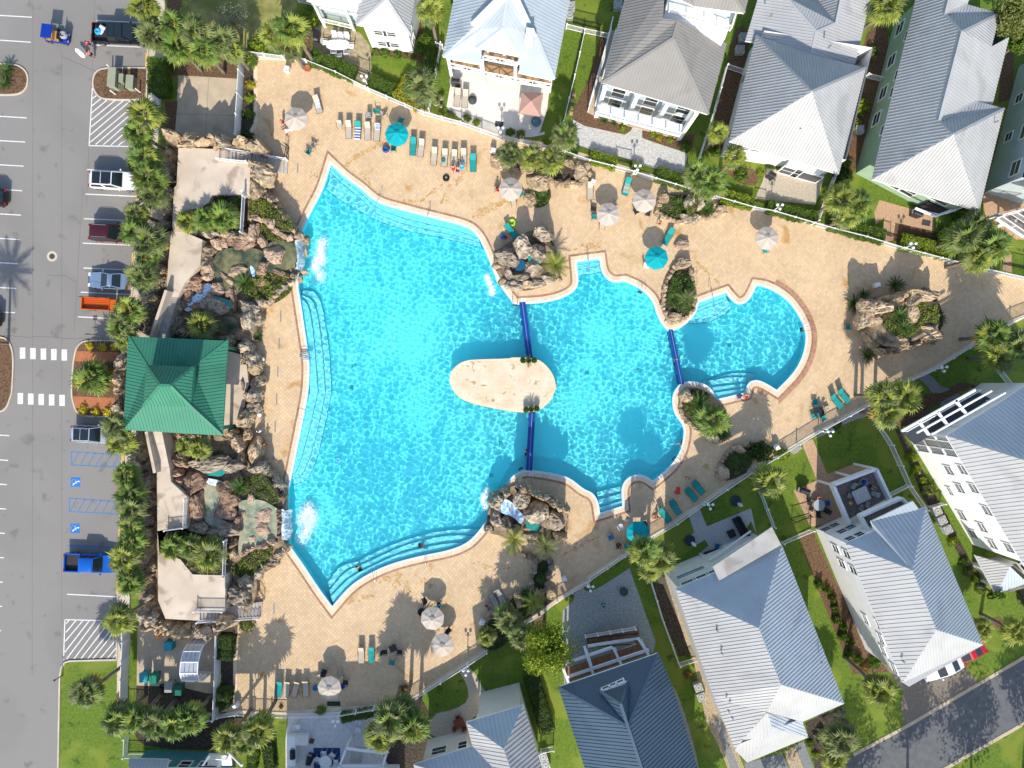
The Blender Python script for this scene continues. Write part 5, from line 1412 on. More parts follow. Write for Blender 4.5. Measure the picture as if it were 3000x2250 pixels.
dk2=[W('C4',862,1130,6.1),W('C4',1190,985,6.1),W('C4',1250,1040,6.1),W('C4',930,1245,6.1)]
MB().prism([(v.x,v.y)for v in dk2],5.8,6.1).build('balcony_floor',PLANKG,h8.r)
m=MB()
for i in(3,0,1):m.bar(dk2[i]+Vector((0,0,.5)),dk2[(i+1)%4]+Vector((0,0,.5)),.22,1.0)
m.build('balcony_parapet',TRIM,h8.r)
h8.vents('D4:1280,335@10 1228,790@9.4')
h9=House('house','house with a broad white ribbed hip roof and a flat pale porch roof','house','D4',-100,700,CREAMW,GALVB)
h9.pts('a=D3:1602,210@8.5 b=C4:250,1372@8.5 A=D4:64,528@12.6 B=D4:242,985@12.6 c=D4:757,1137@8.5 d=D4:418,1285@8.5 e=D4:128,1205@10.4 f=D3:2085,1510@8.5 g=D3:1915,1095@8.5')
h9.roofs('a b A',pitch=.3);h9.roofs('a A B e f g',mat=SUNLITR,pitch=.34);h9.roofs('A b c B',pitch=.33);h9.roofs('B c d e',mat=GALV,pitch=.28)
h9.pts('p=D4:172,1332@9 q=D4:465,1410@6.5 r=D4:-30,1615@6.5 s=D4:130,1208@9.4 t=D4:418,1287@7.6 v=D3:2080,1510@8')
h9.roofs('s p q t',pitch=.3);h9.roofs('p q r',mat=GALV,pitch=.26);h9.roofs('s p r v',mat=SUNLITR,pitch=.34)
h9.walls('a b c d f',8.5,inset=.35)
for u in(.12,.25,.38):h9.win(0,u,7.2,1.5,1.2)
h9.win(0,.2,4.6,3.0,1.0,glass=M('green_glass',(.03,.12,.1),.1,spec=.6))
ppt=PT('C3:1903,1548@9.1 C4:170,1228@9.1 245,1372@9.1 D3:1955,142@9.1')
MB().prism([(v.x,v.y)for v in ppt],8.9,9.1).build('porch_roof',M('old_white_membrane',(.4,.385,.36),.7,(.31,.3,.28),scale=.7,detail=10,stain=(.25,.23,.21),stain_scale=.5,stain_at=.58),h9.r)
h9.rail('C3:1795,1440 1905,1540',.2,1.0)
h9.beam('C3:1870,1500@3.6 2212,1260@3.6 1900,1530@3.9 2212,1330@3.9',.15,.2)
h9.vents('D3:1935,540@10.2 1975,725@10.2 2028,1190@10 2058,1245@10 D4:570,800@9.6')
h10=House('house','house with a dark navy metal roof, a small dormer and a white timber balcony frame','house','D3',1200,1200,CREAMW,NAVYR)
h10.pts('a=D3:652,1005@8.6 b=D3:1462,728@8.6 A=D3:1155,1137@13.2 V=D3:1215,1322@13.2 B=D3:1345,1720@13.2 c=D3:885,1720@8.6 d=D3:1800,1720@8.6 e=D3:1570,980@8.6 p=D3:988,1034@10.4 q=D3:1217,960@10.4 r=D3:1058,1250@10.4 s=D3:1292,1180@10.4 c2=D3:1000,1900@8.6 d2=D3:1900,2000@8.6 B2=D3:1420,1950@13.2')
h10.roofs('a b V / a V B c / b e d B V / c B B2 c2 / d d2 B2 B',pitch=.36,seam=.045);h10.roofs('p q A / p A V r / q s V A',pitch=.36,seam=.045,fascia=.3)
h10.walls([W('D3',720,980),W('D3',1420,740),W('D3',1740,1800),W('D3',960,1800)],8.6)
for u in(.15,.4,.65,.88):h10.win(0,u,6.6,1.5,1.8)
q=[W('D3',1003,1030,10.1),W('D3',1190,950,10.1)]
d=(q[1]-q[0]).normalized();nn=Vector((-d.y,d.x,0))
MB().bar(q[0]+nn*.0,q[1],.2,1.1).build('dormer_wall',STUCCO,h10.r)
for t in(.2,.5,.8):h10.win_at(Vector(q[0].lerp(q[1],t)[:2])+Vector(nn[:2])*.1,Vector(d[:2]),Vector(nn[:2]),10.2,.7,.45,mull=0)
h10.slab('D3:695,850 890,800 1330,640 1390,735 730,965',3.0,.2,TRIM)
bp=PT('D3:700,850 1330,645 1388,732 735,962',z=3.05)
for i in range(14):
 t0,t1=i/14,(i+.94)/14
 MB().prism([(v.x,v.y)for v in(bp[0].lerp(bp[3],t0),bp[1].lerp(bp[2],t0),bp[1].lerp(bp[2],t1),bp[0].lerp(bp[3],t1))],3.0,3.07).build('plank',WOOD,h10.r)
h10.beam('D3:690,850@5.4 740,985@5.6 862,672@5.4 935,905@5.6 1098,685@5.4 1165,830@5.6 1300,610@5.4 1385,745@5.6 715,925@5.5 1385,700@5.5 725,805@5.3 1090,680@5.2 890,672@3 1310,605@3',.26,.22)
h10.posts('D3:700,870 880,700 1110,690 1320,620',0,5.3,.22)
s10=root('outdoor_stairs','brown timber stairs with white rails climbing to the balcony of the navy-roofed house','stairs',tuple(W('D3',1100,600)))
stairs(s10,('D3',868,585),('D3',890,655),('D3',1230,530),('D3',1240,610),.2,3.0,15,WOOD,solid=False)
stairs(s10,('D3',1225,535),('D3',1245,615),('D3',1300,515),('D3',1325,690),3.0,3.05,4,WOOD,solid=False)
fence([W('D3',868,580,.2),W('D3',1270,515,3.0)],'white upper handrail of the brown timber stairs',1.0,name='railing',cat='railing',span=1.5)
m=MB()
for a,b in(('D3:870,610@1.2','D3:1300,570@4'),('D3:890,680@1.2','D3:1240,655@4')):m.bar(PT(a)[0],PT(b)[0],.09)
m.build('handrail',BLACKM,s10)
h11=House('house','house with a pale two-ridge metal roof beside the curved paver path','house','D2',1950,1650,CREAMW,GALVB)
h11.pts('a=D2:1840,1290@7.4 b=D3:370,1150@7.4 A=D3:210,1506@10.2 c=D3:560,1800@7.4 B=D3:340,1900@10.2 v=D2:1890,1482@6.2 w=D2:2150,1760@9.0 e=D2:1412,1632@5.6 f=D2:1500,1900@5.6')
h11.roofs('a b A',pitch=.42);h11.roofs('a A B w v',mat=SUNLITR,pitch=.42);h11.roofs('b c B A',mat=SUNLITR,pitch=.42);h11.roofs('v w e',pitch=.42);h11.roofs('e w B f',mat=SUNLITR,pitch=.42)
h11.walls('a b c B A',7.3,inset=.5)
h11.walls([W('D2',1530,1425),W('D2',1850,1350),W('D2',2000,1750),W('D2',1620,1750)],5.5)
h11.win(0,.36,3.4,1.5,1.5);h11.win(0,.93,3.4,.9,1.5)
h11.rail('D2:1935,1225 2200,1150 D3:320,1120',2.9,1.0);h11.slab('D2:1930,1230 D3:320,1120 340,1190 D2:1900,1310',2.9,.2)
h11.posts('D2:1938,1235 D3:318,1130',0,5.4,.22)
h12=House('house','teal sided house with a grey porch roof at the bottom edge below the service yard','house','D1',1500,1700,TEALWL,GALV)
h12.walls([W('D1',1200,1512),W('D1',1855,1532),W('D1',1900,2000),W('D1',1150,2000)],6.0)
h12.win(0,.33,3.0,1.1,1.5);h12.win(0,.6,3.0,1.1,1.5);h12.win(0,.88,3.0,2.0,1.6,glass=SLATE)
h12.pts('a=D1:1044,1583@5.5 b=D1:1362,1592@5.5 c=D1:1345,1760@7.0 d=D1:1044,1760@7')
h12.roofs('a b c d',pitch=.36)
h12.pts('e=D1:1362,1660@6 f=D1:1930,1662@6 g=D1:1900,1850@8 k=D1:1362,1850@8')
h12.roofs('e f g k',mat=TRIM,pitch=.4)
h12.rail('D1:1700,1545 1855,1555',3.1,1.0);h12.slab('D1:1690,1545 1870,1556 1880,1640 1680,1640',3.1);h12.beam('D1:1850,1530@3 1960,1640@5.5 1700,1560@5 1640,1640@5.6',.2,.2);h12.posts('D1:1860,1535',0,5,.25)
h13=House('cabana','white framed cabana deck with cream curtains behind the white travertine patio','cabana','D2',1000,1600,STUCCO,GALV)
m=MB()
c4=PT('D2:815,1640 1165,1640 1195,1540 870,1500',z=3.0)
for i in range(4):m.bar(c4[i],c4[(i+1)%4],.22,.25)
for i in(0,1):m.bar(c4[i]+Vector((0,0,.3)),c4[i]+Vector((0,-4,.3)),.22,.25)
m.build('frame',TRIM,h13.r)
for p in c4:MB().box((p.x,p.y,1.5),(.18,.18,3)).build('post',TRIM,h13.r)
m=MB();p0,p1=W('D2',895,1490,2.7),W('D2',1030,1490,2.7);p2,p3=W('D2',890,1620,2.0),W('D2',1000,1620,2.0)
for i in range(9):
 a,b=p0.lerp(p1,i/9),p0.lerp(p1,(i+1)/9);c_,d_=p2.lerp(p3,i/9),p2.lerp(p3,(i+1)/9);mz=Vector((0,0,.1))
 m.add([a,a.lerp(b,.5)+mz,b,d_,c_.lerp(d_,.5)+mz,c_],[(0,1,4,5),(1,2,3,4)])
m.build('curtain',M('cream_cloth',(.6,.57,.52),.9,trans=.2),h13.r)
FLAG=M('flagstone',(.42,.34,.2),.85,(.27,.22,.14),scale=2.4,detail=10,bump=.3,bscale=8)
WPAT=M('white_travertine',(.72,.67,.6),.75,(.64,.59,.52),scale=1.3,detail=9)
GPAV=M('grey_pavers',(.55,.54,.51),.8,(.36,.355,.34),scale=4.5,detail=4,bump=.2)
BPAV=M('brick_pavers',(.5,.33,.2),.8,(.38,.24,.15),scale=5,detail=5,bump=.2)
DPAV=M('dark_pavers',(.26,.25,.24),.8,(.18,.175,.17),scale=5,detail=5,bump=.2)
TPAV=M('tan_pavers',(.5,.43,.32),.8,(.39,.33,.25),scale=5,detail=5,bump=.2)
DRYG=M('dry_lawn',(.33,.3,.1),.95,(.17,.18,.05),scale=.8,detail=10,bump=.6,bscale=24,stain=(.15,.17,.04),stain_scale=.25,stain_at=.5)
patch('lawn',DRYG,'A1:1480,-100 A2:470,-100 470,150 200,420 0,430 A1:1700,400 1480,250',it=1)
patch('mulch_bed',MULCH,'A1:1350,-60 1470,-60 1450,300 1960,420 1970,640 1400,610 1340,400')
patch('service_yard',CONC,'A1:1445,610 1960,640 1945,1140 1415,1095')
m=MB()
for u,v in(('A1:1692,615','A1:1665,1115'),('A1:1430,922','A1:1950,938')):m.bar((*PT(u)[0][:2],.0125),(*PT(v)[0][:2],.0125),.035,.004)
STRUCT(m.build('slab_joint',paint('joint',(.2,.17,.13),.9)))
patch('mulch_bed',MULCHD,'A1:1980,440 2090,480 2060,1000 2060,1150 1940,1150 1955,700')
patch('mulch_bed',MULCH,'A1:1340,820 1440,820 1415,1100 1340,1060')
for s in['B1:1250,-50 1420,-50 1400,340 1360,620 1350,900 1200,1220 1040,1220 1180,560','C1:1040,460 1170,460 1260,800 1280,1659 1000,1659 1050,900 1090,700']:
 patch('sandy_soil',M('sandy_soil',(.5,.4,.28),.95,(.3,.22,.14),scale=2,detail=9,bump=.5),s)
patch('flagstone_patio',FLAG,'A2:598,235 640,195 965,250 1010,300 1072,390 1070,620 1045,700 955,640 840,560 650,470 590,340',it=1)
patch('mulch_bed',MULCH,'A2:1075,385 1500,445 1492,530 1440,490 1300,465 1075,447')
patch('mulch_bed',MULCH,'A2:1430,120 1500,100 1480,330 1430,330')
patch('mulch_bed',MULCH,'A2:545,180 600,200 585,330 600,500 540,480')
patch('white_patio',WPAT,'A2:1745,540 A3:600,670 575,760 540,1090 440,1110 180,1125 0,1065 A2:1680,875 1720,650')
patch('lawn_strip',GRASS,'A3:640,640 720,200 960,290 820,760 740,1000 500,1080')
patch('mulch_bed',MULCH,'A3:1010,260 1060,240 930,850 1180,1010 1245,1010 1240,1060 1190,1092 870,1022 790,985 760,955 800,830 900,640 950,450',it=1)
patch('mulch_bed',MULCH,'A3:1320,1040 1640,1130 1760,1060 1740,1200 1700,1245 1430,1150 1330,1120',it=1)
patch('paver_patio',GPAV,'A3:760,965 870,1022 1190,1092 1240,1060 1262,1022 1332,1040 1330,1118 1425,1152 1702,1243 1660,1425 1420,1360 1200,1290 830,1190 735,1130')
patch('mulch_bed',MULCH,'A3:2090,250 2150,200 2212,300 2060,900 2030,1250 1880,1250 1960,700')
patch('mulch_bed',MULCH,'A4:870,520 960,200 1150,200 1000,900 850,1400 770,1400 800,1000',it=1)
patch('mulch_bed',MULCH,'A3:1990,1350 2212,1360 A4:60,1400 60,1500 A3:2150,1500 2050,1440',it=1)
patch('paver_patio',TPAV,'A4:125,1365 600,1400 560,1550 520,1659 30,1610 90,1480')
patch('mulch_bed',MULCH,'A4:2040,400 2130,380 2120,800 2000,840')
patch('brick_patio',BPAV,'B4:1040,100 1480,220 1480,355 1170,282 1150,430 1060,440 1080,240 1010,300 1000,200')
patch('mulch_bed',MULCH,'B4:1170,285 1480,350 1540,400 1520,440 1150,430')
patch('brick_patio',BPAV,'B4:1870,40 2300,60 2300,420 2150,420 1900,240')
patch('brick_path',BPAV,'B4:2040,540 2110,540 2115,690 2040,670')
patch('paver_path',DPAV,'B4:1340,1510 1430,1490 1530,1600 1680,1659 C4:1680,100 1700,240 1560,270 1430,90 1335,0')
patch('mulch_bed',MULCH,'B4:1580,1659 1650,1590 1740,1570 1830,1610 1870,1659 C4:1870,50 1500,230 1400,350 1250,420 1150,400 1150,300 1400,150',it=1)
patch('gravel_bed',M('grey_gravel',(.4,.37,.33),.95,(.22,.2,.18),scale=8,bump=.6,bscale=14,detail=10),'C4:500,520 700,370 930,255 980,265 950,330 830,360 620,470 520,510',it=1)
patch('gravel_bed',MATS['grey_gravel'],'C4:300,610 400,570 420,590 350,640')
patch('brick_patio',BPAV,'C4:410,548 500,515 618,800 850,710 990,760 760,1180 480,1225 345,930 535,850')
patch('mulch_bed',MULCH,'C4:390,1290 500,1250 680,1659 D4:1140,880 830,900 740,700 590,330 480,40 C4:470,1560',it=0)
patch('mulch_bed',MULCHD,'C4:1150,400 1225,450 1860,1659 1760,1600 1600,1300 1390,990 1280,700',it=0)
patch('grey_patio',M('grey_patio_stone',(.45,.44,.42),.8,(.36,.35,.34),scale=4,bump=.2),'C3:1700,1110 1795,1075 1855,1222 2212,1075 2260,1290 C4:0,1180 C3:2000,1500 1790,1445 1868,1380 1840,1330 1770,1372 1728,1290 1752,1268')
patch('mulch_bed',MULCHD,'D4:440,1290 700,1180 800,1300 640,1450 640,1659 520,1659')
patch('driveway',M('gravel_drive',(.22,.185,.15),.9,(.15,.125,.1),scale=5,detail=10,bump=.3),'D4:1060,800 1700,760 1765,890 1850,970 1245,1320 1210,1150 1235,1050 1130,890')
patch('driveway',M('grey_drive',(.22,.225,.23),.85,(.17,.172,.18),scale=4,bump=.2),'D4:-50,1620 250,1540 330,1700 -50,1700');patch('driveway',MATS['grey_drive'],'D4:360,1470 430,1440 520,1690 440,1690');patch('gravel_bed',GRAVEL,'D4:270,1530 360,1480 440,1700 330,1700')
rd_=XY('D4:830,1560 1280,1318 2212,770 3200,180 3200,720 2212,1290 1600,1640 300,2360 -700,2360')
STRUCT(MB().sheet(rd_,.02).build('road',ROADM))
kerb('kerb',XY('D4:830,1552 1280,1310 2212,762 3200,172'),.35,.05,mat=CONC);kerb('kerb',XY('D4:3200,728 2212,1298 1600,1648 300,2368'),.35,.05,mat=CONC)
patch('gravel_bed',GRAVEL,'D3:1450,130 1550,100 1700,500 1960,1100 2110,1540 2212,1800 2080,1800 1960,1500 1850,1290 1750,800 1560,320')
patch('mulch_bed',MULCHD,'D3:1410,150 1500,170 1640,500 1720,740 1630,760 1500,450')
patch('brick_path',DPAV,'D3:1910,1270 1960,1250 2130,1700 2060,1700');patch('gravel_bed',MATS['grey_gravel'],'D3:1560,950 1640,1100 1760,1500 1800,1720 1700,1720',it=1)
patch('teal_paver_patio',M('teal_grey_pavers',(.36,.38,.35),.8,(.24,.26,.25),scale=4.5,detail=5,bump=.2),'D3:1228,40 1440,640 1420,720 700,1000 680,560 690,380 775,300 780,245 850,195 870,220 910,232 1010,180')
patch('mulch_bed',MULCH,'D3:430,450 540,400 560,440 500,540 450,520',it=1)
patch('paver_path',TPAV,'D2:1780,868 1850,838 1920,895 1970,1010 2060,1090 2212,1060 2212,1150 1930,1220 1850,1300 1845,1352 1530,1430 1548,1228 1760,1180 1862,1110 1850,985',it=1)
patch('mulch_bed',MULCHD,'D2:1380,1090 1460,1060 1550,1230 1500,1659 1200,1659 1050,1500 1080,1200')
patch('white_patio',M('blue_white_stone',(.66,.64,.62),.75,(.55,.53,.5),scale=2.5,bump=.1),'D2:402,1228 800,1195 1100,1210 1140,1500 1220,1659 1200,1900 380,1900 378,1430')
patch('service_yard',CONC,'D1:1115,500 1795,515 1775,1200 1105,1120');patch('mulch_bed',MULCHD,'D1:1105,990 1450,1000 1790,1080 1775,1210 1100,1200')
patch('mulch_bed',MULCHD,'D1:1795,530 1915,540 1890,1160 1790,1160')
patch('mulch_bed',MULCHD,'D1:1100,1240 1760,1230 2060,1250 1960,1520 1200,1500 1080,1400',it=1)
patch('mulch_bed',MULCH,'D1:985,1010 1035,1010 1030,1110 945,1115 945,1060')
patch('rug',M('blue_rug',(.02,.05,.14),.9,(.03,.08,.2),scale=5),'D2:605,1495 820,1495 825,1720 605,1720',z=.02,kind='thing')
o=bpy.data.objects['rug'];tag(o,'navy blue outdoor rug under the round white table','rug')
h14=House('house','tall house just outside the bottom edge behind the cabana, shading the lower deck','house','D2',900,1900,STUCCO,GALV)
h14.walls([Vector((-24.4,-43.2,0)),Vector((-21,-43.2,0)),Vector((-20.6,-41.2,0)),Vector((-12.2,-41.2,0)),Vector((-12.2,-58,0)),Vector((-24.4,-58,0))],8.9)
h14.V=dict(a=Vector((-24.7,-42.9,9)),b=Vector((-11.9,-40.9,9)),c=Vector((-11.9,-58.3,9)),d=Vector((-24.7,-58.3,9)),e=Vector((-18.3,-47,11)),f=Vector((-18.3,-52,11)))
h14.roofs('a b e / b c f e / c d f / d a e f')
# furniture on the deck
SLB=M('beige_sling',(.47,.41,.325),.85,(.42,.36,.285),scale=5)
SLT=M('teal_sling',(.01,.29,.27),.8,(.01,.23,.22),scale=5)
SLG=M('grey_sling',(.33,.33,.32),.85,(.28,.28,.27),scale=5)
FRM=paint('bronze_frame',(.06,.045,.035),.45)
TUBEW=paint('white_resin',(.78,.78,.77),.4)
UMB=M('beige_canvas',(.52,.46,.395),.9,(.47,.41,.35),scale=2,trans=.12,rnd=.03)
UMT=M('teal_canvas',(.0,.36,.40),.85,(.0,.31,.35),scale=2,trans=.12,rnd=.03)
TOWELS={'blue':((.04,.15,.5),(.75,.78,.8)),'stripe':((.02,.04,.2),(.7,.7,.75)),'multi':((.6,.3,.2),(.05,.5,.5)),'white':((.75,.75,.76),(.4,.55,.75))}
def make_lounger(mat):
 t=root('sun_lounger','lounger','sun lounger')
 MB().add([(-.3,-.95,.36),(.3,-.95,.36),(.3,-.45,.34),(-.3,-.45,.34),(.3,.3,.35),(-.3,.3,.35),(-.3,-.95,.34),(.3,-.95,.34),(.3,.3,.33),(-.3,.3,.33)],
    [(0,1,2,3),(3,2,4,5),(6,9,8,7),(0,3,5,9,6),(1,7,8,4,2),(0,6,7,1)]).build('seat',mat,t)
 MB().box((0,.6,.60),(.6,.76,.025),rx=R(42)).build('backrest',mat,t)
 m=MB()
 for sg in(-1,1):
  m.tube([(sg*.33,-.97,.35),(sg*.33,.33,.34)],.02,5);m.tube([(sg*.33,.31,.34),(sg*.33,.89,.87)],.018,5)
 m.tube([(-.33,-.97,.35),(.33,-.97,.35)],.02,5);m.tube([(-.33,.89,.87),(.33,.89,.87)],.018,5)
 m.build('frame',FRM,t)
 for sg in(-1,1):
  for y in(-.72,.28):MB().tube([(sg*.33,y,.34),(sg*.34,y+(.1 if y>0 else-.08),0)],.018,5).build('leg',FRM,t)
  MB().tube([(sg*.36,-.1,.34),(sg*.38,-.02,.55),(sg*.38,.3,.58),(sg*.35,.5,.52)],.018,5).build('armrest',FRM,t)
 return t
def make_chair(mat,frm=FRM):
 t=root('patio_chair','chair','chair')
 MB().box((0,.02,.42),(.5,.5,.03),rx=R(-4)).build('seat',mat,t)
 MB().box((0,-.3,.70),(.5,.03,.56),rx=R(14)).build('backrest',mat,t)
 for sg in(-1,1):
  MB().tube([(sg*.27,.26,.42),(sg*.28,.3,0)],.018,5).build('leg',frm,t)
  MB().tube([(sg*.27,-.22,.42),(sg*.28,-.32,0)],.018,5).build('leg',frm,t)
  MB().tube([(sg*.28,.25,.42),(sg*.3,.25,.62),(sg*.3,-.3,.66)],.02,5).build('armrest',frm,t)
 return t
LP={'b':make_lounger(SLB),'t':make_lounger(SLT),'g':make_lounger(SLG)}
CP={'b':make_chair(SLB),'t':make_chair(SLT),'w':make_chair(TUBEW,TUBEW),'d':make_chair(paint('black_sling',(.03,.03,.035),.8)),'k':make_chair(paint('blue_sling',(.02,.16,.4),.8)),'g':make_chair(SLG),'r':make_chair(paint('red_wood',(.2,.05,.03),.6),paint('red_wood',(.2,.05,.03),.6))}
USED=set()
def put(proto,key,reg,x,y,ang,label,group=None,z0=0.,sc=1.0,zc=.4):
 c=W(reg,x,y,z0+zc);o=proto[key];k=(id(proto),key)
 if k in USED:o=copy_tree(o,(c.x,c.y,z0),R(ang),label,sc)
 else:
  USED.add(k);o.location=(c.x,c.y,z0);o.rotation_euler=(0,0,R(ang));o['label']=label;o.scale=(sc,sc,sc)
 if group:o['group']=group
 return o
def lounger(reg,x,y,a,k,label):return put(LP,k,reg,x,y,-a,label,'sun loungers on the pool deck')
def chair(reg,x,y,a,k,label,z0=0.,group='patio chairs'):return put(CP,k,reg,x,y,-a,label,group,z0)
for e in[('A2',637,845,-15,'b','beige lounger with a pale towel, alone right of the first beige umbrella'),
   ('A2',888,1050,0,'b','beige lounger left of the one with the striped towel'),
   ('A2',963,1055,4,'t','teal lounger covered by a navy and white striped towel'),
   ('A2',1042,1062,0,'b','bare beige lounger between the striped towel and the blue towel'),
   ('A2',1118,1072,5,'b','beige lounger with a blue and white towel at its head'),
   ('A2',1410,1185,4,'t','teal lounger just right of the teal umbrella by the northern fence'),
   ('A2',1475,1198,8,'b','beige lounger tilted beside the teal one, right of the teal umbrella'),
   ('A2',1580,1265,5,'b','empty beige lounger, first of the row of four near the black tube'),
   ('A2',1666,1278,5,'b','beige lounger with a green and red bag on it'),
   ('A2',1742,1285,5,'b','beige lounger with two people sitting at its foot'),
   ('A2',1820,1275,0,'b','beige lounger with a teal towel, beside the teal lounger at the end'),
   ('A2',1897,1318,0,'t','teal lounger ending the row above the black tube'),
   ('A3',910,1545,0,'b','beige lounger in front of the white bin by the northern planter'),
   ('A3',1207,1510,15,'t','teal lounger under a multicoloured striped towel at the fence'),
   ('B3',270,352,-42,'t','teal lounger beside the lime swim ring in the boulders\' shade'),
   ('B3',1545,395,28,'t','teal lounger above the teal umbrella of the middle deck'),
   ('C4',692,207,-40,'t','teal lounger nearer the black table, by the eastern fence'),
   ('C4',750,162,-40,'t','teal lounger farther from the black table, by the eastern fence'),
   ('C3',1780,903,-40,'t','teal lounger beside the standing sunbather, by the lower fence'),
   ('C3',1725,960,-40,'t','teal lounger beside the red float by the lower fence'),
   ('C3',1594,1062,-32,'t','empty teal lounger between the red float and the sunbather lying down'),
   ('C3',1510,1130,-40,'t','teal lounger with a sunbather at its foot, by the lower fence'),
   ('D2',2065,305,-28,'g','grey lounger beside the family near the big leafy bed'),
   ('D2',2115,268,-30,'g','grey lounger farther right by the big leafy bed'),
   ('D2',990,740,0,'b','beige lounger paired with a teal one on the lower deck'),
   ('D2',1072,738,0,'t','teal lounger paired with a beige one on the lower deck'),
   ('D2',325,1015,8,'t','teal lounger beginning the row of four on the lower deck'),
   ('D2',386,1015,8,'b','beige lounger next to the teal one in the lower row of four'),
   ('D2',458,1015,16,'b','beige lounger set most askew in the lower row of four'),
   ('D2',540,1012,0,'b','beige lounger nearest the umbrella in the lower row of four')]:
 lounger(*e)
for e in[('A2',815,1015,180,'b','beige chair beginning the lounger row left of the teal umbrella'),('A2',1122,902,90,'t','teal chair by the fence above the blue towel lounger'),
   ('A2',1170,925,-30,'b','beige chair by the fence beside the teal chair'),('A2',608,1172,35,'b','beige chair beside the teal seat left of the pool tip'),
   ('A2',566,1228,35,'t','teal seat nearest the pool\'s northern tip'),('A2',1250,1205,0,'t','teal chair below the northern teal umbrella'),
   ('A2',1312,975,20,'t','teal chair above the northern teal umbrella'),('A2',395,1055,-120,'g','chair with a white towel under the first beige umbrella'),
   ('A3',352,1565,60,'t','teal chair beside the umbrella by the small planted bed'),('A3',155,1530,-90,'b','chair carrying a sunbather, left of the umbrella by the small planted bed'),
   ('B3',290,122,170,'b','brown chair just below the umbrella by the small planted bed'),('B3',943,235,90,'t','teal chair left of the umbrella on the middle deck'),
   ('B3',1005,312,180,'b','beige chair below the umbrella on the middle deck'),('B3',940,170,100,'d','dark chair behind the teal chair on the middle deck'),
   ('B3',1100,130,-30,'b','beige chair half under the umbrella on the middle deck'),('B3',1282,190,150,'d','dark chair below left of the umbrella beside the chute planter'),
   ('B3',1378,208,190,'d','dark chair below right of the umbrella beside the chute planter'),('B3',1365,632,100,'w','white chair by the teal umbrella of the middle deck'),
   ('B4',114,508,170,'t','teal chair under the lone beige umbrella of the eastern deck'),('B4',786,1125,0,'t','teal chair left of the large eastern planter'),
   ('C4',518,215,0,'t','teal chair above the black round table'),('C4',612,268,70,'b','beige chair right of the black round table'),
   ('C4',508,328,-110,'t','teal chair left of the black round table'),('C4',590,348,150,'t','teal chair below the black round table'),
   ('C3',1155,1222,60,'w','chair with a white towel left of the lower teal umbrella'),('C3',1078,1312,160,'k','blue folding chair on the shaded lower deck'),
   ('C3',1140,1385,180,'d','black chair holding a sitter below the lower teal umbrella'),('C3',1205,1382,180,'t','teal chair beside the black chair below the lower teal umbrella'),
   ('C3',1350,1200,-20,'d','dark chair behind the lower teal umbrella'),
   ('D2',660,918,150,'b','beige chair above left of the lowest umbrella'),('D2',825,900,-20,'b','brown chair above right of the lowest umbrella'),
   ('D2',862,965,-80,'d','dark chair right of the lowest umbrella'),('D2',690,880,20,'d','dark chair tucked behind the lowest umbrella'),('D2',1615,358,30,'t','teal chair above the upper of the two close umbrellas'),
   ('D2',1500,300,-30,'d','dark chair above the two close umbrellas'),('D2',1700,545,45,'d','dark chair between the two close umbrellas'),('D2',1238,805,190,'t','teal chair in front of the small dark table'),
   ('D2',1180,720,90,'d','dark chair left of the small dark table'),('D2',1300,720,-90,'d','dark chair right of the small dark table')]:
 chair(*e)
def make_umbrella(mat):
 t=root('umbrella','umbrella','umbrella')
 MB().tube([(0,0,0),(0,0,2.62)],.024,7).build('pole',FRM,t)
 MB().lathe((0,0,0),[(.28,0),(.28,.06),(.06,.1),(.05,.3)],14).build('base',FRM,t)
 r0,z0,z1=1.27,2.08,2.55
 for k in range(8):
  a0,a1=k*math.pi/4+.2,(k+1)*math.pi/4+.2
  def P(r,a,z):return(r*math.cos(a),r*math.sin(a),z)
  am=(a0+a1)/2;sag=.05
  V=[P(.2,a0,z1-.06),P(.2,a1,z1-.06),P(.75,a1,2.31),P(.75*.955,am,2.31-sag),P(.75,a0,2.31),P(r0,a1,z0),P(r0*.94,am,z0-.02),P(r0,a0,z0),P(r0,a1,z0-.1),P(r0*.94,am,z0-.12),P(r0,a0,z0-.1)]
  MB().add(V,[(0,4,3),(0,3,1),(1,3,2),(4,7,6,3),(3,6,5,2),(7,10,9,6),(6,9,8,5)]).build('canopy_panel',mat,t)
 m=MB()
 for k in range(8):
  a=k*math.pi/4+.2;m.tube([(.05*math.cos(a),.05*math.sin(a),2.5),(1.24*math.cos(a),1.24*math.sin(a),2.04)],.012,4)
 STUFF(m.build('ribs',FRM,t))
 V=[(0,0,z1+.1)];F=[]
 for k in range(8):
  a=k*math.pi/4+.2;V.append((.33*math.cos(a),.33*math.sin(a),z1-.03));F.append((0,1+k,1+(k+1)%8))
 MB().add(V,F).build('vent_cap',mat,t)
 MB().lathe((0,0,z1+.08),[(.035,0),(.04,.05),(.01,.12)],8).build('finial',FRM,t)
 return t
UP={'b':make_umbrella(UMB),'t':make_umbrella(UMT)}
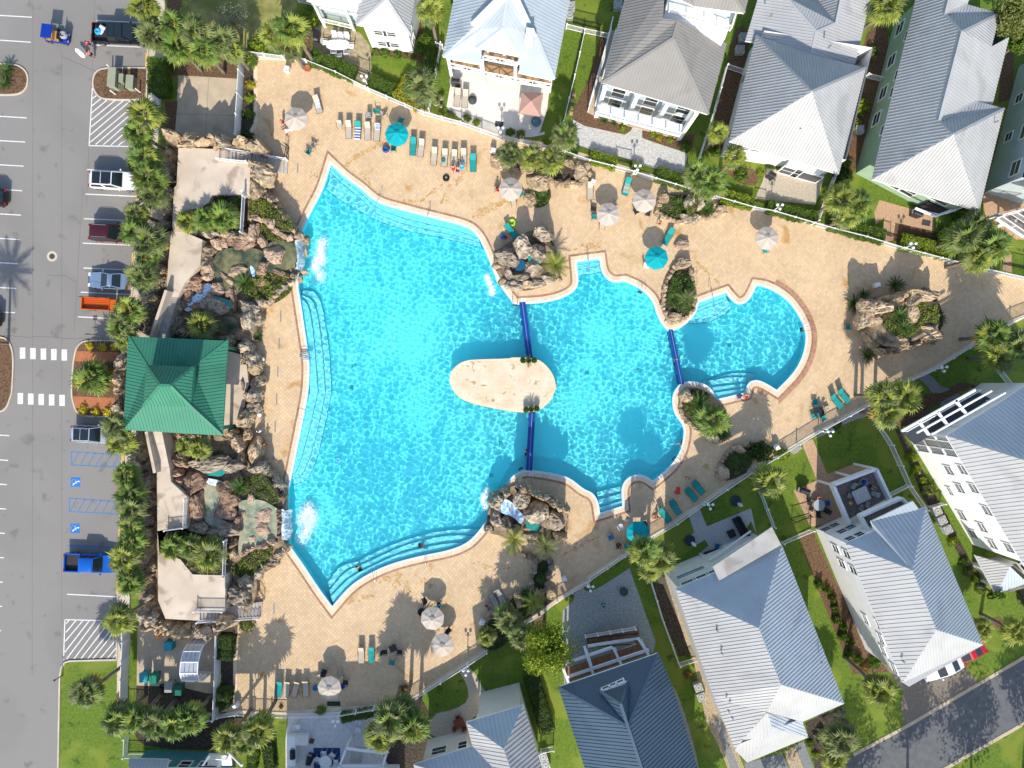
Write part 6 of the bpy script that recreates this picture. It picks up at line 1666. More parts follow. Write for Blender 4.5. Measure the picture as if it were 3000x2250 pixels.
for reg,x,y,k,lab in[('A2',455,955,'b','beige umbrella farthest up-left, alone between the tip of the pool and the white fence'),('A2',1275,1080,'t','teal umbrella in the lounger row by the northern fence'),
       ('A3',265,1525,'b','beige umbrella beside the small planted bed, below the three-palm planter'),('B3',1060,210,'b','beige umbrella on the middle deck with a teal chair at its left'),
       ('B3',1352,100,'b','beige umbrella close to the fence beside the mossy rock chute'),('B3',1452,565,'t','teal umbrella on the middle deck near the lone boulder'),
       ('B4',138,405,'b','beige umbrella standing alone above the round eastern pool'),('C3',1302,1280,'t','teal umbrella in the shade by the lower fence'),
       ('D2',1565,455,'b','beige umbrella nearer the pool of the two close together'),('D2',1645,672,'b','beige umbrella nearer the fence of the two close together'),
       ('D2',727,1020,'b','beige umbrella lowest of all, beside the row of four loungers')]:
 put(UP,k,reg,x,y,random.uniform(0,40),lab,'deck umbrellas',zc=2.4)
def towel(reg,x,y,a,kind,label,L=1.5,wd=.62,z=.39):
 c1,c2=TOWELS[kind];m=bpy.data.materials.get('towel_'+kind)
 if not m:
  m=paint('towel_'+kind,c1,.95);paint('towel_b_'+kind,c2,.95)
 c=W(reg,x,y,z);mb=MB();mt=MB();rz=R(-a)
 n=10
 t=root('towel',label,'towel',(c.x,c.y,z));rot=Matrix.Rotation(rz,3,'Z')
 for i in range(n):
  y0,y1=-L/2+L*i/n,-L/2+L*(i+1)/n
  q=mb if i%2 else mt;h0,h1=.02*math.sin(i*1.7),.02*math.sin((i+1)*1.7)
  q.add([c+rot@Vector(v)for v in((-wd/2,y0,h0),(wd/2,y0,h0),(wd/2,y1,h1),(-wd/2,y1,h1))],[(0,1,2,3)])
 mb.build('cloth',bpy.data.materials['towel_'+kind],t);mt.build('stripes',bpy.data.materials['towel_b_'+kind],t)
towel('A2',960,1075,4,'stripe','navy and white striped towel on the teal lounger',z=.42)
towel('A2',1125,1025,5,'blue','blue and white towel at the head of a beige lounger',.7,.5,.75)
towel('A2',632,830,-15,'white','pale patterned towel on the lone lounger',1.2,.5)
towel('A3',1210,1505,15,'multi','multicoloured striped towel on the teal lounger by the fence',1.6)
towel('A2',1805,1330,0,'white','teal and white towel at the foot of a beige lounger',.5,.5)
def bin_(reg,x,y,a,label,kind='white'):
 c=W(reg,x,y,.5);t=root('trash_bin',label,'bin',(c.x,c.y,0));m=TUBEW if kind=='white' else paint('grey_plastic',(.3,.31,.32),.5)
 MB().box((c.x,c.y,.4),(.5,.5,.8),R(a),taper=1.08).build('body',m,t)
 MB().box((c.x,c.y,.9),(.56,.56,.2),R(a),taper=.6).build('lid',m,t)
 MB().box((c.x+.02,c.y-.285,.9),(.3,.02,.12),R(a)).build('flap',paint('bin_flap',(.1,.1,.1),.6),t)
for e in[('A2',390,560,-10,'white bin in the deck\'s top corner beside the terracotta pot'),('A3',125,1222,-15,'white bin at the left end of the three-palm planter'),('A3',930,1475,-25,'white bin between the three-palm planter and a beige lounger'),
   ('B4',1020,790,10,'white bin in the shade of the large eastern planter'),('C4',208,582,30,'white bin by the eastern fence beside the brick path'),('D3',698,125,20,'white bin on the shaded deck near the narrow planter'),
   ('D2',1970,478,-30,'white bin by the big leafy bed'),('D1',1910,1150,25,'white bin in the lower left corner of the deck')]:bin_(*e)
bin_('A2',1053,935,0,'grey bin behind the loungers by the northern fence','grey')
def table(reg,x,y,r,label,mat,h=.72,z0=0.,sq=False):
 c=W(reg,x,y,z0+h);t=root('patio_table',label,'table',(c.x,c.y,z0))
 if sq:MB().box((c.x,c.y,z0+h),(r*2,r*1.8,.05),R(25)).build('table_top',mat,t)
 else:MB().lathe((c.x,c.y,z0+h-.03),[(r,0),(r,.035),(.03,.036)],22).build('table_top',mat,t)
 for k in range(4):
  a=k*math.pi/2+.6;MB().tube([(c.x+.3*r*math.cos(a),c.y+.3*r*math.sin(a),z0+h-.04),(c.x+.8*r*math.cos(a),c.y+.8*r*math.sin(a),z0)],.022,5).build('leg',FRM,t)
BLKT=paint('black_table',(.03,.03,.035),.4)
table('C4',552,298,.57,'round black table by the eastern fence',BLKT)
table('D2',1248,690,.4,'small dark square table on the lower deck',BLKT,sq=True)
table('C4',553,1050,.62,'round glass table on the brick patio below the roof deck',paint('glass_table',(.35,.4,.42),.15))
table('C4',895,970,.8,'square table with stone top on the roof deck',M('stone_top',(.48,.48,.46),.6,(.4,.4,.39),scale=5),z0=3.33,sq=True)
table('D2',700,1610,.68,'round white table on the navy rug',TUBEW)
table('D2',1785,1295,.55,'red square table at the side of the curved path',paint('red_wood',(.2,.05,.03),.6),sq=True)
table('A3',1120,920,.5,'table with glass top under the grey roofed house\'s porch',paint('glass_table',(.35,.4,.42),.15),sq=True)
for i,(x,y,a)in enumerate([(830,900,205),(800,975,110),(895,1065,25),(945,1040,25),(995,958,-70),(895,860,200)]):chair('C4',x,y,a,'g','grey sling chair at the square roof deck table, '+['behind it','on its left','lower left','below it','on its right','by the reclining man'][i],3.33,'roof deck chairs')
for i,(x,y,a)in enumerate([(470,1000,60),(490,1075,110),(545,1120,0),(610,1095,-60)]):chair('C4',x,y,a,'d','dark chair at the round glass table, '+['above left','left','below','lower right'][i],0,'brick patio chairs')
for i,(x,y,a)in enumerate([(690,1540,180),(755,1555,220),(785,1610,270),(640,1590,110),(780,1650,300)]):chair('D2',x,y,a,'w','white armchair at the table on the navy rug, '+['above it','upper right','right','left','lower right'][i],0,'white chairs on the rug')
for i,(x,y,a)in enumerate([(1760,1330,60),(1815,1320,-30),(1775,1250,170)]):chair('D2',x,y,a,'r','red wooden chair at the red table, '+['lower left','lower right','above it'][i],0,'red chairs')
for x,y,a,lab in[(475,1325,90,'white armchair left on the white stone patio'),(965,1270,-70,'white armchair with an orange cushion on the white stone patio'),(965,1350,-80,'white armchair second from the fence on the white stone patio')]:chair('D2',x,y,a,'w',lab,0,'white patio armchairs')
wt=root('picnic_table','long white resin table on the flagstone patio','table',tuple(W('A2',800,360)))
c=W('A2',800,362,.74);MB().prism([(c.x+1.25*math.copysign(abs(math.cos(a))**.7,math.cos(a)),c.y+.55*math.copysign(abs(math.sin(a))**.7,math.sin(a)))for a in np.linspace(0,2*math.pi,21)[:-1]],.7,.75).build('table_top',TUBEW,wt)
for sx in(-.8,.8):
 for sy in(-.3,.3):MB().box((c.x+sx,c.y+sy,.36),(.08,.08,.7)).build('leg',TUBEW,wt)
for i,(x,y,a)in enumerate([(775,295,180),(825,305,180),(875,305,180),(700,345,90),(770,420,0),(812,450,0),(873,425,0),(910,375,-90)]):
 chair('A2',x,y,a,'w','white resin chair at the long white table, '+['far side left','far side middle','far side right','left end','near side left','near side middle','near side right','right end'][i],0,'white resin chairs')
def grill(reg,x,y,a,label,L=1.3):
 c=W(reg,x,y,.7);t=root('grill',label,'grill',(c.x,c.y,0));bl=paint('grill_black',(.02,.02,.022),.4)
 MB().box((c.x,c.y,.45),(L*.7,.55,.9),R(a)).build('cart',bl,t)
 m=MB();rot=Matrix.Rotation(R(a),3,'Z')
 m.tube([Vector((c.x,c.y,.95))+rot@Vector((-L*.34,0,0)),Vector((c.x,c.y,.95))+rot@Vector((L*.34,0,0))],.3,12);m.build('lid',bl,t,sm=False)
 for sg in(-1,1):
  p=Vector((c.x,c.y,.88))+rot@Vector((sg*L*.43,0,0));MB().box(tuple(p),(L*.16,.45,.04),R(a)).build('shelf',paint('steel',(.4,.4,.41),.35,metal=.6),t)
grill('A2',628,285,80,'grey covered grill at the edge of the flagstone patio');grill('A2',1755,665,-5,'black grill on the white patio by the cross-braced balcony');grill('B4',1345,210,-20,'black covered grill on the brick patio');grill('A4',165,1420,-30,'grill by the screened sunroom',1.1)
grill('C4',430,935,-15,'grey covered grill on the brick patio below the roof deck',1.5);grill('D2',440,1540,90,'black built-in grill on the white stone patio');grill('D2',570,1590,80,'black covered grill left of the navy rug',1.2)
for x,y in((1770,790),(1832,800)):put(LP,'b','A2',x,y,-6,'tan lounger on the white patio, '+('nearer the lawn' if x<1800 else 'nearer the closed umbrella'),'patio loungers')
pf=root('umbrella','closed grey umbrella lying round on the white patio','umbrella',tuple(W('A2',1893,815)))
c=W('A2',1893,815);MB().lathe((c.x,c.y,0),[(.45,0),(.45,.25),(.3,.45),(.08,.55)],16).build('cover',paint('charcoal',(.05,.055,.06),.7),pf)
cn=root('canopy_tent','dusty pink pop-up canopy on the white patio','canopy',tuple(W('A3',430,840)));PINK=M('dusty_pink',(.42,.26,.21),.85,(.38,.23,.185),scale=2)
q=PT('A3:355,745 525,755 505,940 333,915',z=2.2);ap=sum(q,Vector())/4+Vector((0,0,.75))
for i in range(4):
 a,b=q[i],q[(i+1)%4];d=Vector((0,0,-.25));MB().add([a,b,ap,a+d,b+d],[(0,1,2),(0,3,4,1)]).build('canopy_panel',PINK,cn)
 MB().tube([(a.x,a.y,0),tuple(a)],.03,5).build('pole',FRM,cn)
ht=root('paddle_pool','blue toy pool beside the pink canopy','pool',tuple(W('A3',470,985)))
c=W('A3',472,985,.3);MB().lathe((c.x,c.y,0),[(.5,0),(.56,.35),(.5,.36),(.46,.28),(.02,.28)],16).build('shell',paint('slate_blue',(.1,.2,.25),.5),ht)
def pot(reg,x,y,r,label,mat,plant='hedge',h=.5,z0=0.):
 c=W(reg,x,y,z0+h);t=root('plant_pot',label,'plant pot',(c.x,c.y,z0))
 MB().lathe((c.x,c.y,z0),[(r*.65,0),(r,h*.7),(r*.9,h),(r*.75,h),(r*.7,h*.9),(.01,h*.88)],12).build('pot',mat,t)
 if plant:link('plant',shrub_mesh(plant,1,120,.16),t,(0,0,h*.85),None,(r*1.1,r*1.1,r*1.3))
TER=M('terracotta',(.42,.15,.07),.8,(.32,.11,.05),scale=4)
pot('A2',553,550,.4,'terracotta pot by the fence in the deck\'s top corner',TER,None);pot('A3',1232,985,.3,'terracotta pot by the middle column of the grey roofed house',TER,'dark');pot('A3',1600,1085,.32,'terracotta pot by the last column of the grey roofed house',TER,'rust')
for x,y,r in((1637,785,.32),(1597,825,.4),(1635,855,.18)):pot('A2',x,y,r,'pale stone pot with plants by the side gate, '+{.32:'empty looking upper one',.4:'biggest one',.18:'smallest one'}[r],paint('pale_pot',(.5,.47,.42),.7),'olive')
for reg,x,y,k,lab in[('B3',365,1397,0,'left'),('B3',412,1397,1,'middle'),('B3',457,1397,0,'right'),('C3',390,280,0,'left'),('C3',433,272,1,'middle'),('C3',478,270,0,'right')]:
 e='upper' if reg=='B3' else 'lower'
 c=W(reg,x,y,ZI+.8);t=root('topiary_pot',('spiky plant in a pot' if k else 'clipped ball topiary in a pot')+' at the island\'s %s edge, %s of three'%(e,lab),'topiary',(c.x,c.y,ZI))
 MB().lathe((c.x,c.y,ZI),[(.2,0),(.3,.5),(.27,.55),(.02,.5)],12).build('pot',paint('dark_pot',(.05,.06,.06),.5),t)
 if k:
  for i in range(16):
   mw=Matrix.Translation((0,0,.5))@Matrix.Rotation(i*GA,4,'Z')@Matrix.Rotation(R(-75+i*3.5),4,'Y')@Matrix.Scale(.75,4);link('frond',SAGO[i%3],t,mw=mw)
 else:link('foliage',shrub_mesh('dark',2,260,.12),t,(0,0,.7),None,.33);link('foliage',shrub_mesh('dark',1,260,.12),t,(0,0,.75),(math.pi,0,0),.3)
def swim_ring(reg,x,y,r,label,mat,name='swim_ring',z=.0):
 c=W(reg,x,y,z);m=MB();n=20;rr=r*.3
 for i in range(n):
  for j in range(8):
   a,b=2*math.pi*i/n,2*math.pi*j/8;q=r-rr+rr*math.cos(b);m.v.append((c.x+q*math.cos(a),c.y+q*math.sin(a),z+rr+rr*math.sin(b)))
 for i in range(n):
  for j in range(8):m.f.append((i*8+j,((i+1)%n)*8+j,((i+1)%n)*8+(j+1)%8,i*8+(j+1)%8))
 return tag(m.build(name,mat,sm=True),label,'swim ring')
swim_ring('A2',1679,1445,.38,'black rubber tube lying on the upper deck',paint('black_rubber',(.015,.015,.016),.5))
swim_ring('B3',276,283,.44,'lime green swim ring beside the shaded teal lounger',paint('lime_plastic',(.35,.6,.02),.35))
swim_ring('C2',808,683,.3,'pale blue swim ring afloat in the big pool',paint('blue_plastic',(.1,.45,.75),.3),z=-.12)
rf=MB().prism(smooth('C3:1600,900 1640,905 1632,935 1640,960 1600,965 1590,940 1612,925','',2),0,.14).build('float',paint('red_plastic',(.65,.04,.02),.4));tag(rf,'red inflatable float lying beside the teal loungers','float')
def bag(reg,x,y,col,label,s=.35,name='beach_bag',z0=0.):
 c=W(reg,x,y,z0+.2);t=root(name,label,'bag',(c.x,c.y,z0));mt=paint('bag_'+label[:8].replace(' ','_'),col,.8)
 m=MB().lathe((c.x,c.y,z0),[(s*.6,0),(s*.75,s*.4),(s*.6,s*.8),(s*.45,s*.85),(s*.4,s*.6),(.01,s*.55)],9);m.build('bag_body',mt,t)
 MB().tube([(c.x-s*.4,c.y,z0+s*.8),(c.x,c.y+.05,z0+s*1.25),(c.x+s*.4,c.y,z0+s*.8)],.018,5).build('handle',mt,t)
bag('A2',1190,1210,(.03,.08,.25),'navy striped beach bag below the northern teal umbrella',.55);bag('B3',200,395,(.03,.15,.4),'blue bag in the boulders\' shade',.4);bag('D2',838,1000,(.02,.05,.45),'deep blue bag right of the lowest umbrella',.38)
bag('A2',1655,1300,(.02,.25,.2),'green bag lying on a beige lounger',.3,z0=.36);bag('D2',618,1012,(.02,.2,.45),'blue towel bundle left of the lowest umbrella',.45);bag('C3',1160,1215,(.7,.7,.72),'white bundle on the chair by the lower teal umbrella',.3,z0=.43);bag('C3',1215,1175,(.2,.2,.22),'grey bag on the shaded lower deck',.3)
bag('C4',620,1035,(.02,.1,.35),'blue cooler bag by the round glass table',.45)
bag('D2',1480,395,(.02,.02,.025),'black stroller-like bag beside the two close umbrellas',.6)
mt_=tag(MB().box(tuple(W('D2',768,1138,.02)),(1.45,.5,.03)).build('door_mat',paint('dark_green_mat',(.02,.05,.035),.95)),'dark green mat at the lower fence gate','mat')
for reg,x,y,a,lab in[('A3',172,1007,-8,'dark grate mat on the white patio'),('A3',1316,1000,-12,'black patterned mat on the porch of the grey roofed house'),('B4',1418,285,-12,'dark mat on the brick patio'),('A2',2108,1005,-8,'dark rubber mat on the white patio')][:3]:
 c=W(reg,x,y);tag(MB().box((c.x,c.y,.03),(.9,.6,.03),R(a)).build('door_mat',paint('charcoal',(.05,.055,.06),.7)),lab,'mat')
STEEL=paint('steel_rail',(.45,.46,.47),.25,metal=.8)
def prail(s,label,reg='',h=.85):
 p,q=PT(s)[:2];t=root('pool_handrail',label,'handrail',(p.x,p.y,0));d=(q-p);L=d.length
 MB().tube([(p.x,p.y,0),tuple(p+Vector((0,0,h))),tuple(p.lerp(q,.12)+Vector((0,0,h+.06))),tuple(q+Vector((0,0,h-.55))),tuple(q+Vector((0,0,-.7)))],.024,6).build('rail',STEEL,t)
 MB().tube([tuple(p.lerp(q,.3)),tuple(p.lerp(q,.3)+Vector((0,0,h-.1)))],.022,6).build('post',STEEL,t)
for s,lab in[('B2:1160,60 1100,190','steel handrail on the northern pool steps, nearer the pool tip'),('B2:1550,180 1515,300','steel handrail on the northern pool steps, farther from the pool tip'),('B2:505,1365 700,1360','steel handrail on the western pool steps beside the noodles'),('C2:480,340 660,380','steel handrail on the western pool steps, lower one'),
    ('C2:1522,1530 1495,1340','steel handrail on the lower pool steps by the sitting swimmer'),('D2:1115,140 1065,-20','steel handrail on the lower pool steps nearer the pool corner'),('B3:882,545 905,690','steel handrail of the small step bay of the middle pool'),
    ('B3:1870,800 1925,1045','steel handrail of the eastern pool\'s upper steps'),('C3:2090,215 2055,10','steel handrail of the eastern pool\'s lower steps'),('C3:1097,1140 1060,950','steel handrail of the lower step bay')]:prail(s,lab)
def ladder(s,label):
 a,b,c,d=PT(s);t=root('pool_ladder',label,'ladder',(a.x,a.y,0))
 for p,q in((a,c),(b,d)):MB().tube([(p.x,p.y,0),(p.x,p.y,.75),tuple(p.lerp(q,.5)+Vector((0,0,.95))),tuple(q+Vector((0,0,.6))),tuple(q+Vector((0,0,-.9)))],.022,6).build('rail',STEEL,t)
 for z in(-.05,-.35,-.65):MB().bar(c+Vector((0,0,z)),d+Vector((0,0,z)),.16,.03).build('rung',paint('dark_tread',(.05,.07,.08),.5),t)
for s,lab in[('B3:1325,795 1355,815 1300,835 1330,850','ladder at the upper edge of the middle pool'),('B4:490,1110 500,1150 415,1130 420,1165','ladder on the eastern rim of the round pool'),('C3:1668,690 1640,725 1605,660 1580,690','ladder at the lower right edge of the middle pool'),('B3:280,905 325,920 283,945 320,950','ladder beside the dividing wall below the boulder island'),('C3:335,770 370,755 332,765 365,748','ladder beside the dividing wall near the lower boulders')]:ladder(s,lab)
m=root('pool_noodles','bundle of blue and green foam noodles hooked on the western rail','pool noodles',tuple(W('B2',540,1370)))
for i,cl in enumerate([(.02,.08,.4),(.02,.3,.45),(.02,.08,.4),(.25,.5,.1),(.03,.2,.5)]):
 a=W('B2',490+i*4,1350+i*9,.5);b=W('B2',590-i*3,1375+i*4-(i%2)*25,.45)
 MB().tube([a,a.lerp(b,.5)+Vector((0,0,.1)),b],.04,6).build('noodle',paint('noodle%d'%(i%5),cl,.7),m)
for reg,x,y1,y2 in[('B2',340,995,1085),('B2',328,1220,1308),('B2',317,1443,1533),('C2',307,145,235),('C2',295,370,460),('C2',282,597,685),('A2',478,1320,1400),('D2',285,320,410)]:
 a,b=W(reg,x,y1),W(reg,x-2,y2);MB().bar((a.x,a.y,.018),(b.x,b.y,.018),.13,.012).build('drain_grate',paint('drain_grey',(.2,.22,.23),.6),deck)
def lamp(reg,x,y,label,n=3,h=2.5,z0=0.):
 c=W(reg,x,y);t=root('lamp_post',label,'lamp post',(c.x,c.y,0))
 MB().tube([(c.x,c.y,0),(c.x,c.y,h)],[.06,.045],8).build('post',VINYL,t)
 MB().lathe((c.x,c.y,0),[(.14,0),(.14,.3),(.07,.45)],10).build('base',VINYL,t)
 for k in range(n):
  a=k*2*math.pi/n+.5;p=Vector((c.x+.3*math.cos(a),c.y+.3*math.sin(a),h+.05));q=MB().tube([(c.x,c.y,h-.2),(c.x+.3*math.cos(a),c.y+.3*math.sin(a),h-.25),tuple(p)],.02,5).build('arm',VINYL,t)
  MB().lathe(tuple(p),[(.05,0),(.13,.08),(.16,.17),(.13,.26),(.05,.32)],10).build('globe',TUBEW,t)
for reg,x,y,lab in[('A2',1052,708,'white globe lamp on the northern fence beside the lawn'),('A3',187,1112,'white globe lamp on the fence before the white patio'),('A3',1262,1410,'white globe lamp on the fence before the grey paver patio'),('B4',165,195,'white globe lamp on the fence before the tan paver patio'),
      ('B4',1210,498,'white globe lamp on the fence before the brick patio'),('B4',1452,1468,'white globe lamp on the eastern fence by the dark paver path'),('C4',560,452,'white globe lamp on the fence beside the gravel bed'),('C3',1832,1026,'white globe lamp on the lower fence by the teal loungers'),
      ('D3',892,148,'white globe lamp on the lower fence before the teal paver patio'),('D2',1850,806,'white globe lamp on the lower fence by the curved path'),('D2',828,1205,'white globe lamp before the white stone patio'),('D2',120,1215,'white globe lamp in the lower left fence corner')]:lamp(reg,x,y,lab)
for reg,x,y in[('B1',2130,1390),('C1',2105,318)]:
 c=W(reg,x,y,.5);t=root('globe_light','white globe light on the pale rock wall, '+('upper' if reg=='B1' else 'lower')+' one','lamp',(c.x,c.y,0));MB().lathe((c.x,c.y,.35),[(.05,0),(.2,.1),(.24,.24),(.2,.38),(.05,.46)],12).build('globe',TUBEW,t);MB().tube([(c.x,c.y,0),(c.x,c.y,.36)],.06,7).build('post',VINYL,t)
def slim_lamp(reg,x,y,label,h=2.6):
 c=W(reg,x,y);t=root('path_light',label,'lamp post',(c.x,c.y,0));MB().tube([(c.x,c.y,0),(c.x,c.y,h)],.035,6).build('post',BLACKM,t)
 for sg in(-1,1):MB().lathe((c.x+sg*.25,c.y,h-.1),[(.04,0),(.1,.15),(.03,.3)],8).build('lantern',BLACKM,t);MB().tube([(c.x,c.y,h-.15),(c.x+sg*.25,c.y,h-.1)],.02,4).build('arm',BLACKM,t)
c=W('D1',510,905);t=root('path_light','short dark post lamp at the corner of the lower lawn','lamp post',(c.x,c.y,0));MB().tube([(c.x,c.y,0),(c.x,c.y,1.45)],[.06,.04],8).build('post',BLACKM,t);MB().lathe((c.x,c.y,1.4),[(.05,0),(.11,.1),(.13,.16),(.02,.22)],8).build('lamp_head',BLACKM,t)
c=W('B1',768,1190);t=root('sign_post','small dark sign on a post in front of the yellow flowers','sign',(c.x,c.y,0));MB().tube([(c.x,c.y,0),(c.x,c.y,1.6)],.035,6).build('post',BLACKM,t);MB().box((c.x,c.y-.05,1.5),(.45,.04,.4)).build('sign_panel',BLACKM,t)
bk=root('bike_rack','grey metal bike rack by the planted island','bike rack',tuple(W('B1',845,1240)))
for i in range(3):
 a=W('B1',810+i*35,1255);MB().tube([(a.x,a.y-.3,0),(a.x,a.y-.3,.8),(a.x,a.y+.3,.8),(a.x,a.y+.3,0)],.03,6).build('hoop',STEEL,bk)
ut=root('utility_cabinet','olive green utility cabinet on the upper planting island','utility box',tuple(W('A1',960,650)));OLV=paint('olive_box',(.27,.29,.2),.6)
c=W('A1',985,665);MB().box((c.x-.35,c.y,.75),(.75,2.0,1.3),R(-4)).build('cabinet',OLV,ut);MB().box((c.x-.35,c.y,1.43),(.85,2.1,.06),R(-4)).build('lid',OLV,ut)
MB().box((c.x+.4,c.y+.1,.5),(.5,.9,.9),R(-4)).build('side_box',OLV,ut)
for i in range(3):MB().box((c.x+.1+i*.22,c.y-.75,.4),(.08,.5,.7),R(-4)).build('louvre',OLV,ut)
ub=root('utility_cabinet','second smaller olive box beside the utility cabinet','utility box',tuple(W('A1',1075,680)));c=W('A1',1085,690);MB().box((c.x,c.y,.5),(.75,1.4,.9),R(-4),taper=.96).build('cabinet',OLV,ub);MB().box((c.x,c.y,.98),(.8,1.45,.05),R(-4)).build('lid',OLV,ub)
for reg,x,y,lab in[('A1',938,765,'lower left'),('A1',1140,750,'lower right'),('A1',912,560,'upper left')]:
 c=W(reg,x,y);tag(MB().lathe((c.x,c.y,0),[(.08,0),(.08,1.1),(.05,1.18)],10).build('bollard',TUBEW),'white bollard at the utility cabinets, %s corner'%lab,'bollard')
def cart(reg,x,y,mat,label,s=1.0):
 c=W(reg,x,y,.9);t=root('wheeled_bin',label,'bin',(c.x,c.y,0));MB().box((c.x,c.y,.5),(.75*s,.85*s,1.0),taper=1.12).build('body',mat,t);MB().box((c.x,c.y-.02,1.06),(.9*s,1.0*s,.1),taper=.85).build('lid',mat,t)
 for sg in(-1,1):MB().tube([(c.x+sg*.3*s,c.y+.42*s,.12),(c.x+sg*.36*s,c.y+.42*s,.12)],.12,8).build('wheel',BLACKM,t)
cart('D1',1365,670,paint('cart_blue',(.01,.27,.36),.5),'blue bin standing alone in the service yard');cart('D1',1165,925,paint('cart_cyan',(.03,.36,.42),.5),'cyan bin by the service yard\'s left fence');cart('D1',1243,935,paint('cart_green',(.01,.22,.14),.5),'green bin beside the cyan bin');cart('D1',1440,1030,paint('cart_dkgreen',(.01,.15,.1),.5),'long dark green bin nearest the arched canopy');cart('D1',1368,1005,paint('cart_grey',(.35,.37,.36),.5),'grey bin between the tyre and the green bin')
swim_ring('D1',1318,1000,.36,'black tyre in the service yard',bpy.data.materials['black_rubber'],'tyre')
bz=root('traffic_barrels','stacked orange traffic barrels by the service yard rocks','barrels',tuple(W('D1',1310,570)))
for i in range(4):
 c=W('D1',1297+i*14,585-i*13,.5);MB().lathe((c.x,c.y,.0),[(.28,0),(.24,.9),(.18,.95),(.02,.95)],12).build('barrel',paint('orange_plastic',(.75,.2,.01),.5),bz)
ca=root('arched_canopy','arched white canopy of translucent panels in the service yard','canopy',tuple(W('D1',1600,790)));TRP=M('translucent_panel',(.6,.64,.68),.3,(.52,.57,.62),scale=3,trans=.3)
x0,x1=W('D1',1585,790).x,W('D1',1720,790).x
ys=[W('D1',1650,y).y for y in(600,603,635,700,780,850,878,880)];zs=[.05,2.3,3.1,3.75,3.95,3.5,2.6,.05]
fr=MB()
for i in range(7):
 for k in range(4):
  xa,xb=x0+(x1-x0)*k/4+.03,x0+(x1-x0)*(k+1)/4-.03
  MB().add([(xa,ys[i],zs[i]),(xb,ys[i],zs[i]),(xb,ys[i+1],zs[i+1]),(xa,ys[i+1],zs[i+1])],[(0,1,2,3)]).build('panel',TRP,ca)
 for xx in(x0,x1):fr.bar((xx,ys[i],zs[i]),(xx,ys[i+1],zs[i+1]),.1,.1)
for i in range(8):fr.bar((x0,ys[i],zs[i]),(x1,ys[i],zs[i]),.09,.09)
fr.build('frame',VINYL,ca)
def ac(reg,x,y,label,a=0,z=.0):
 c=W(reg,x,y,.8);t=root('air_conditioner',label,'air conditioner',(c.x,c.y,0),'outdoor air conditioners');mt=paint('ac_grey',(.4,.41,.4),.5)
 MB().box((c.x,c.y,.42),(.85,.85,.78),R(a)).build('casing',mt,t);MB().lathe((c.x,c.y,.8),[(.36,0),(.36,.03),(.33,.035),(.33,.005),(.02,.005)],16).build('fan_guard',BLACKM,t)
 for k in range(3):MB().box((c.x,c.y,.825),(.62,.1,.012),R(a+k*60)).build('fan_blade',mt,t)
for e in[('A3',755,40,'grey unit beside the pale blue roofed house, upper'),('A3',745,110,'grey unit beside the pale blue roofed house, lower'),('A3',1137,35,'lone unit beside the grey roofed house at the top edge'),('A3',2160,295,'unit beside the pyramid roofed house, upper'),('A3',2130,395,'unit beside the pyramid roofed house, lower'),('A4',885,1045,'blue-grey unit between the pyramid roof and the sage house'),
   ('C4',1515,1100,'unit beside the lap-sided house nearest the gate',25),('C4',1555,1175,'unit beside the lap-sided house, middle of three',25),('C4',1600,1250,'unit beside the lap-sided house farthest from the gate',25),('D3',1788,1010,'white-topped unit on the gravel strip, upper',20),('D3',1812,1088,'white-topped unit on the gravel strip, lower',20),('D3',530,1575,'unit between the two-ridge roof and the navy roof, upper',20),('D3',550,1640,'unit between the two-ridge roof and the navy roof, lower',20)]:ac(*e)
for reg,x,y,a,L,lab in[('C3',2130,1240,-62,2.6,'long black sofa on the grey patio'),('C3',1900,1440,20,1.8,'black sofa under the pale porch roof')]:
 c=W(reg,x,y);t=root('outdoor_sofa',lab,'sofa',(c.x,c.y,0));bl=paint('black_wicker',(.02,.02,.022),.8);rot=Matrix.Rotation(R(a),3,'Z');MB().box((c.x,c.y,.22),(L,.8,.42),R(a)).build('seat',bl,t);p=c+rot@Vector((0,.35,0));MB().box((p.x,p.y,.5),(L,.16,.6),R(a)).build('backrest',bl,t)
 for sg in(-1,1):p=c+rot@Vector((sg*L/2,0,0));MB().box((p.x,p.y,.35),(.14,.8,.5),R(a)).build('armrest',bl,t)
c=W('C3',2050,1278);t=root('fire_pit','square black fire pit on the grey patio','fire pit',(c.x,c.y,0));MB().box((c.x,c.y,.22),(.75,.75,.44),R(25)).build('body',bpy.data.materials['black_wicker'],t);MB().box((c.x,c.y,.45),(.3,.3,.04),R(25)).build('burner',DARKIN,t)
chair('C3',1940,1385,190,'k','pale blue chair on the grey patio');c=W('D3',1180,225);t=root('fire_pit','round dark fire pit on the teal paver patio','fire pit',(c.x,c.y,0));MB().lathe((c.x,c.y,0),[(.42,0),(.46,.4),(.36,.42),(.02,.38)],18).build('bowl',paint('charcoal',(.05,.055,.06),.7),t)
for reg,x,y,lab in[('C3',2110,1040,'white statue fountain in a dark basin on the shaded lawn'),('C3',1738,1358,'white statue by the grey patio')]:
 c=W(reg,x,y);t=root('garden_statue',lab,'statue',(c.x,c.y,0));MB().lathe((c.x,c.y,0),[(.25,0),(.18,.2),(.12,.5),(.2,.8),(.12,1.0),(.1,1.15),(.12,1.3),(.03,1.42)],10).build('figure',TUBEW,t)
 p=W(reg,x-25,y-25);MB().lathe((p.x,p.y,0),[(.55,0),(.6,.2),(.5,.22),(.02,.12)],18).build('basin',paint('dark_basin',(.02,.04,.05),.3),t)
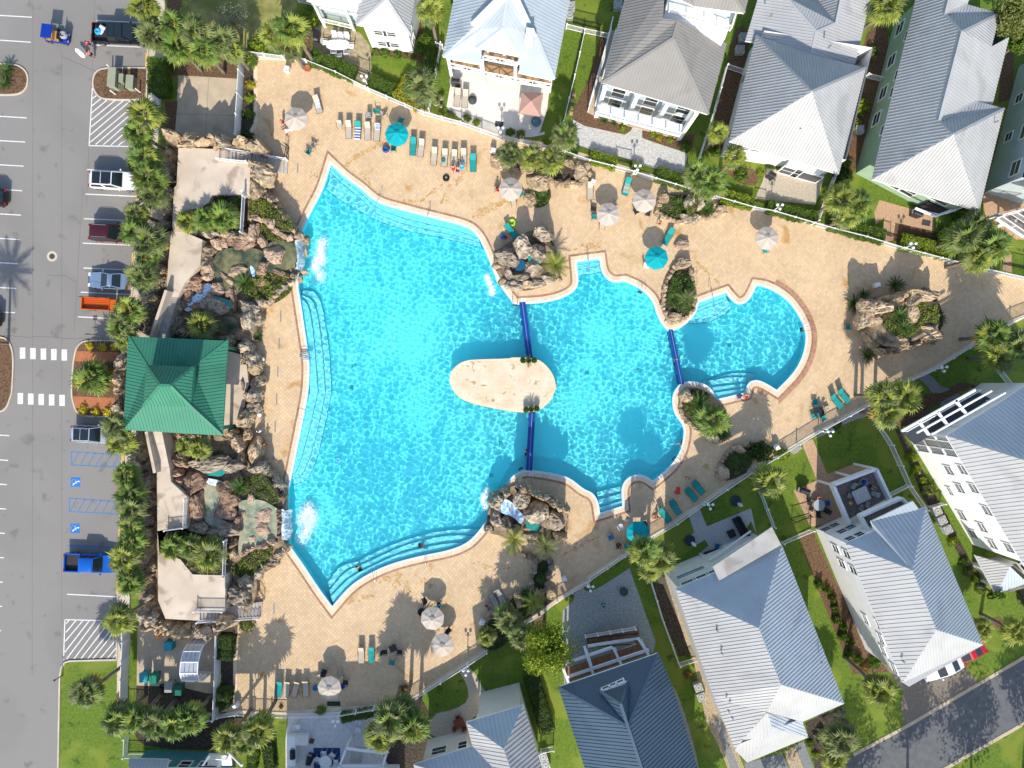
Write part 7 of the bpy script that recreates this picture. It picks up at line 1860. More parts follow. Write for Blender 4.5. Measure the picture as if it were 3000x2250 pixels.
cb=W('D2',510,1435,.9);t=root('outdoor_counter','white stone outdoor kitchen counter on the white patio','counter',(cb.x,cb.y,0));MB().box((cb.x,cb.y,.45),(1.2,.9,.88)).build('cabinet',TUBEW,t);MB().box((cb.x,cb.y,.92),(1.35,1.05,.06)).build('worktop',WPAT,t);MB().box((cb.x-1.15,cb.y-1.2,.45),(.9,3.2,.88)).build('side_cabinet',TUBEW,t)
# vehicles
TYRE=paint('tyre_rubber',(.015,.015,.015),.8);RIM=paint('alloy',(.4,.4,.42),.3,metal=.7);CGL=M('car_glass',(.012,.02,.024),.06,spec=.7);REDL=paint('tail_red',(.35,.01,.01),.3);WLT=paint('head_lamp',(.7,.72,.75),.15)
def carpaint(n,c,metal=.25):return paint('car_'+n,c,.22,metal=metal,spec=.6)
def car(kind,mat,reg,x,y,a,label,L=4.8,Wd=1.9,Hh=1.72,cat='car',name='parked_car',glassroof=False,hood=1.0):
 c=W(reg,x,y,Hh*.6);t=root(name,label,cat,(0,0,0));WL[t.name]=Vector();w=Wd/2
 l=L/2;zs=hood;pick=kind=='pickup'
 def hull(st):
  m=MB();n=8
  for X,wf,zb,zt in st:
   b=w*wf;m.v+=[(X,-b*.86,zb),(X,-b,zb+.22),(X,-b*1.0,zt-.2),(X,-b*.9,zt-.02),(X,b*.9,zt-.02),(X,b,zt-.2),(X,b,zb+.22),(X,b*.86,zb)]
  for i in range(len(st)-1):
   for j in range(n):m.f.append((i*n+j,(i+1)*n+j,(i+1)*n+(j+1)%n,i*n+(j+1)%n))
  m.f.append(tuple(range(n)));m.f.append(tuple((len(st)-1)*n+j for j in reversed(range(n))));return m
 if pick:
  bx=-l+1.75
  hull([(bx,.97,.35,zs+.05),(bx+.3,1,.32,zs+.05),(l-1.3,1,.3,zs+.06),(l-.5,.97,.3,zs),(l-.1,.9,.35,zs-.1),(l,.8,.45,zs-.22)]).build('body',mat,t)
  m=MB().box(((bx-l)/2,0,.5),(bx+l,Wd*.92,.3))
  m.build('bed_floor',paint('bed_black',(.03,.03,.032),.7),t)
  for sg in(-1,1):MB().box(((bx-l)/2,sg*(w-.06),.78),(bx+l,.12,.6)).build('bed_side',mat,t)
  MB().box((-l+.06,0,.78),(.12,Wd*.94,.6)).build('tailgate',mat,t)
  xa,xb,xc,xd=bx+.02,bx+.22,l-2.25,l-1.45
 elif kind=='coupe':
  hull([(-l,.78,.4,zs-.12),(-l+.2,.92,.3,zs+.02),(-l+.9,1,.25,zs+.05),(0,.97,.22,zs),(l-1.2,1,.25,zs-.02),(l-.4,.93,.28,zs-.12),(l,.7,.35,zs-.28)]).build('body',mat,t)
  xa,xb,xc,xd=-l+.55,-l+1.45,l-2.35,l-1.45
 else:
  hull([(-l,.85,.45,zs-.05),(-l+.15,.95,.32,zs+.06),(-l+.8,1,.28,zs+.1),(0,1,.25,zs+.06),(l-1.2,.99,.28,zs+.02),(l-.4,.94,.3,zs-.08),(l,.78,.4,zs-.25)]).build('body',mat,t)
  xa,xb,xc,xd=-l+.12,-l+.5,l-2.3,l-1.35
 zb=zs+.03;bw,tw=w*.9,w*.74
 B=[(xa,-bw,zb),(xd,-bw,zb),(xd,bw,zb),(xa,bw,zb)];T=[(xb,-tw,Hh-.06),(xc,-tw,Hh-.06),(xc,tw,Hh-.06),(xb,tw,Hh-.06)];T2=[(xb+.1,-tw+.1,Hh),(xc-.12,-tw+.1,Hh),(xc-.12,tw-.1,Hh),(xb+.1,tw-.1,Hh)]
 MB().add(B+T+T2,[(0,1,5,4),(1,2,6,5),(2,3,7,6),(3,0,4,7),(4,5,9,8),(5,6,10,9),(6,7,11,10),(7,4,8,11),(8,9,10,11)]).build('cabin',mat,t)
 def pane(name,p,q,r,s,k=.88,parent=t):
  P=[Vector(v)for v in(p,q,r,s)];ce=sum(P,Vector())/4;nn=(P[1]-P[0]).cross(P[3]-P[0]).normalized()
  MB().add([ce+(v-ce)*k+nn*.012 for v in P],[(0,1,2,3)]).build(name,CGL,parent)
 pane('windscreen',B[1],B[2],T[2],T[1],.9);pane('rear_window',B[3],B[0],T[0],T[3],.86)
 for o_ in CH[t.name]:
  if o_.name.split('.')[0]in('body','cabin'):o_.data.polygons.foreach_set('use_smooth',[True]*len(o_.data.polygons));o_.data.set_sharp_from_angle(angle=R(38))
 xm=(xa+xd)/2;xn=(xb+xc)/2
 for sg,(p,q,r,s)in((-1,(B[0],(xm,-bw,zb),(xn,-tw,Hh-.06),T[0])),(-1,((xm,-bw,zb),B[1],T[1],(xn,-tw,Hh-.06))),(1,((xm,bw,zb),B[3],T[3],(xn,tw,Hh-.06))),(1,(B[2],(xm,bw,zb),(xn,tw,Hh-.06),T[2]))):pane('side_window',p,q,r,s,.82)
 if glassroof:
  g=(xb+.18,xc-.02);MB().box(((g[0]+xn)/2-.01,0,Hh+.008),(xn-g[0]-.04,tw*1.72,.018)).build('roof_glass',CGL,t);MB().box(((g[1]+xn)/2+.01,0,Hh+.008),(g[1]-xn-.04,tw*1.72,.018)).build('roof_glass',CGL,t)
 if kind=='suv':
  for sg in(-1,1):MB().tube([(xb+.2,sg*(tw-.06),Hh),(xb+.3,sg*(tw-.06),Hh+.05),(xc-.3,sg*(tw-.06),Hh+.05),(xc-.2,sg*(tw-.06),Hh)],.022,5).build('roof_rail',RIM,t)
 for sg in(-1,1):
  for X in(-l+.85,l-.88):
   wv=MB().tube([(X,sg*(w-.22),.34),(X,sg*(w+.01),.34)],.34,16).build('wheel',TYRE,t);MB().tube([(X,sg*(w-.02),.34),(X,sg*(w+.02),.34)],.21,12).build('rim',RIM,wv)
  MB().box((l-.12,sg*w*.62,zs-.22),(.22,.36,.14)).build('headlight',WLT,t);MB().box((-l+.03,sg*w*.76,zs-.08),(.1,.26,.3)).build('tail_light',REDL,t)
  MB().box((xd-.25,sg*(w+.1),zs+.1),(.14,.2,.14),taper=.8).build('mirror',mat,t)
 MB().box((l-.02,0,.5),(.08,Wd*.8,.16)).build('front_bumper',BLACKM,t)
 t.location=(c.x,c.y,0);t.rotation_euler=(0,0,R(a));return t
car('pickup',carpaint('black',(.008,.01,.012)),'A1',962,262,-2,'black pickup truck with a sunroof, its nose under the palms',5.9,2.05,1.92,'pickup truck','pickup_truck',True,1.08)
car('suv',carpaint('white',(.78,.78,.77),0),'A1',908,1455,-3,'white estate car with a dark glass roof, nose under the palms',5.0,1.95,1.7,glassroof=True)
car('suv',carpaint('maroon',(.07,.012,.018)),'B1',893,362,-3,'maroon off-road car with roof rails',4.7,1.88,1.78,glassroof=False)
car('coupe',carpaint('silver_blue',(.26,.36,.48),.5),'B1',868,750,177,'silver-blue sports coupe parked nose outwards',4.2,1.85,1.32,hood=.85)
car('suv',carpaint('silver',(.5,.55,.62),.4),'C1',745,478,-3,'silver off-road car with a dark glass roof on the blue parking symbol',4.6,1.88,1.75,glassroof=True)
car('pickup',carpaint('blue',(.005,.11,.5)),'C1',728,1525,-2,'bright blue pickup truck with an open dark bed',5.7,2.0,1.85,'pickup truck','pickup_truck',False,1.05)
car('suv',carpaint('dark_red',(.012,.006,.008)),'A1',-130,1592,178,'dark red car reaching in at the picture\'s left edge',4.6,1.85,1.6)
car('suv',carpaint('dark_grey',(.05,.055,.06)),'B1',-178,1052,178,'dark grey car barely showing at the left edge',4.6,1.85,1.6)
car('coupe',carpaint('white2',(.8,.8,.79),0),'D4',1560,852,203,'white car parked by the wide driveway under the eave',4.5,1.85,1.45,hood=.92)
car('coupe',carpaint('red',(.45,.008,.02),.1),'D4',1745,730,203,'red car almost hidden under the eave by the driveway',4.4,1.8,1.4,hood=.9)
car('suv',carpaint('black2',(.01,.01,.012)),'D4',2225,185,115,'black car at the right edge beside the small white gable',4.8,1.9,1.7)
towel('A1',818,240,30,'white','pale striped towels heaped in the black pickup\'s bed',.9,.7,.9);bag('A1',795,255,(.05,.35,.6),'sky blue bag in the black pickup\'s bed',.5,z0=.65)
gc=root('golf_cart','blue golf cart with a blue canopy and tan seats','golf cart');GB=carpaint('cart_blue',(.006,.04,.33));TAN=paint('tan_vinyl',(.45,.24,.09),.6)
MB().box((0,0,.42),(2.5,1.15,.3),taper=.96).build('body',GB,gc);MB().box((1.0,0,.68),(.6,1.05,.3),taper=.75).build('hood',GB,gc)
MB().box((-.35,0,1.93),(1.15,1.5,.07),taper=.94).build('canopy',GB,gc)
for X in(-.85,.12):
 for sg in(-1,1):MB().tube([(X,sg*.6,.5),(X,sg*.62,1.9)],.02,5).build('post',BLACKM,gc)
for X in(.1,-.75):MB().box((X,0,.72),(.5,1.05,.14)).build('seat',TAN,gc);MB().box((X-.27,0,1.0),(.1,1.05,.45)).build('backrest',TAN,gc)
for sg in(-1,1):
 for X in(-.85,.85):
  wv=MB().tube([(X,sg*.42,.25),(X,sg*.6,.25)],.25,14).build('wheel',TYRE,gc);MB().tube([(X,sg*.58,.25),(X,sg*.61,.25)],.13,10).build('rim',RIM,wv)
 MB().box((1.26,sg*.38,.6),(.08,.18,.12)).build('headlight',WLT,gc)
MB().tube([(.55,.25,.8),(.42,.25,1.05)],.018,5).build('steering_column',BLACKM,gc);MB().box((.75,0,1.25),(.02,1.1,.8),ry=R(-18)).build('windscreen',CGL,gc)
c=W('A1',487,318);gc.location=(c.x,c.y,0);gc.rotation_euler=(0,0,R(-7));bag('A1',515,285,(.3,.3,.33),'pile of grey bags on the golf cart',.6,z0=.8)
ot=root('flatbed_truck','orange ribbed stake-bed truck beside the silver-blue coupe','truck');OR=paint('truck_orange',(.55,.1,.008),.45);ORD=paint('truck_orange_bed',(.46,.085,.01),.6)
MB().box((-.9,0,.9),(3.0,1.3,.1)).build('bed_floor',ORD,ot)
for sg in(-1,1):MB().box((-.9,sg*.64,1.15),(3.0,.06,.5)).build('bed_side',OR,ot)
for X in(-2.38,.58):MB().box((X,0,1.15),(.06,1.3,.5)).build('bed_end',OR,ot)
for k in range(6):MB().box((-.9,-.5+k*.2,.965),(2.9,.06,.035)).build('slat',OR,ot)
MB().box((1.25,0,.75),(1.1,1.25,.8),taper=.95).build('cab_body',OR,ot);MB().box((1.15,0,1.4),(.8,1.15,.55),taper=.82).build('cab',OR,ot);MB().box((1.56,0,1.4),(.03,.95,.38),ry=R(-12)).build('windscreen',CGL,ot);MB().box((1.95,0,.75),(.4,1.1,.55),taper=.9).build('hood',OR,ot)
m=MB()
for X in(-2.3,-.7,.5):m.tube([(X,.6,1.35),(X,.6,2.2)],.025,4)
m.tube([(-2.3,.6,2.2),(.5,.6,2.2)],.025,4);m.build('ladder_rack',BLACKM,ot)
for sg in(-1,1):
 for X in(-1.7,1.5):
  wv=MB().tube([(X,sg*.48,.34),(X,sg*.68,.34)],.34,14).build('wheel',TYRE,ot);MB().tube([(X,sg*.66,.34),(X,sg*.69,.34)],.2,10).build('rim',RIM,wv)
c=W('B1',860,945,.9);ot.location=(c.x,c.y,0);ot.rotation_euler=(0,0,R(-3))
# people
SKINS=[paint('skin_light',(.55,.31,.21),.6),paint('skin_tan',(.42,.22,.13),.6)]
HAIRS=[paint('hair_brown',(.06,.03,.015),.7),paint('hair_blond',(.4,.27,.1),.7),paint('hair_dark',(.015,.012,.01),.7)]
def pose(kind):
 J=dict(pelvis=(0,0,.95),waist=(0,0,1.1),chest=(0,.0,1.32),neck=(0,.01,1.47),head=(0,.03,1.58),top=(0,.03,1.7),sL=(-.18,0,1.41),eL=(-.24,-.02,1.13),hL=(-.25,.06,.88),hipL=(-.1,0,.9),kL=(-.11,.03,.5),aL=(-.11,0,.08),tL=(-.12,.17,.03))
 if kind=='walk':J.update(kL=(-.1,.2,.52),aL=(-.1,.26,.1),tL=(-.1,.42,.06),eL=(-.27,-.12,1.14),hL=(-.3,.0,.92))
 if kind=='reach':J.update(eL=(-.36,.12,1.2),hL=(-.45,.32,1.2))
 if kind=='sit':J.update(pelvis=(0,0,.1),waist=(0,-.03,.24),chest=(0,-.06,.46),neck=(0,-.05,.61),head=(0,-.02,.72),top=(0,-.02,.84),sL=(-.18,-.06,.55),eL=(-.25,.04,.3),hL=(-.18,.24,.2),hipL=(-.1,.04,.08),kL=(-.14,.45,.14),aL=(-.13,.5,-.3),tL=(-.14,.65,-.34))
 if kind=='lie':J.update(pelvis=(0,0,.1),waist=(0,.15,.11),chest=(0,.38,.15),neck=(0,.53,.22),head=(0,.64,.27),top=(0,.76,.32),sL=(-.18,.46,.17),eL=(-.27,.22,.12),hL=(-.22,-.02,.14),hipL=(-.1,-.05,.1),kL=(-.14,-.47,.2),aL=(-.13,-.88,.06),tL=(-.14,-.93,.2))
 if kind=='swim':J.update(pelvis=(0,-.3,-.35),waist=(0,-.2,-.22),chest=(0,-.05,-.05),neck=(0,.06,.08),head=(0,.12,.17),top=(0,.12,.3),sL=(-.18,.0,-.0),eL=(-.38,.2,-.06),hL=(-.45,.45,-.05),hipL=(-.1,-.35,-.38),kL=(-.14,-.6,-.6),aL=(-.14,-.95,-.7),tL=(-.14,-1.1,-.75))
 for k in('s','e','h','hip','k','a','t'):
  v=J[k+'L'];J[k+'R']=(-v[0],v[1],v[2])
 if kind=='walk':J.update(kR=(.1,-.02,.5),aR=(.1,-.3,.16),tR=(.1,-.18,.05),eR=(.27,.1,1.14),hR=(.28,.27,.98))
 if kind=='sit':J.update(hR=(.22,.28,.22));
 return J
RADI=dict(pelvis=(.15,.11),waist=(.13,.095),chest=(.15,.105),neck=(.055,.055),head=(.085,.1),top=(.06,.07),s=(.065,.065),e=(.043,.043),h=(.03,.022),hip=(.09,.09),k=(.058,.058),a=(.04,.04),t=(.035,.03))
def person(reg,x,y,a,kind,label,top=None,bottom=(.02,.05,.2),skin=0,hair=0,z0=0.,sc=1.0,hat=None):
 J=pose(kind);hgt=J['chest'][2]*sc
 c=W(reg,x,y,max(0,z0+hgt));t=root('person',label,'person');WL[t.name]=Vector()
 names=list(J);me=bpy.data.meshes.new('body');V=[J[n]for n in names];ix={n:i for i,n in enumerate(names)}
 E=[('pelvis','waist'),('waist','chest'),('chest','neck'),('neck','head'),('head','top')]
 for s in 'LR':E+=[('chest','s'+s),('s'+s,'e'+s),('e'+s,'h'+s),('pelvis','hip'+s),('hip'+s,'k'+s),('k'+s,'a'+s),('a'+s,'t'+s)]
 E=[(ix[p],ix[q])for p,q in E];RR=[RADI.get(n)or RADI[n[:-1]]for n in names]
 for s in 'LR':
  h,e=Vector(J['h'+s]),Vector(J['e'+s]);d=(h-e).normalized();sd=d.cross(Vector((0,.3,1))).normalized()
  for f,(o,l)in enumerate([(-.032,.075),(-.011,.092),(.011,.088),(.03,.07),(.05,.035)]):
   V.append(tuple(h+d*l+sd*o));E.append((ix['h'+s],len(V)-1));RR.append((.0095,.0095))
 me.from_pydata(V,E,[]);o=bpy.data.objects.new('body',me);COL.objects.link(o);o.parent=t;me.materials.append(SKINS[skin])
 md=o.modifiers.new('skin','SKIN');md.use_smooth_shade=True
 for i,sv in enumerate(me.skin_vertices[0].data):sv.radius=RR[i];sv.use_root=(i==ix['pelvis'])
 sb=o.modifiers.new('sub','SUBSURF');sb.levels=1;sb.render_levels=1
 def tubes(lst,mat,name):
  m=MB()
  for ks,rs in lst:m.tube([J[k]if isinstance(k,str)else k for k in ks],rs,8)
  return m.build(name,mat,t,sm=True)
 lerp=lambda p,q,f:tuple(Vector(J[p]).lerp(Vector(J[q]),f))
 tubes([(('pelvis','waist'),[.175,.15])]+[(('hip'+s,lerp('hip'+s,'k'+s,.62)),[.115,.1])for s in 'LR'],paint('shorts_%d%d%d'%tuple(int(v*99)for v in bottom),bottom,.9),'shorts')
 if top:tubes([(('waist','chest',lerp('chest','neck',.55)),[.165,.175,.1])]+[((lerp('chest','s'+s,.4),'s'+s,lerp('s'+s,'e'+s,.6)),[.1,.085,.075])for s in 'LR'],paint('shirt_%d%d%d'%tuple(int(v*99)for v in top),top,.9),'shirt')
 hd,tp=Vector(J['head']),Vector(J['top']);d=(tp-hd).normalized();q=hd.lerp(tp,.55)-Vector((0,.02,0))if kind!='lie' else hd.lerp(tp,.6)
 m=MB();n=10
 rot=Vector((0,0,1)).rotation_difference(d).to_matrix()
 for i in range(5):
  ph=i/4*math.pi*.55
  for j in range(n):m.v.append(tuple(q+rot@Vector((.108*math.sin(ph)*math.cos(2*math.pi*j/n),.115*math.sin(ph)*math.sin(2*math.pi*j/n),.11*math.cos(ph)+.0))))
 for i in range(4):
  for j in range(n):m.f.append((i*n+j,(i+1)*n+j,(i+1)*n+(j+1)%n,i*n+(j+1)%n))
 m.build('hair',HAIRS[hair],t,sm=True)
 f=q+rot@Vector((0,.1,-.05));MB().box(tuple(f),(.025,.04,.04)).build('nose',SKINS[skin],t)
 if hat:MB().lathe(tuple(q),[(.24,.02),(.12,.05),(.1,.14),(.02,.15)],12).build('sun_hat',paint('hat_'+label[:6],hat,.9),t)
 t.location=(c.x,c.y,z0);t.rotation_euler=(0,0,R(a));t.scale=(sc,sc,sc);return t
WH,RD,BK,NV,PK,AQ=(.75,.75,.75),(.5,.03,.04),(.02,.02,.022),(.02,.04,.2),(.6,.12,.2),(.02,.4,.55)
person('A1',703,345,20,'walk','child in a red top walking behind the black pickup',RD,BK,0,0,sc=.85)
person('A1',715,425,60,'reach','person in pink carrying a white surfboard by the black pickup',(.55,.2,.2),BK,1,0)
sb=root('surfboard','white and blue bodyboard carried behind the black pickup','surfboard',tuple(W('A1',650,430,.9)))
c=W('A1',650,432,.9);MB().prism([(c.x+u*math.cos(-.75)-v*math.sin(-.75),c.y+u*math.sin(-.75)+v*math.cos(-.75))for u,v in[(-.75,0),(-.5,.2),(.3,.24),(.6,.15),(.7,0),(.6,-.15),(.3,-.24),(-.5,-.2)]],.88,.94).build('board',TUBEW,sb)
person('A2',345,985,-60,'sit','sunbather in pink sitting left of the first beige umbrella',PK,PK,0,1,.43);person('A2',395,1055,-70,'lie','person wrapped in white reclining by the first beige umbrella',WH,WH,0,2,.5)
person('A2',1735,1350,190,'sit','bare-backed bather sitting at the foot of a beige lounger',None,RD,0,0,.36);person('A2',1775,1365,170,'sit','second bather sitting beside the bare-backed one',None,NV,0,1,.05);person('A2',1805,1345,180,'sit','bather in aqua sitting on the lounger with the teal towel',AQ,AQ,0,1,.36)
person('A3',158,1530,-90,'sit','sunbather in red seated left of an umbrella by the planted bed',RD,RD,1,0,.43)
person('B3',225,405,30,'sit','child in red and blue sitting in the boulders\' shade',RD,NV,0,2,.05,.8);person('B3',1480,283,60,'walk','child in a red swimsuit walking beneath the chute planter',RD,RD,0,1,sc=.75)
person('C1',2098,450,0,'walk','walker in a white shirt on the shaded western deck',WH,NV,0,0);person('C1',2133,558,10,'walk','bare-chested walker in dark shorts on the western deck',None,BK,1,2)
person('C2',1488,1380,-80,'swim','swimmer leaning back on the lower pool steps',None,RD,1,2,-.2);person('D2',958,35,30,'swim','swimmer bending on the lower pool steps near the corner',None,BK,0,2,-.15)
person('C3',395,610,0,'swim','dark-haired swimmer beside the lower dividing wall',None,BK,0,2,-.18);person('C3',1648,560,140,'swim','swimmer holding the lower right rim of the middle pool',None,NV,0,1,-.1)
person('B3',1610,1395,0,'swim','swimmer in white at the eastern dividing wall',WH,BK,0,1,-.18)
person('C3',2125,165,180,'sit','bather in blue sitting on the eastern pool\'s rim',NV,NV,0,0,.03);person('C3',2180,160,180,'sit','bather sitting on the eastern pool\'s rim beside the one in blue',None,RD,0,1,.03)
person('C3',1707,832,200,'stand','sunbather standing by the teal loungers at the lower fence',None,(.4,.1,.05),0,0);person('C3',1452,1145,120,'sit','sunbather sitting at the foot of a teal lounger',None,(.4,.1,.05),0,0,.1)
person('C3',1140,1372,180,'sit','sitter in dark clothes on the black chair',(.1,.02,.02),BK,1,2,.42);person('C3',1240,1395,190,'sit','sitter on the teal chair below the lower teal umbrella',None,AQ,0,0,.42)
person('D2',2010,340,160,'sit','person in red and white stripes sitting by the grey loungers',(.5,.25,.25),NV,0,0,.1);person('D2',2030,378,120,'sit','child in blue sitting by the grey loungers',(.02,.25,.4),NV,0,1,.05,.7);person('D2',1622,345,30,'sit','person in teal sitting above the two close umbrellas',AQ,BK,0,2,.43)
person('D3',1018,345,20,'stand','person in a cyan shirt standing on the teal paver patio',AQ,NV,0,0)
person('C4',955,890,60,'lie','man in a blue cap reclining at the roof deck table',(.1,.2,.5),BK,0,0,3.7,hat=(.01,.03,.2));person('C4',810,1035,-60,'sit','child in yellow and red at the roof deck table',(.7,.55,.03),RD,0,1,3.76,.75);person('C4',565,990,170,'sit','person in orange sitting at the round glass table',(.5,.15,.08),NV,0,1,.43)
# fences in place
fence('A2:68,450 375,490 470,485 560,520 800,615 1040,735','white picket fence along the upper deck from the corner to the lawn lamp');fence('A2:1060,745 1500,935 1800,1015 2130,1135','white picket fence before the lawn and the white patio')
fence('A3:210,1130 570,1210 700,1250 900,1320 1255,1410','white picket fence before the three-palm planter and the grey patio');fence('A3:1275,1418 1740,1560 B4:0,175 160,205','white picket fence behind the chute planter')
fence('B4:175,210 640,345 900,410 1195,500','white picket fence above the eastern deck, tan patio stretch');fence('B4:1215,505 1500,580 1800,660 2212,748 2500,810','white picket fence above the eastern deck, brick patio stretch')
fence('B4:2350,980 2095,1080 1850,1225 1460,1465','white picket fence by the eastern garden palms');fence('B4:1440,1480 1230,1578 C4:960,220 575,430','white picket fence between the path lamp and the gravel bed')
fence('C4:545,445 10,765 C3:2000,915 1845,1020','white picket fence beside the brick path and the curved planter');fence('C3:1815,1035 1600,1190 1390,1310 1180,1450 900,1640','white picket fence along the teal loungers of the lower deck')
fence('D3:880,150 640,285 500,400 400,460','white picket fence before the teal paver patio');fence('D2:2010,700 1860,800 1640,940 1380,1105','white picket fence by the curved path')
fence('D2:1380,1105 1100,1155 820,1205 400,1215 130,1205','white picket fence along the lowest deck edge');fence('D2:110,1205 0,1195 D1:1790,1220','white picket fence in the lower left corner')
fence('A1:1985,430 1965,800 1945,1130','white solid-looking fence right of the upper service yard',1.8,gap=.1,pk=.095);fence('A1:1290,810 1300,1030 1380,1085','white fence left of the upper service yard',1.8,gap=.12)
fence('D1:1050,470 1055,600 1040,900 1035,1130','white fence left of the arched canopy yard',1.8,gap=.1,pk=.09);fence('D1:1795,520 1785,900 1770,1220','white fence right of the arched canopy yard',1.8,gap=.1,pk=.09)
fence('D1:1040,1180 1400,1190 1770,1225','white fence below the arched canopy yard',1.8,gap=.4);fence('D1:1045,1390 1040,1540 1195,1540','white fence round the teal house',1.2)
fence('A2:1640,380 1600,600 1545,910','white side fence left of the white patio',1.2);fence('A2:1600,380 1655,400','short white gate left of the white patio',1.2)
fence('A3:715,235 860,270 1050,310','white fence between the pale blue and grey roofed houses',1.2);fence('A3:860,280 780,640 690,1010 650,1190','long white fence between the two northern lawns',1.3,gap=.12)
fence('A3:2000,560 1900,930 1780,1300','white fence between the grey roofed house and the pyramid roof',1.3);fence('A3:2005,555 2140,600','short white fence joining the pyramid roofed house',1.2)
fence('A4:915,630 1045,660','short white fence joining the sage house',1.2);fence('A4:670,1410 600,1600 B4:520,280','white fence between the tan patio and the brick patio',1.2)
fence('C4:975,350 1110,560 1260,890 1390,1080','white fence between the roof deck house and the lap-sided house',1.3);fence('C4:1090,965 1250,885','short white fence behind the roof deck',1.2);fence('C4:1430,1060 1530,1030','short white fence by the air conditioners',1.2)
fence('B4:1960,1450 2120,1659','white fence on the shaded eastern lawn',1.2);fence('C4:0,780 170,1220','white fence between the grey patio and the brick patio',1.2);fence('C4:240,1350 480,1245','short white fence between the two south-eastern houses',1.2)
fence('D3:1385,110 1490,450 1620,805','white fence beside the gravel strip',1.3);fence('D3:1625,805 1800,750','short white fence across the gravel strip',1.2);fence('A2:475,-40 490,20 620,50','white lattice fence at the flagstone patio porch',1.3,gap=.12);fence('D3:510,1500 610,1480','short white fence below the big tree\'s lawn',1.2)
for s,lab in[('A2:960,570 1060,610','black iron gate at the flagstone patio'),('A3:770,190 985,240','black iron fence behind the pale blue house'),('A3:1120,1300 1240,1330','black iron gate at the grey paver patio'),('B4:1065,375 1130,395','black iron gate at the brick patio'),('B4:30,110 120,130','black iron gate at the tan paver patio'),('B4:2040,620 2212,660','black iron fence at the far eastern lawn'),('C4:330,1170 470,1130','black iron fence on the brick patio lawn')]:
 fence(s,lab,1.3,BLACKM,gap=.16,pk=.022,post=.06,name='iron_fence',caps=False)
fence('D1:2075,165 2145,290','black handrail where the southern rocks meet the deck',1.0,BLACKM,gap=.3,pk=.025,post=.05,name='railing',cat='railing',caps=False);fence('A2:380,1175 405,1195 385,1290','black handrail at the foot of the northern staircase',1.0,BLACKM,gap=.4,pk=.025,post=.05,name='railing',cat='railing',caps=False)
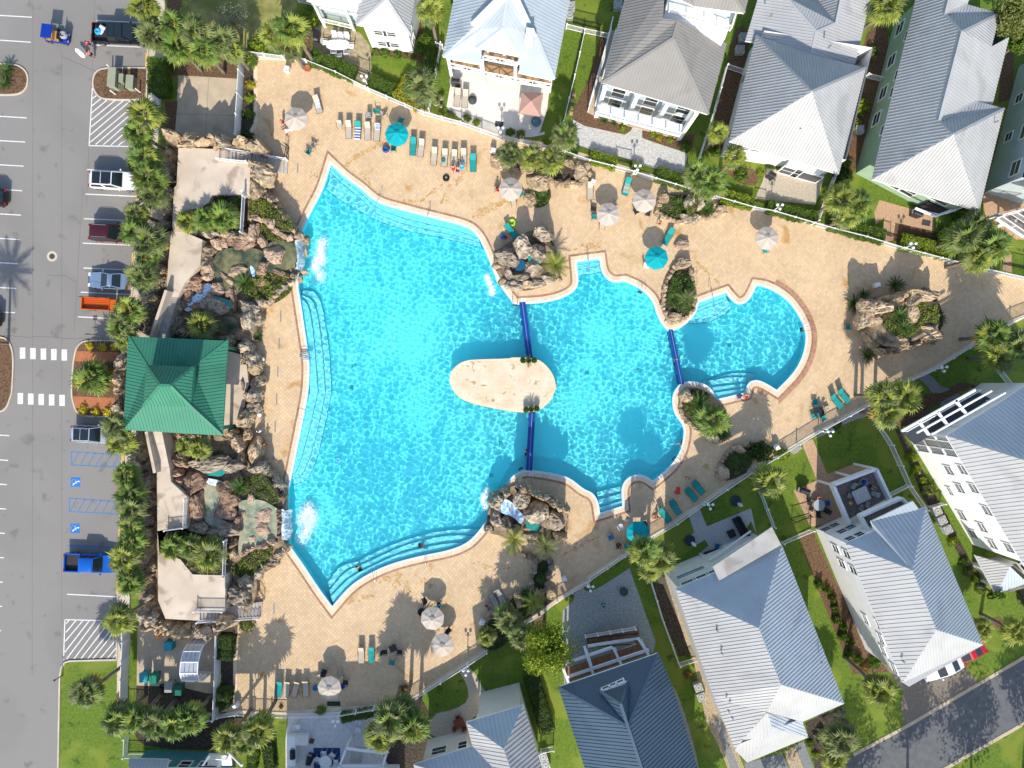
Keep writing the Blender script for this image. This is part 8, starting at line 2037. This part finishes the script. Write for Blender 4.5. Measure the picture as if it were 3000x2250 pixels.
# planting
for i,(reg,x,y,r,h,tint,lean,lab)in enumerate([
 ('A1',1150,50,130,6,1,(1.0,-1.0),'fan palm at the top edge over the sidewalk'),('A1',1225,280,130,5.5,2,(.3,-.2),'fan palm over the black pickup\'s nose'),('A1',1400,200,135,6.5,0,(0,0),'fan palm highest in the thicket beside the dry lawn'),('A1',1440,380,140,6,0,(0,0),'fan palm in the thicket above the round hedge'),
 ('A1',1570,250,135,6.5,2,(0,0),'fan palm in the middle of the upper thicket'),('A1',1640,400,140,6,0,(0,0),'fan palm of the thicket above the service yard'),('A1',1790,330,130,5.5,2,(0,0),'fan palm right in the upper thicket'),('A1',1880,400,100,5,1,(0,0),'yellowish fan palm ending the upper thicket'),
 ('A2',420,230,145,7,0,(.6,-.6),'leaning fan palm beside the flagstone patio'),('A2',270,270,125,6,1,(.3,-.3),'shorter fan palm left of the leaning one'),('A2',400,370,100,5,2,(.2,-.2),'low fan palm behind the corner fence'),
 ('A2',1540,70,120,6,1,(.2,-1.0),'fan palm between the two northernmost houses'),('A2',1478,690,140,4.5,2,(0,0),'fan palm over the yellow hedge'),
 ('A1',1165,920,145,6,1,(1.2,-1.0),'fan palm beside the upper hatched bay'),('A1',1110,1070,125,5.5,0,(1.6,-1.0),'fan palm leaning over the hatched bay'),('A1',1165,1270,140,5.5,0,(.3,0),'fan palm above the white estate car\'s nose'),('A1',1200,1430,145,5.5,0,(.3,0),'fan palm right of the white estate car'),('A1',1230,1570,130,5,2,(.3,0),'fan palm beneath the white estate car'),
 ('B1',1095,200,105,5.5,1,(.3,0),'fan palm above the maroon car\'s nose'),('B1',1085,350,125,5.5,0,(.4,0),'fan palm over the maroon car\'s hood'),('B1',1195,430,140,5.5,2,(.2,0),'fan palm right of the maroon car'),('B1',1180,560,95,5,0,(.2,0),'small fan palm by the yellow wheel stop'),('B1',1150,720,125,5,2,(.3,0),'fan palm right of the coupe'),
 ('B1',1050,990,130,5.5,0,(.3,0),'fan palm over the orange truck\'s cab'),('B1',970,1120,130,5.5,2,(.5,0),'fan palm below the orange truck'),('B1',1010,1230,100,5,1,(.4,0),'fan palm at the pavilion\'s upper corner'),('B1',735,1540,150,3.5,0,(.2,.1),'fan palm filling the planting island by the crosswalk'),
 ('C1',930,410,120,5.5,2,(.4,0),'fan palm over the silver car\'s nose'),('C1',965,545,125,5,1,(.4,0),'yellow and orange fan palm below the silver car'),('C1',1010,810,110,5,0,(.3,0),'fan palm beside the blue hatched bays, upper'),('C1',1050,960,125,5.2,0,(.3,0),'fan palm right of the blue hatched bay'),('C1',1060,1080,125,5.2,2,(.3,0),'fan palm beside the blue hatched bay, lower'),
 ('C1',1050,1210,110,5,0,(.3,0),'fan palm above the blue pickup'),('C1',1060,1360,120,5.2,0,(.3,0),'fan palm just above the blue pickup\'s nose'),('C1',1000,1480,140,5.5,1,(.4,0),'fan palm over the blue pickup\'s nose'),('C1',1040,1640,110,5,0,(.3,0),'fan palm below the blue pickup'),
 ('D1',1050,170,115,5.5,0,(.5,.2),'fan palm over the sidewalk by the lowest rocks'),('D1',955,460,130,6,1,(1.2,.9),'fan palm with orange skirts leaning over the lower hatched bay'),('D1',690,1050,135,5,2,(1.7,1.2),'fan palm standing alone on the lower lawn'),
 ('D1',950,1270,140,5.5,2,(.3,.3),'leftmost fan palm of the row below the service yard'),('D1',1100,1260,130,5.5,0,(.2,.3),'second fan palm of the row below the service yard'),('D1',1240,1300,135,5.5,2,(0,.3),'third fan palm of the row below the service yard'),('D1',1400,1310,135,5.5,0,(0,.3),'fourth fan palm of the row below the service yard'),('D1',1540,1270,130,5.5,0,(0,.3),'rightmost fan palm of the row below the service yard'),
 ('D1',1850,1430,140,6,1,(.2,.5),'fan palm left in the pair by the lower left fence corner'),('D2',150,1350,140,6,1,(0,.5),'fan palm right in the pair by the lower left fence corner'),('D2',60,1470,105,5.5,0,(0,.4),'fan palm nearest the teal house'),
 ('D2',1230,1260,165,6.5,2,(0,.6),'tall fan palm leftmost over the white stone patio'),('D2',1410,1330,150,6.5,0,(0,.6),'tall fan palm right in the cluster by the white stone patio'),('D2',1140,1420,135,6,1,(0,.5),'fan palm lowest in the cluster by the white stone patio'),('D2',1330,1190,120,6,2,(0,.5),'fan palm at the top of the cluster by the white stone patio'),
 ('C3',1350,1430,130,8.6,0,(0,.6),'fan palm left in the dense crown below the lower teal umbrella'),('C3',1480,1490,140,7.2,1,(0,.6),'fan palm right in the dense crown below the lower teal umbrella'),('C3',1400,1560,110,6,1,(0,.5),'fan palm lowest in the dense crown below the lower teal umbrella'),
 ('C3',1905,360,150,6.2,0,(0,0),'large fan palm in the lower bay planter'),('A3',710,1090,120,5,2,(-.1,-.2),'fan palm at the left end of the grey paver patio'),('A3',260,1240,100,3.5,2,(0,0),'left fan palm of the three-palm planter'),('A3',440,1270,105,3.8,1,(0,0),'middle fan palm of the three-palm planter'),('A3',600,1290,115,3.8,1,(0,0),'right fan palm of the three-palm planter'),
 ('A3',1780,1420,125,5.5,2,(0,0),'left fan palm of the pair behind the chute planter'),('A3',1890,1470,135,5.5,0,(0,0),'right fan palm of the pair behind the chute planter'),('A3',2085,1270,100,5,1,(-.2,-.2),'fan palm by the corner of the pyramid roofed house'),('A3',1950,1070,95,5,1,(-.2,-.3),'fan palm by the fence left of the pyramid roofed house'),('A4',1110,50,140,6,1,(-1.2,-.9),'fan palm between the pyramid roof and the sage house'),
 ('B4',730,90,140,6,1,(0,0),'left fan palm of the clump by the brick patio'),('B4',870,150,140,6,0,(0,0),'right fan palm of the clump by the brick patio'),('B4',790,230,110,5.5,1,(0,0),'lower fan palm of the clump by the brick patio'),
 ('B4',1740,400,150,6,2,(0,0),'left fan palm of the big clump right of the brick patio'),('B4',1960,470,150,6,0,(0,0),'right fan palm of the big clump right of the brick patio'),('B4',1830,300,130,5.5,2,(0,0),'upper fan palm of the big clump right of the brick patio'),('B4',1850,570,130,6,1,(0,0),'lowest fan palm of the big clump right of the brick patio'),
 ('B4',1980,1200,150,6,0,(0,0),'upper left fan palm of the far eastern clump'),('B4',2150,1280,150,6,2,(0,0),'right fan palm of the far eastern clump'),('B4',2020,1370,130,5.5,1,(0,0),'lower fan palm of the far eastern clump'),
 ('C4',1080,170,130,6.5,1,(0,0),'upper left fan palm before the glazed porch'),('C4',1250,180,150,6.5,1,(0,0),'right fan palm before the glazed porch'),('C4',1110,310,125,6,1,(0,0),'lower fan palm before the glazed porch'),('C4',165,850,155,5.5,1,(0,0),'fan palm beside the brick patio\'s grill'),
 ('D4',1050,1030,140,6,1,(-1.1,1.3),'leaning fan palm by the wide driveway'),('D4',735,1440,140,6,2,(-1.0,1.0),'leaning fan palm before the broad white roof'),('D4',690,1590,110,4,1,(0,0),'low fan palm at the road\'s edge'),('D4',1880,540,100,4,1,(0,0),'fan palm by the roof corner near the road'),('D4',2150,560,115,5,1,(-.6,.4),'fan palm on the lawn at the right edge'),
 ('B1',1510,270,95,2.6+1.2,1,(0,0),'left fan palm of the three on the upper terrace'),('B1',1650,250,110,2.6+1.4,0,(0,0),'middle fan palm of the three on the upper terrace'),('B1',1810,240,125,2.6+1.4,0,(0,0),'right fan palm of the three on the upper terrace'),('B1',1620,1110,125,4,1,(0,0),'bright yellow-green fan palm above the pavilion'),
 ('C1',1500,570,90,4,1,(0,0),'fan palm left of the pair under the pavilion\'s lower eave'),('C1',1600,590,95,4,1,(.6,-.2),'fan palm right of the pair under the pavilion\'s lower eave'),('C1',1390,1400,110,3.8,0,(0,0),'left fan palm on the southern terrace'),('C1',1530,1400,100,3.8,2,(0,0),'middle fan palm on the southern terrace'),('C1',1700,1450,135,3.8,1,(0,0),'right fan palm on the southern terrace'),
 ('D3',240,460,120,4,2,(0,0),'silvery fan palm in the big leafy bed'),('D3',70,600,85,3.5,1,(0,0),'small fan palm at the left end of the big leafy bed'),('D3',350,590,110,5,2,(0,0),'fan palm behind the bright green tree'),
 ]):
 fan_palm(reg,x,y,r,h,lab,tint,lean,group='fan palms')
for reg,x,y,r,lab in[('B3',1630,130,58,'cycad left in the chute planter'),('B3',1850,180,62,'cycad right in the chute planter'),('B3',535,75,62,'cycad in the small bed of the upper deck'),('B3',450,45,45,'second cycad in the small bed of the upper deck'),('B3',1610,790,62,'upper cycad between the two pools'),('B3',1715,800,55,'right cycad between the two pools'),('B3',1575,900,62,'left cycad between the two pools'),('B3',1690,905,70,'pale cycad between the two pools'),
       ('B4',1170,790,80,'cycad above the large eastern planter'),('B4',912,868,58,'cycad upper left of the large eastern planter'),('B4',835,940,85,'biggest cycad left of the large eastern planter'),('B4',948,1355,72,'cycad below the large eastern planter'),('B4',1498,1060,82,'cycad right of the large eastern planter'),('B4',1460,1235,48,'small cycad at the lower right of the large eastern planter'),
       ('C3',1790,220,100,'cycad in the lower bay planter'),('C3',2070,690,75,'cycad in the curved planter along the fence'),('C3',2170,680,70,'second cycad in the curved planter along the fence'),('C3',1990,480,65,'cycad under the lower bay planter\'s palm'),('D3',515,120,55,'dark cycad in the narrow rock-edged planter'),('D3',400,250,75,'cycad in the big leafy bed'),('A3',1020,975,45,'cycad before the grey roofed house\'s porch'),('A3',1100,1000,32,'smaller cycad before the grey roofed house\'s porch'),
       ('B1',880,1480,75,'cycad beside the planting island\'s palm'),('A1',60,570,75,'green cycad on the left planting island'),('A1',40,680,65,'yellowish cycad on the left planting island'),('C1',1650,60,1,'')][:-1]:
 sago(reg,x,y,r,lab,group='cycads')
for reg,x,y,r,lab,z0 in[('B4',1200,1030,75,'upper cycad on top of the large eastern planter',2.7),('B4',1235,1130,75,'lower cycad on top of the large eastern planter',2.7),('B1',1980,770,90,'dark cycad beside the northern ponds',1.2),('C1',1945,900,90,'dark cycad beside the southern ponds',1.4),('B1',1800,95,50,'cycad behind the upper terrace palms',2.0),('B1',1930,110,50,'cycad by the upper terrace railing',2.0),('C1',1470,1290,60,'dark cycad on the southern terrace',2.0),('B2',155,1200,50,'dark cycad at the foot of the grey rocks',.2)]:
 sago(reg,x,y,r,lab,group='cycads',z0=z0)
feather_palm('B1',-250,1238,190,6,'date palm outside the left edge whose shadow falls on the bays',0,26);feather_palm('B3',625,630,110,1.6,'date palm on the boulder island',1,20);feather_palm('C3',545,1380,105,2.6,'blue-green feather palm below the boulder pile',2);feather_palm('C3',290,1330,115,2.2,'yellow-green feather palm left of the boulder pile',1);feather_palm('D3',450,320,110,3.5,'feather palm in the big leafy bed',1,12);feather_palm('B3',1690,900,80,1.8,'feathery palm between the two pools',2,14)
bed(nw,'B1:1400,300 1440,190 1640,155 A1:1700,1585 1980,1575 B1:1970,380 1500,360',2.3,MULCHD)
bed(sw,'C1:1290,1250 1380,1250 1830,1320 1815,1610 1560,1600 1460,1480 1300,1420',2.3,MULCHD)
cover('B1:1420,230 1600,170 1980,60 1960,370 1520,340',.5,'ground cover','low plants under the three terrace palms','olive',z0=2.3)
for s,w,h,lab,kd in[('A2:600,480 780,555 950,625',1.6,1.0,'clipped hedge along the fence below the flagstone patio','hedge'),('A2:1065,670 1280,770',1.5,.9,'clipped hedge along the fence below the small lawn','hedge'),('A2:1310,720 1500,830',2.6,1.3,'broad yellow-green hedge under a fan palm','yellow'),('A1:1328,520 1325,800',1.75,1.9,'tall dark clipped hedge left of the upper service yard','hedge'),
      ('A2:1470,360 1560,430',1.6,1.5,'tall bushy hedge beside the white house','hedge'),('A2:1540,380 1570,580',1.2,1.4,'narrow bushy hedge along the side fence','hedge'),('A3:700,1215 810,1240',1.1,.9,'short hedge at the left of the grey paver patio','hedge'),('A3:905,1280 1115,1340',1.3,.9,'yellowish hedge below the grey paver patio','bright'),('A3:1240,1360 1330,1390',1.0,.8,'small hedge under the fence lamp','bright'),('A3:1440,1420 1700,1500',1.5,.9,'hedge along the fence right of the grey paver patio','hedge'),
      ('A3:1960,1600 2212,1659',1.4,.9,'hedge along the fence below the bright lawn','bright'),('B4:120,160 330,220 520,255',1.3,.9,'clipped hedge below the tan paver patio','hedge'),('B4:620,290 850,360 1055,410',1.5,.9,'hedge below the clump of palms','hedge'),('B4:1190,440 1550,530',1.6,.9,'hedge below the brick patio','bright'),('B4:1560,380 1570,520',1.4,.9,'hedge corner right of the brick patio','hedge'),('D2:840,1235 1090,1190',.9,.8,'hedge between the lowest fence and the white stone patio','hedge'),
      ('A1:2010,480 2060,540',1.1,1.2,'first bush of the strip beside the upper deck corner','bright'),('D1:1855,560 1845,750',1.6,1.3,'dark hedge right of the service yard, upper','dark'),('D1:1850,980 1835,1130',1.3,1.3,'dark hedge right of the service yard, lower','dark'),('D3:430,900 500,1130 560,1330',1.5,1.2,'long ivy hedge between the two-ridge and navy roofs','dark'),('D2:140,1480 120,1640',1.0,1.0,'hedge beside the strip of lawn at the bottom edge','hedge'),('D2:250,1450 270,1640',1.1,1.0,'ivy hedge left of the white stone patio','dark')]:
 hedge(s,w,h,lab,kd)
for reg,x,y,r,kd,lab in[('A2',1108,408,26,'hedge','round shrub first under the white house wall'),('A2',1180,418,40,'hedge','wide shrub second under the white house wall'),('A2',1280,435,36,'hedge','wide shrub third under the white house wall'),('A2',1350,445,20,'hedge','small shrub fourth under the white house wall'),('A2',1410,455,18,'hedge','smallest shrub at the corner of the white house'),
        ('A2',560,150,75,'bright','bushy shrub left of the flagstone patio'),('A2',140,360,65,'bright','light green shrub behind the corner fence'),('A2',100,515,35,'bright','shrub at the deck\'s upper left corner'),('A2',90,680,40,'yellow','yellow-green shrub in the strip by the deck corner'),('A2',85,790,40,'bright','shrub in the middle of the strip by the deck corner'),('A2',75,920,45,'hedge','darker shrub in the strip by the deck corner'),('A2',60,1105,50,'dark','dark shrub at the rocks by the northern staircase'),
        ('C1',668,285,42,'flower','yellow flowering shrub left of three below the brick path'),('C1',770,298,38,'flower','yellow flowering shrub middle of three below the brick path'),('C1',872,300,42,'flower','yellow flowering shrub right of three below the brick path'),('B1',722,1280,34,'flower','yellow flowering shrub left of three above the brick path'),('B1',828,1290,36,'flower','yellow flowering shrub middle of three above the brick path'),('B1',930,1290,36,'flower','yellow flowering shrub right of three above the brick path'),
        ('A3',1180,1030,33,'bright','round shrub before the grey house\'s porch, left bed'),('A3',1418,1080,28,'bright','round shrub before the grey house\'s porch, right bed'),('A3',1470,1110,34,'yellow','yellow shrub in the right bed of the grey house'),('A3',1562,1130,28,'bright','small shrub in the right bed of the grey house'),('A3',1690,1180,45,'hedge','shrub at the right end of the grey house\'s bed'),('A3',2140,1410,60,'hedge','round shrub on the bright lawn\'s mulch bed'),('A3',1930,1220,50,'hedge','shrub at the fence left of the pyramid roofed house'),
        ('A3',262,1065,38,'hedge','spiky shrub on the white patio\'s edge, left'),('A3',345,1080,38,'olive','grassy tuft on the white patio\'s edge, middle'),('A3',562,1145,32,'bright','shrub on the white patio\'s edge, right'),('A2',1640,915,28,'bright','shrub at the white patio\'s lower left'),('A2',1715,930,35,'olive','tall grass tuft at the white patio\'s lower left'),('A2',1848,950,36,'olive','grass tuft in the middle of the white patio fence'),('A2',1925,985,34,'bright','green tuft right along the white patio fence'),
        ('A4',890,860,75,'bright','light green bush between the pyramid roof and the sage house'),('A4',850,1000,55,'bright','lower light green bush beside the blue-grey unit'),('A4',770,1330,50,'hedge','bush at the corner of the pyramid roofed house'),('A4',760,1420,70,'dark','dark bush above the brick patio palms'),('A4',995,415,55,'olive','dry grassy tuft beside the sage house'),('A4',600,1520,25,'bright','small shrub by the tan patio fence'),('A4',80,1395,35,'bright','shrub left of the tan paver patio'),
        ('B4',1590,380,75,'hedge','bush right of the brick patio'),('B4',1750,220,90,'hedge','dark bush beside the brick patio corner'),('C4',1310,665,45,'bright','round bush along the lap-sided house, uppermost'),('C4',1345,765,40,'bright','round bush along the lap-sided house, second'),('C4',1400,850,35,'bright','round bush along the lap-sided house, third'),('C4',1450,925,58,'olive','bigger pale bush along the lap-sided house'),('C4',1645,1350,42,'bright','bush below the air conditioners'),('C4',705,405,40,'hedge','shrub on the gravel by the eastern fence'),
        ('C4',1730,1520,40,'hedge','first plant in the bed by the small white gable'),('C4',1770,1600,40,'olive','second plant in the bed by the small white gable'),('D4',1830,130,40,'hedge','third plant in the bed by the small white gable'),('D4',1870,210,42,'hedge','plant beside the small white gable\'s corner'),('C4',260,640,55,'bright','grassy plant above the brick patio palm'),('C4',90,620,95,'dark','dark bush by the eastern fence beside the white bin'),
        ('D4',1010,810,50,'hedge','bush at the end of the round shrub row'),('D4',930,850,40,'rust','rusty bush beside the leaning palm'),('D4',480,1470,35,'hedge','low shrub on dark soil by the driveway'),('D4',530,1560,30,'bright','low shrub lower on dark soil by the driveway'),('D4',590,1420,60,'grey','silvery bush on dark soil'),('D4',730,1220,45,'grey','silvery bush under the broad white roof'),('D3',1705,910,35,'rust','rusty grass tuft beside the gravel strip'),
        ('D1',1470,560,45,'bright','bright tuft by the service yard rocks'),('D1',1985,505,60,'olive','low shrub in the rock corner by the southern staircase'),('D2',585,1445,22,'rust','potted shrub by the counter'),('D2',660,1200,40,'bright','climbing shrub on the lowest fence'),('D2',1340,1030,40,'rust','reddish shrub at the lower fence'),('A1',1080,1320,60,'hedge','low bush under the palms by the white car'),('D2',340,1165,20,'rust','small dry tuft at the lowest fence')]:
 shrub(reg,x,y,r,lab,kd,group='garden shrubs',n=300 if r<45 else 420)
for i,(x,y,r)in enumerate([(562,175,36),(622,222,31),(668,290,31),(690,370,33),(702,462,38),(757,520,33),(757,600,38),(815,652,34),(815,740,36),(875,785,36)]):
 shrub('D4',x,y,r,'round clipped shrub, %s from the top of the row beside the roof deck house'%['first','second','third','fourth','fifth','sixth','seventh','eighth','ninth','last'][i],'hedge',h=r/K*SC*1.9,group='row of round clipped shrubs',n=500)
tree('A4',2120,130,170,8,'olive green oak crown at the top right corner','olive',nclump=34);tree('A4',2200,330,90,5,'smaller dark tree under the top right oak','hedge',nclump=14,n=2000)
tree('D3',560,690,215,9,'bright yellow-green pine beside the navy-roofed house','bright',nclump=40,n=8000);tree('A1',1850,150,165,5,'bare silvery tree on the dry lawn','grey',nclump=26,n=2400,size=.07);tree('D4',1990,250,60,4.5,'slim young tree in a mulch ring near the road','hedge',nclump=10,n=900)
for x,y,r,lab in[(2110,2660,260,'first'),(2330,2610,300,'second'),(2600,2640,330,'third'),(2800,2520,280,'fourth'),(3010,2560,330,'fifth'),(3190,2400,320,'sixth'),(3330,2290,330,'seventh')]:tree('',x,y,r,12.5,'broad street tree beyond the lower right corner shading the road, %s from the left'%lab,'hedge',nclump=30,n=3600,size=.17)
patch('mulch_ring',MULCH,'D4:1945,470 1990,425 2045,460 2040,515 1990,535 1950,510',it=2)
for x,y,w_ in[(770,765,'uppermost'),(755,815,'second'),(752,875,'third'),(745,920,'lowest')]:
 c=W('A3',x+10,y);tag(MB().box((c.x,c.y,.03),(.38,.38,.05),R(-15)).build('stepping_stone',BPAV),'terracotta stepping stone in the lawn by the white fence, '+w_,'paving stone','stepping stones')
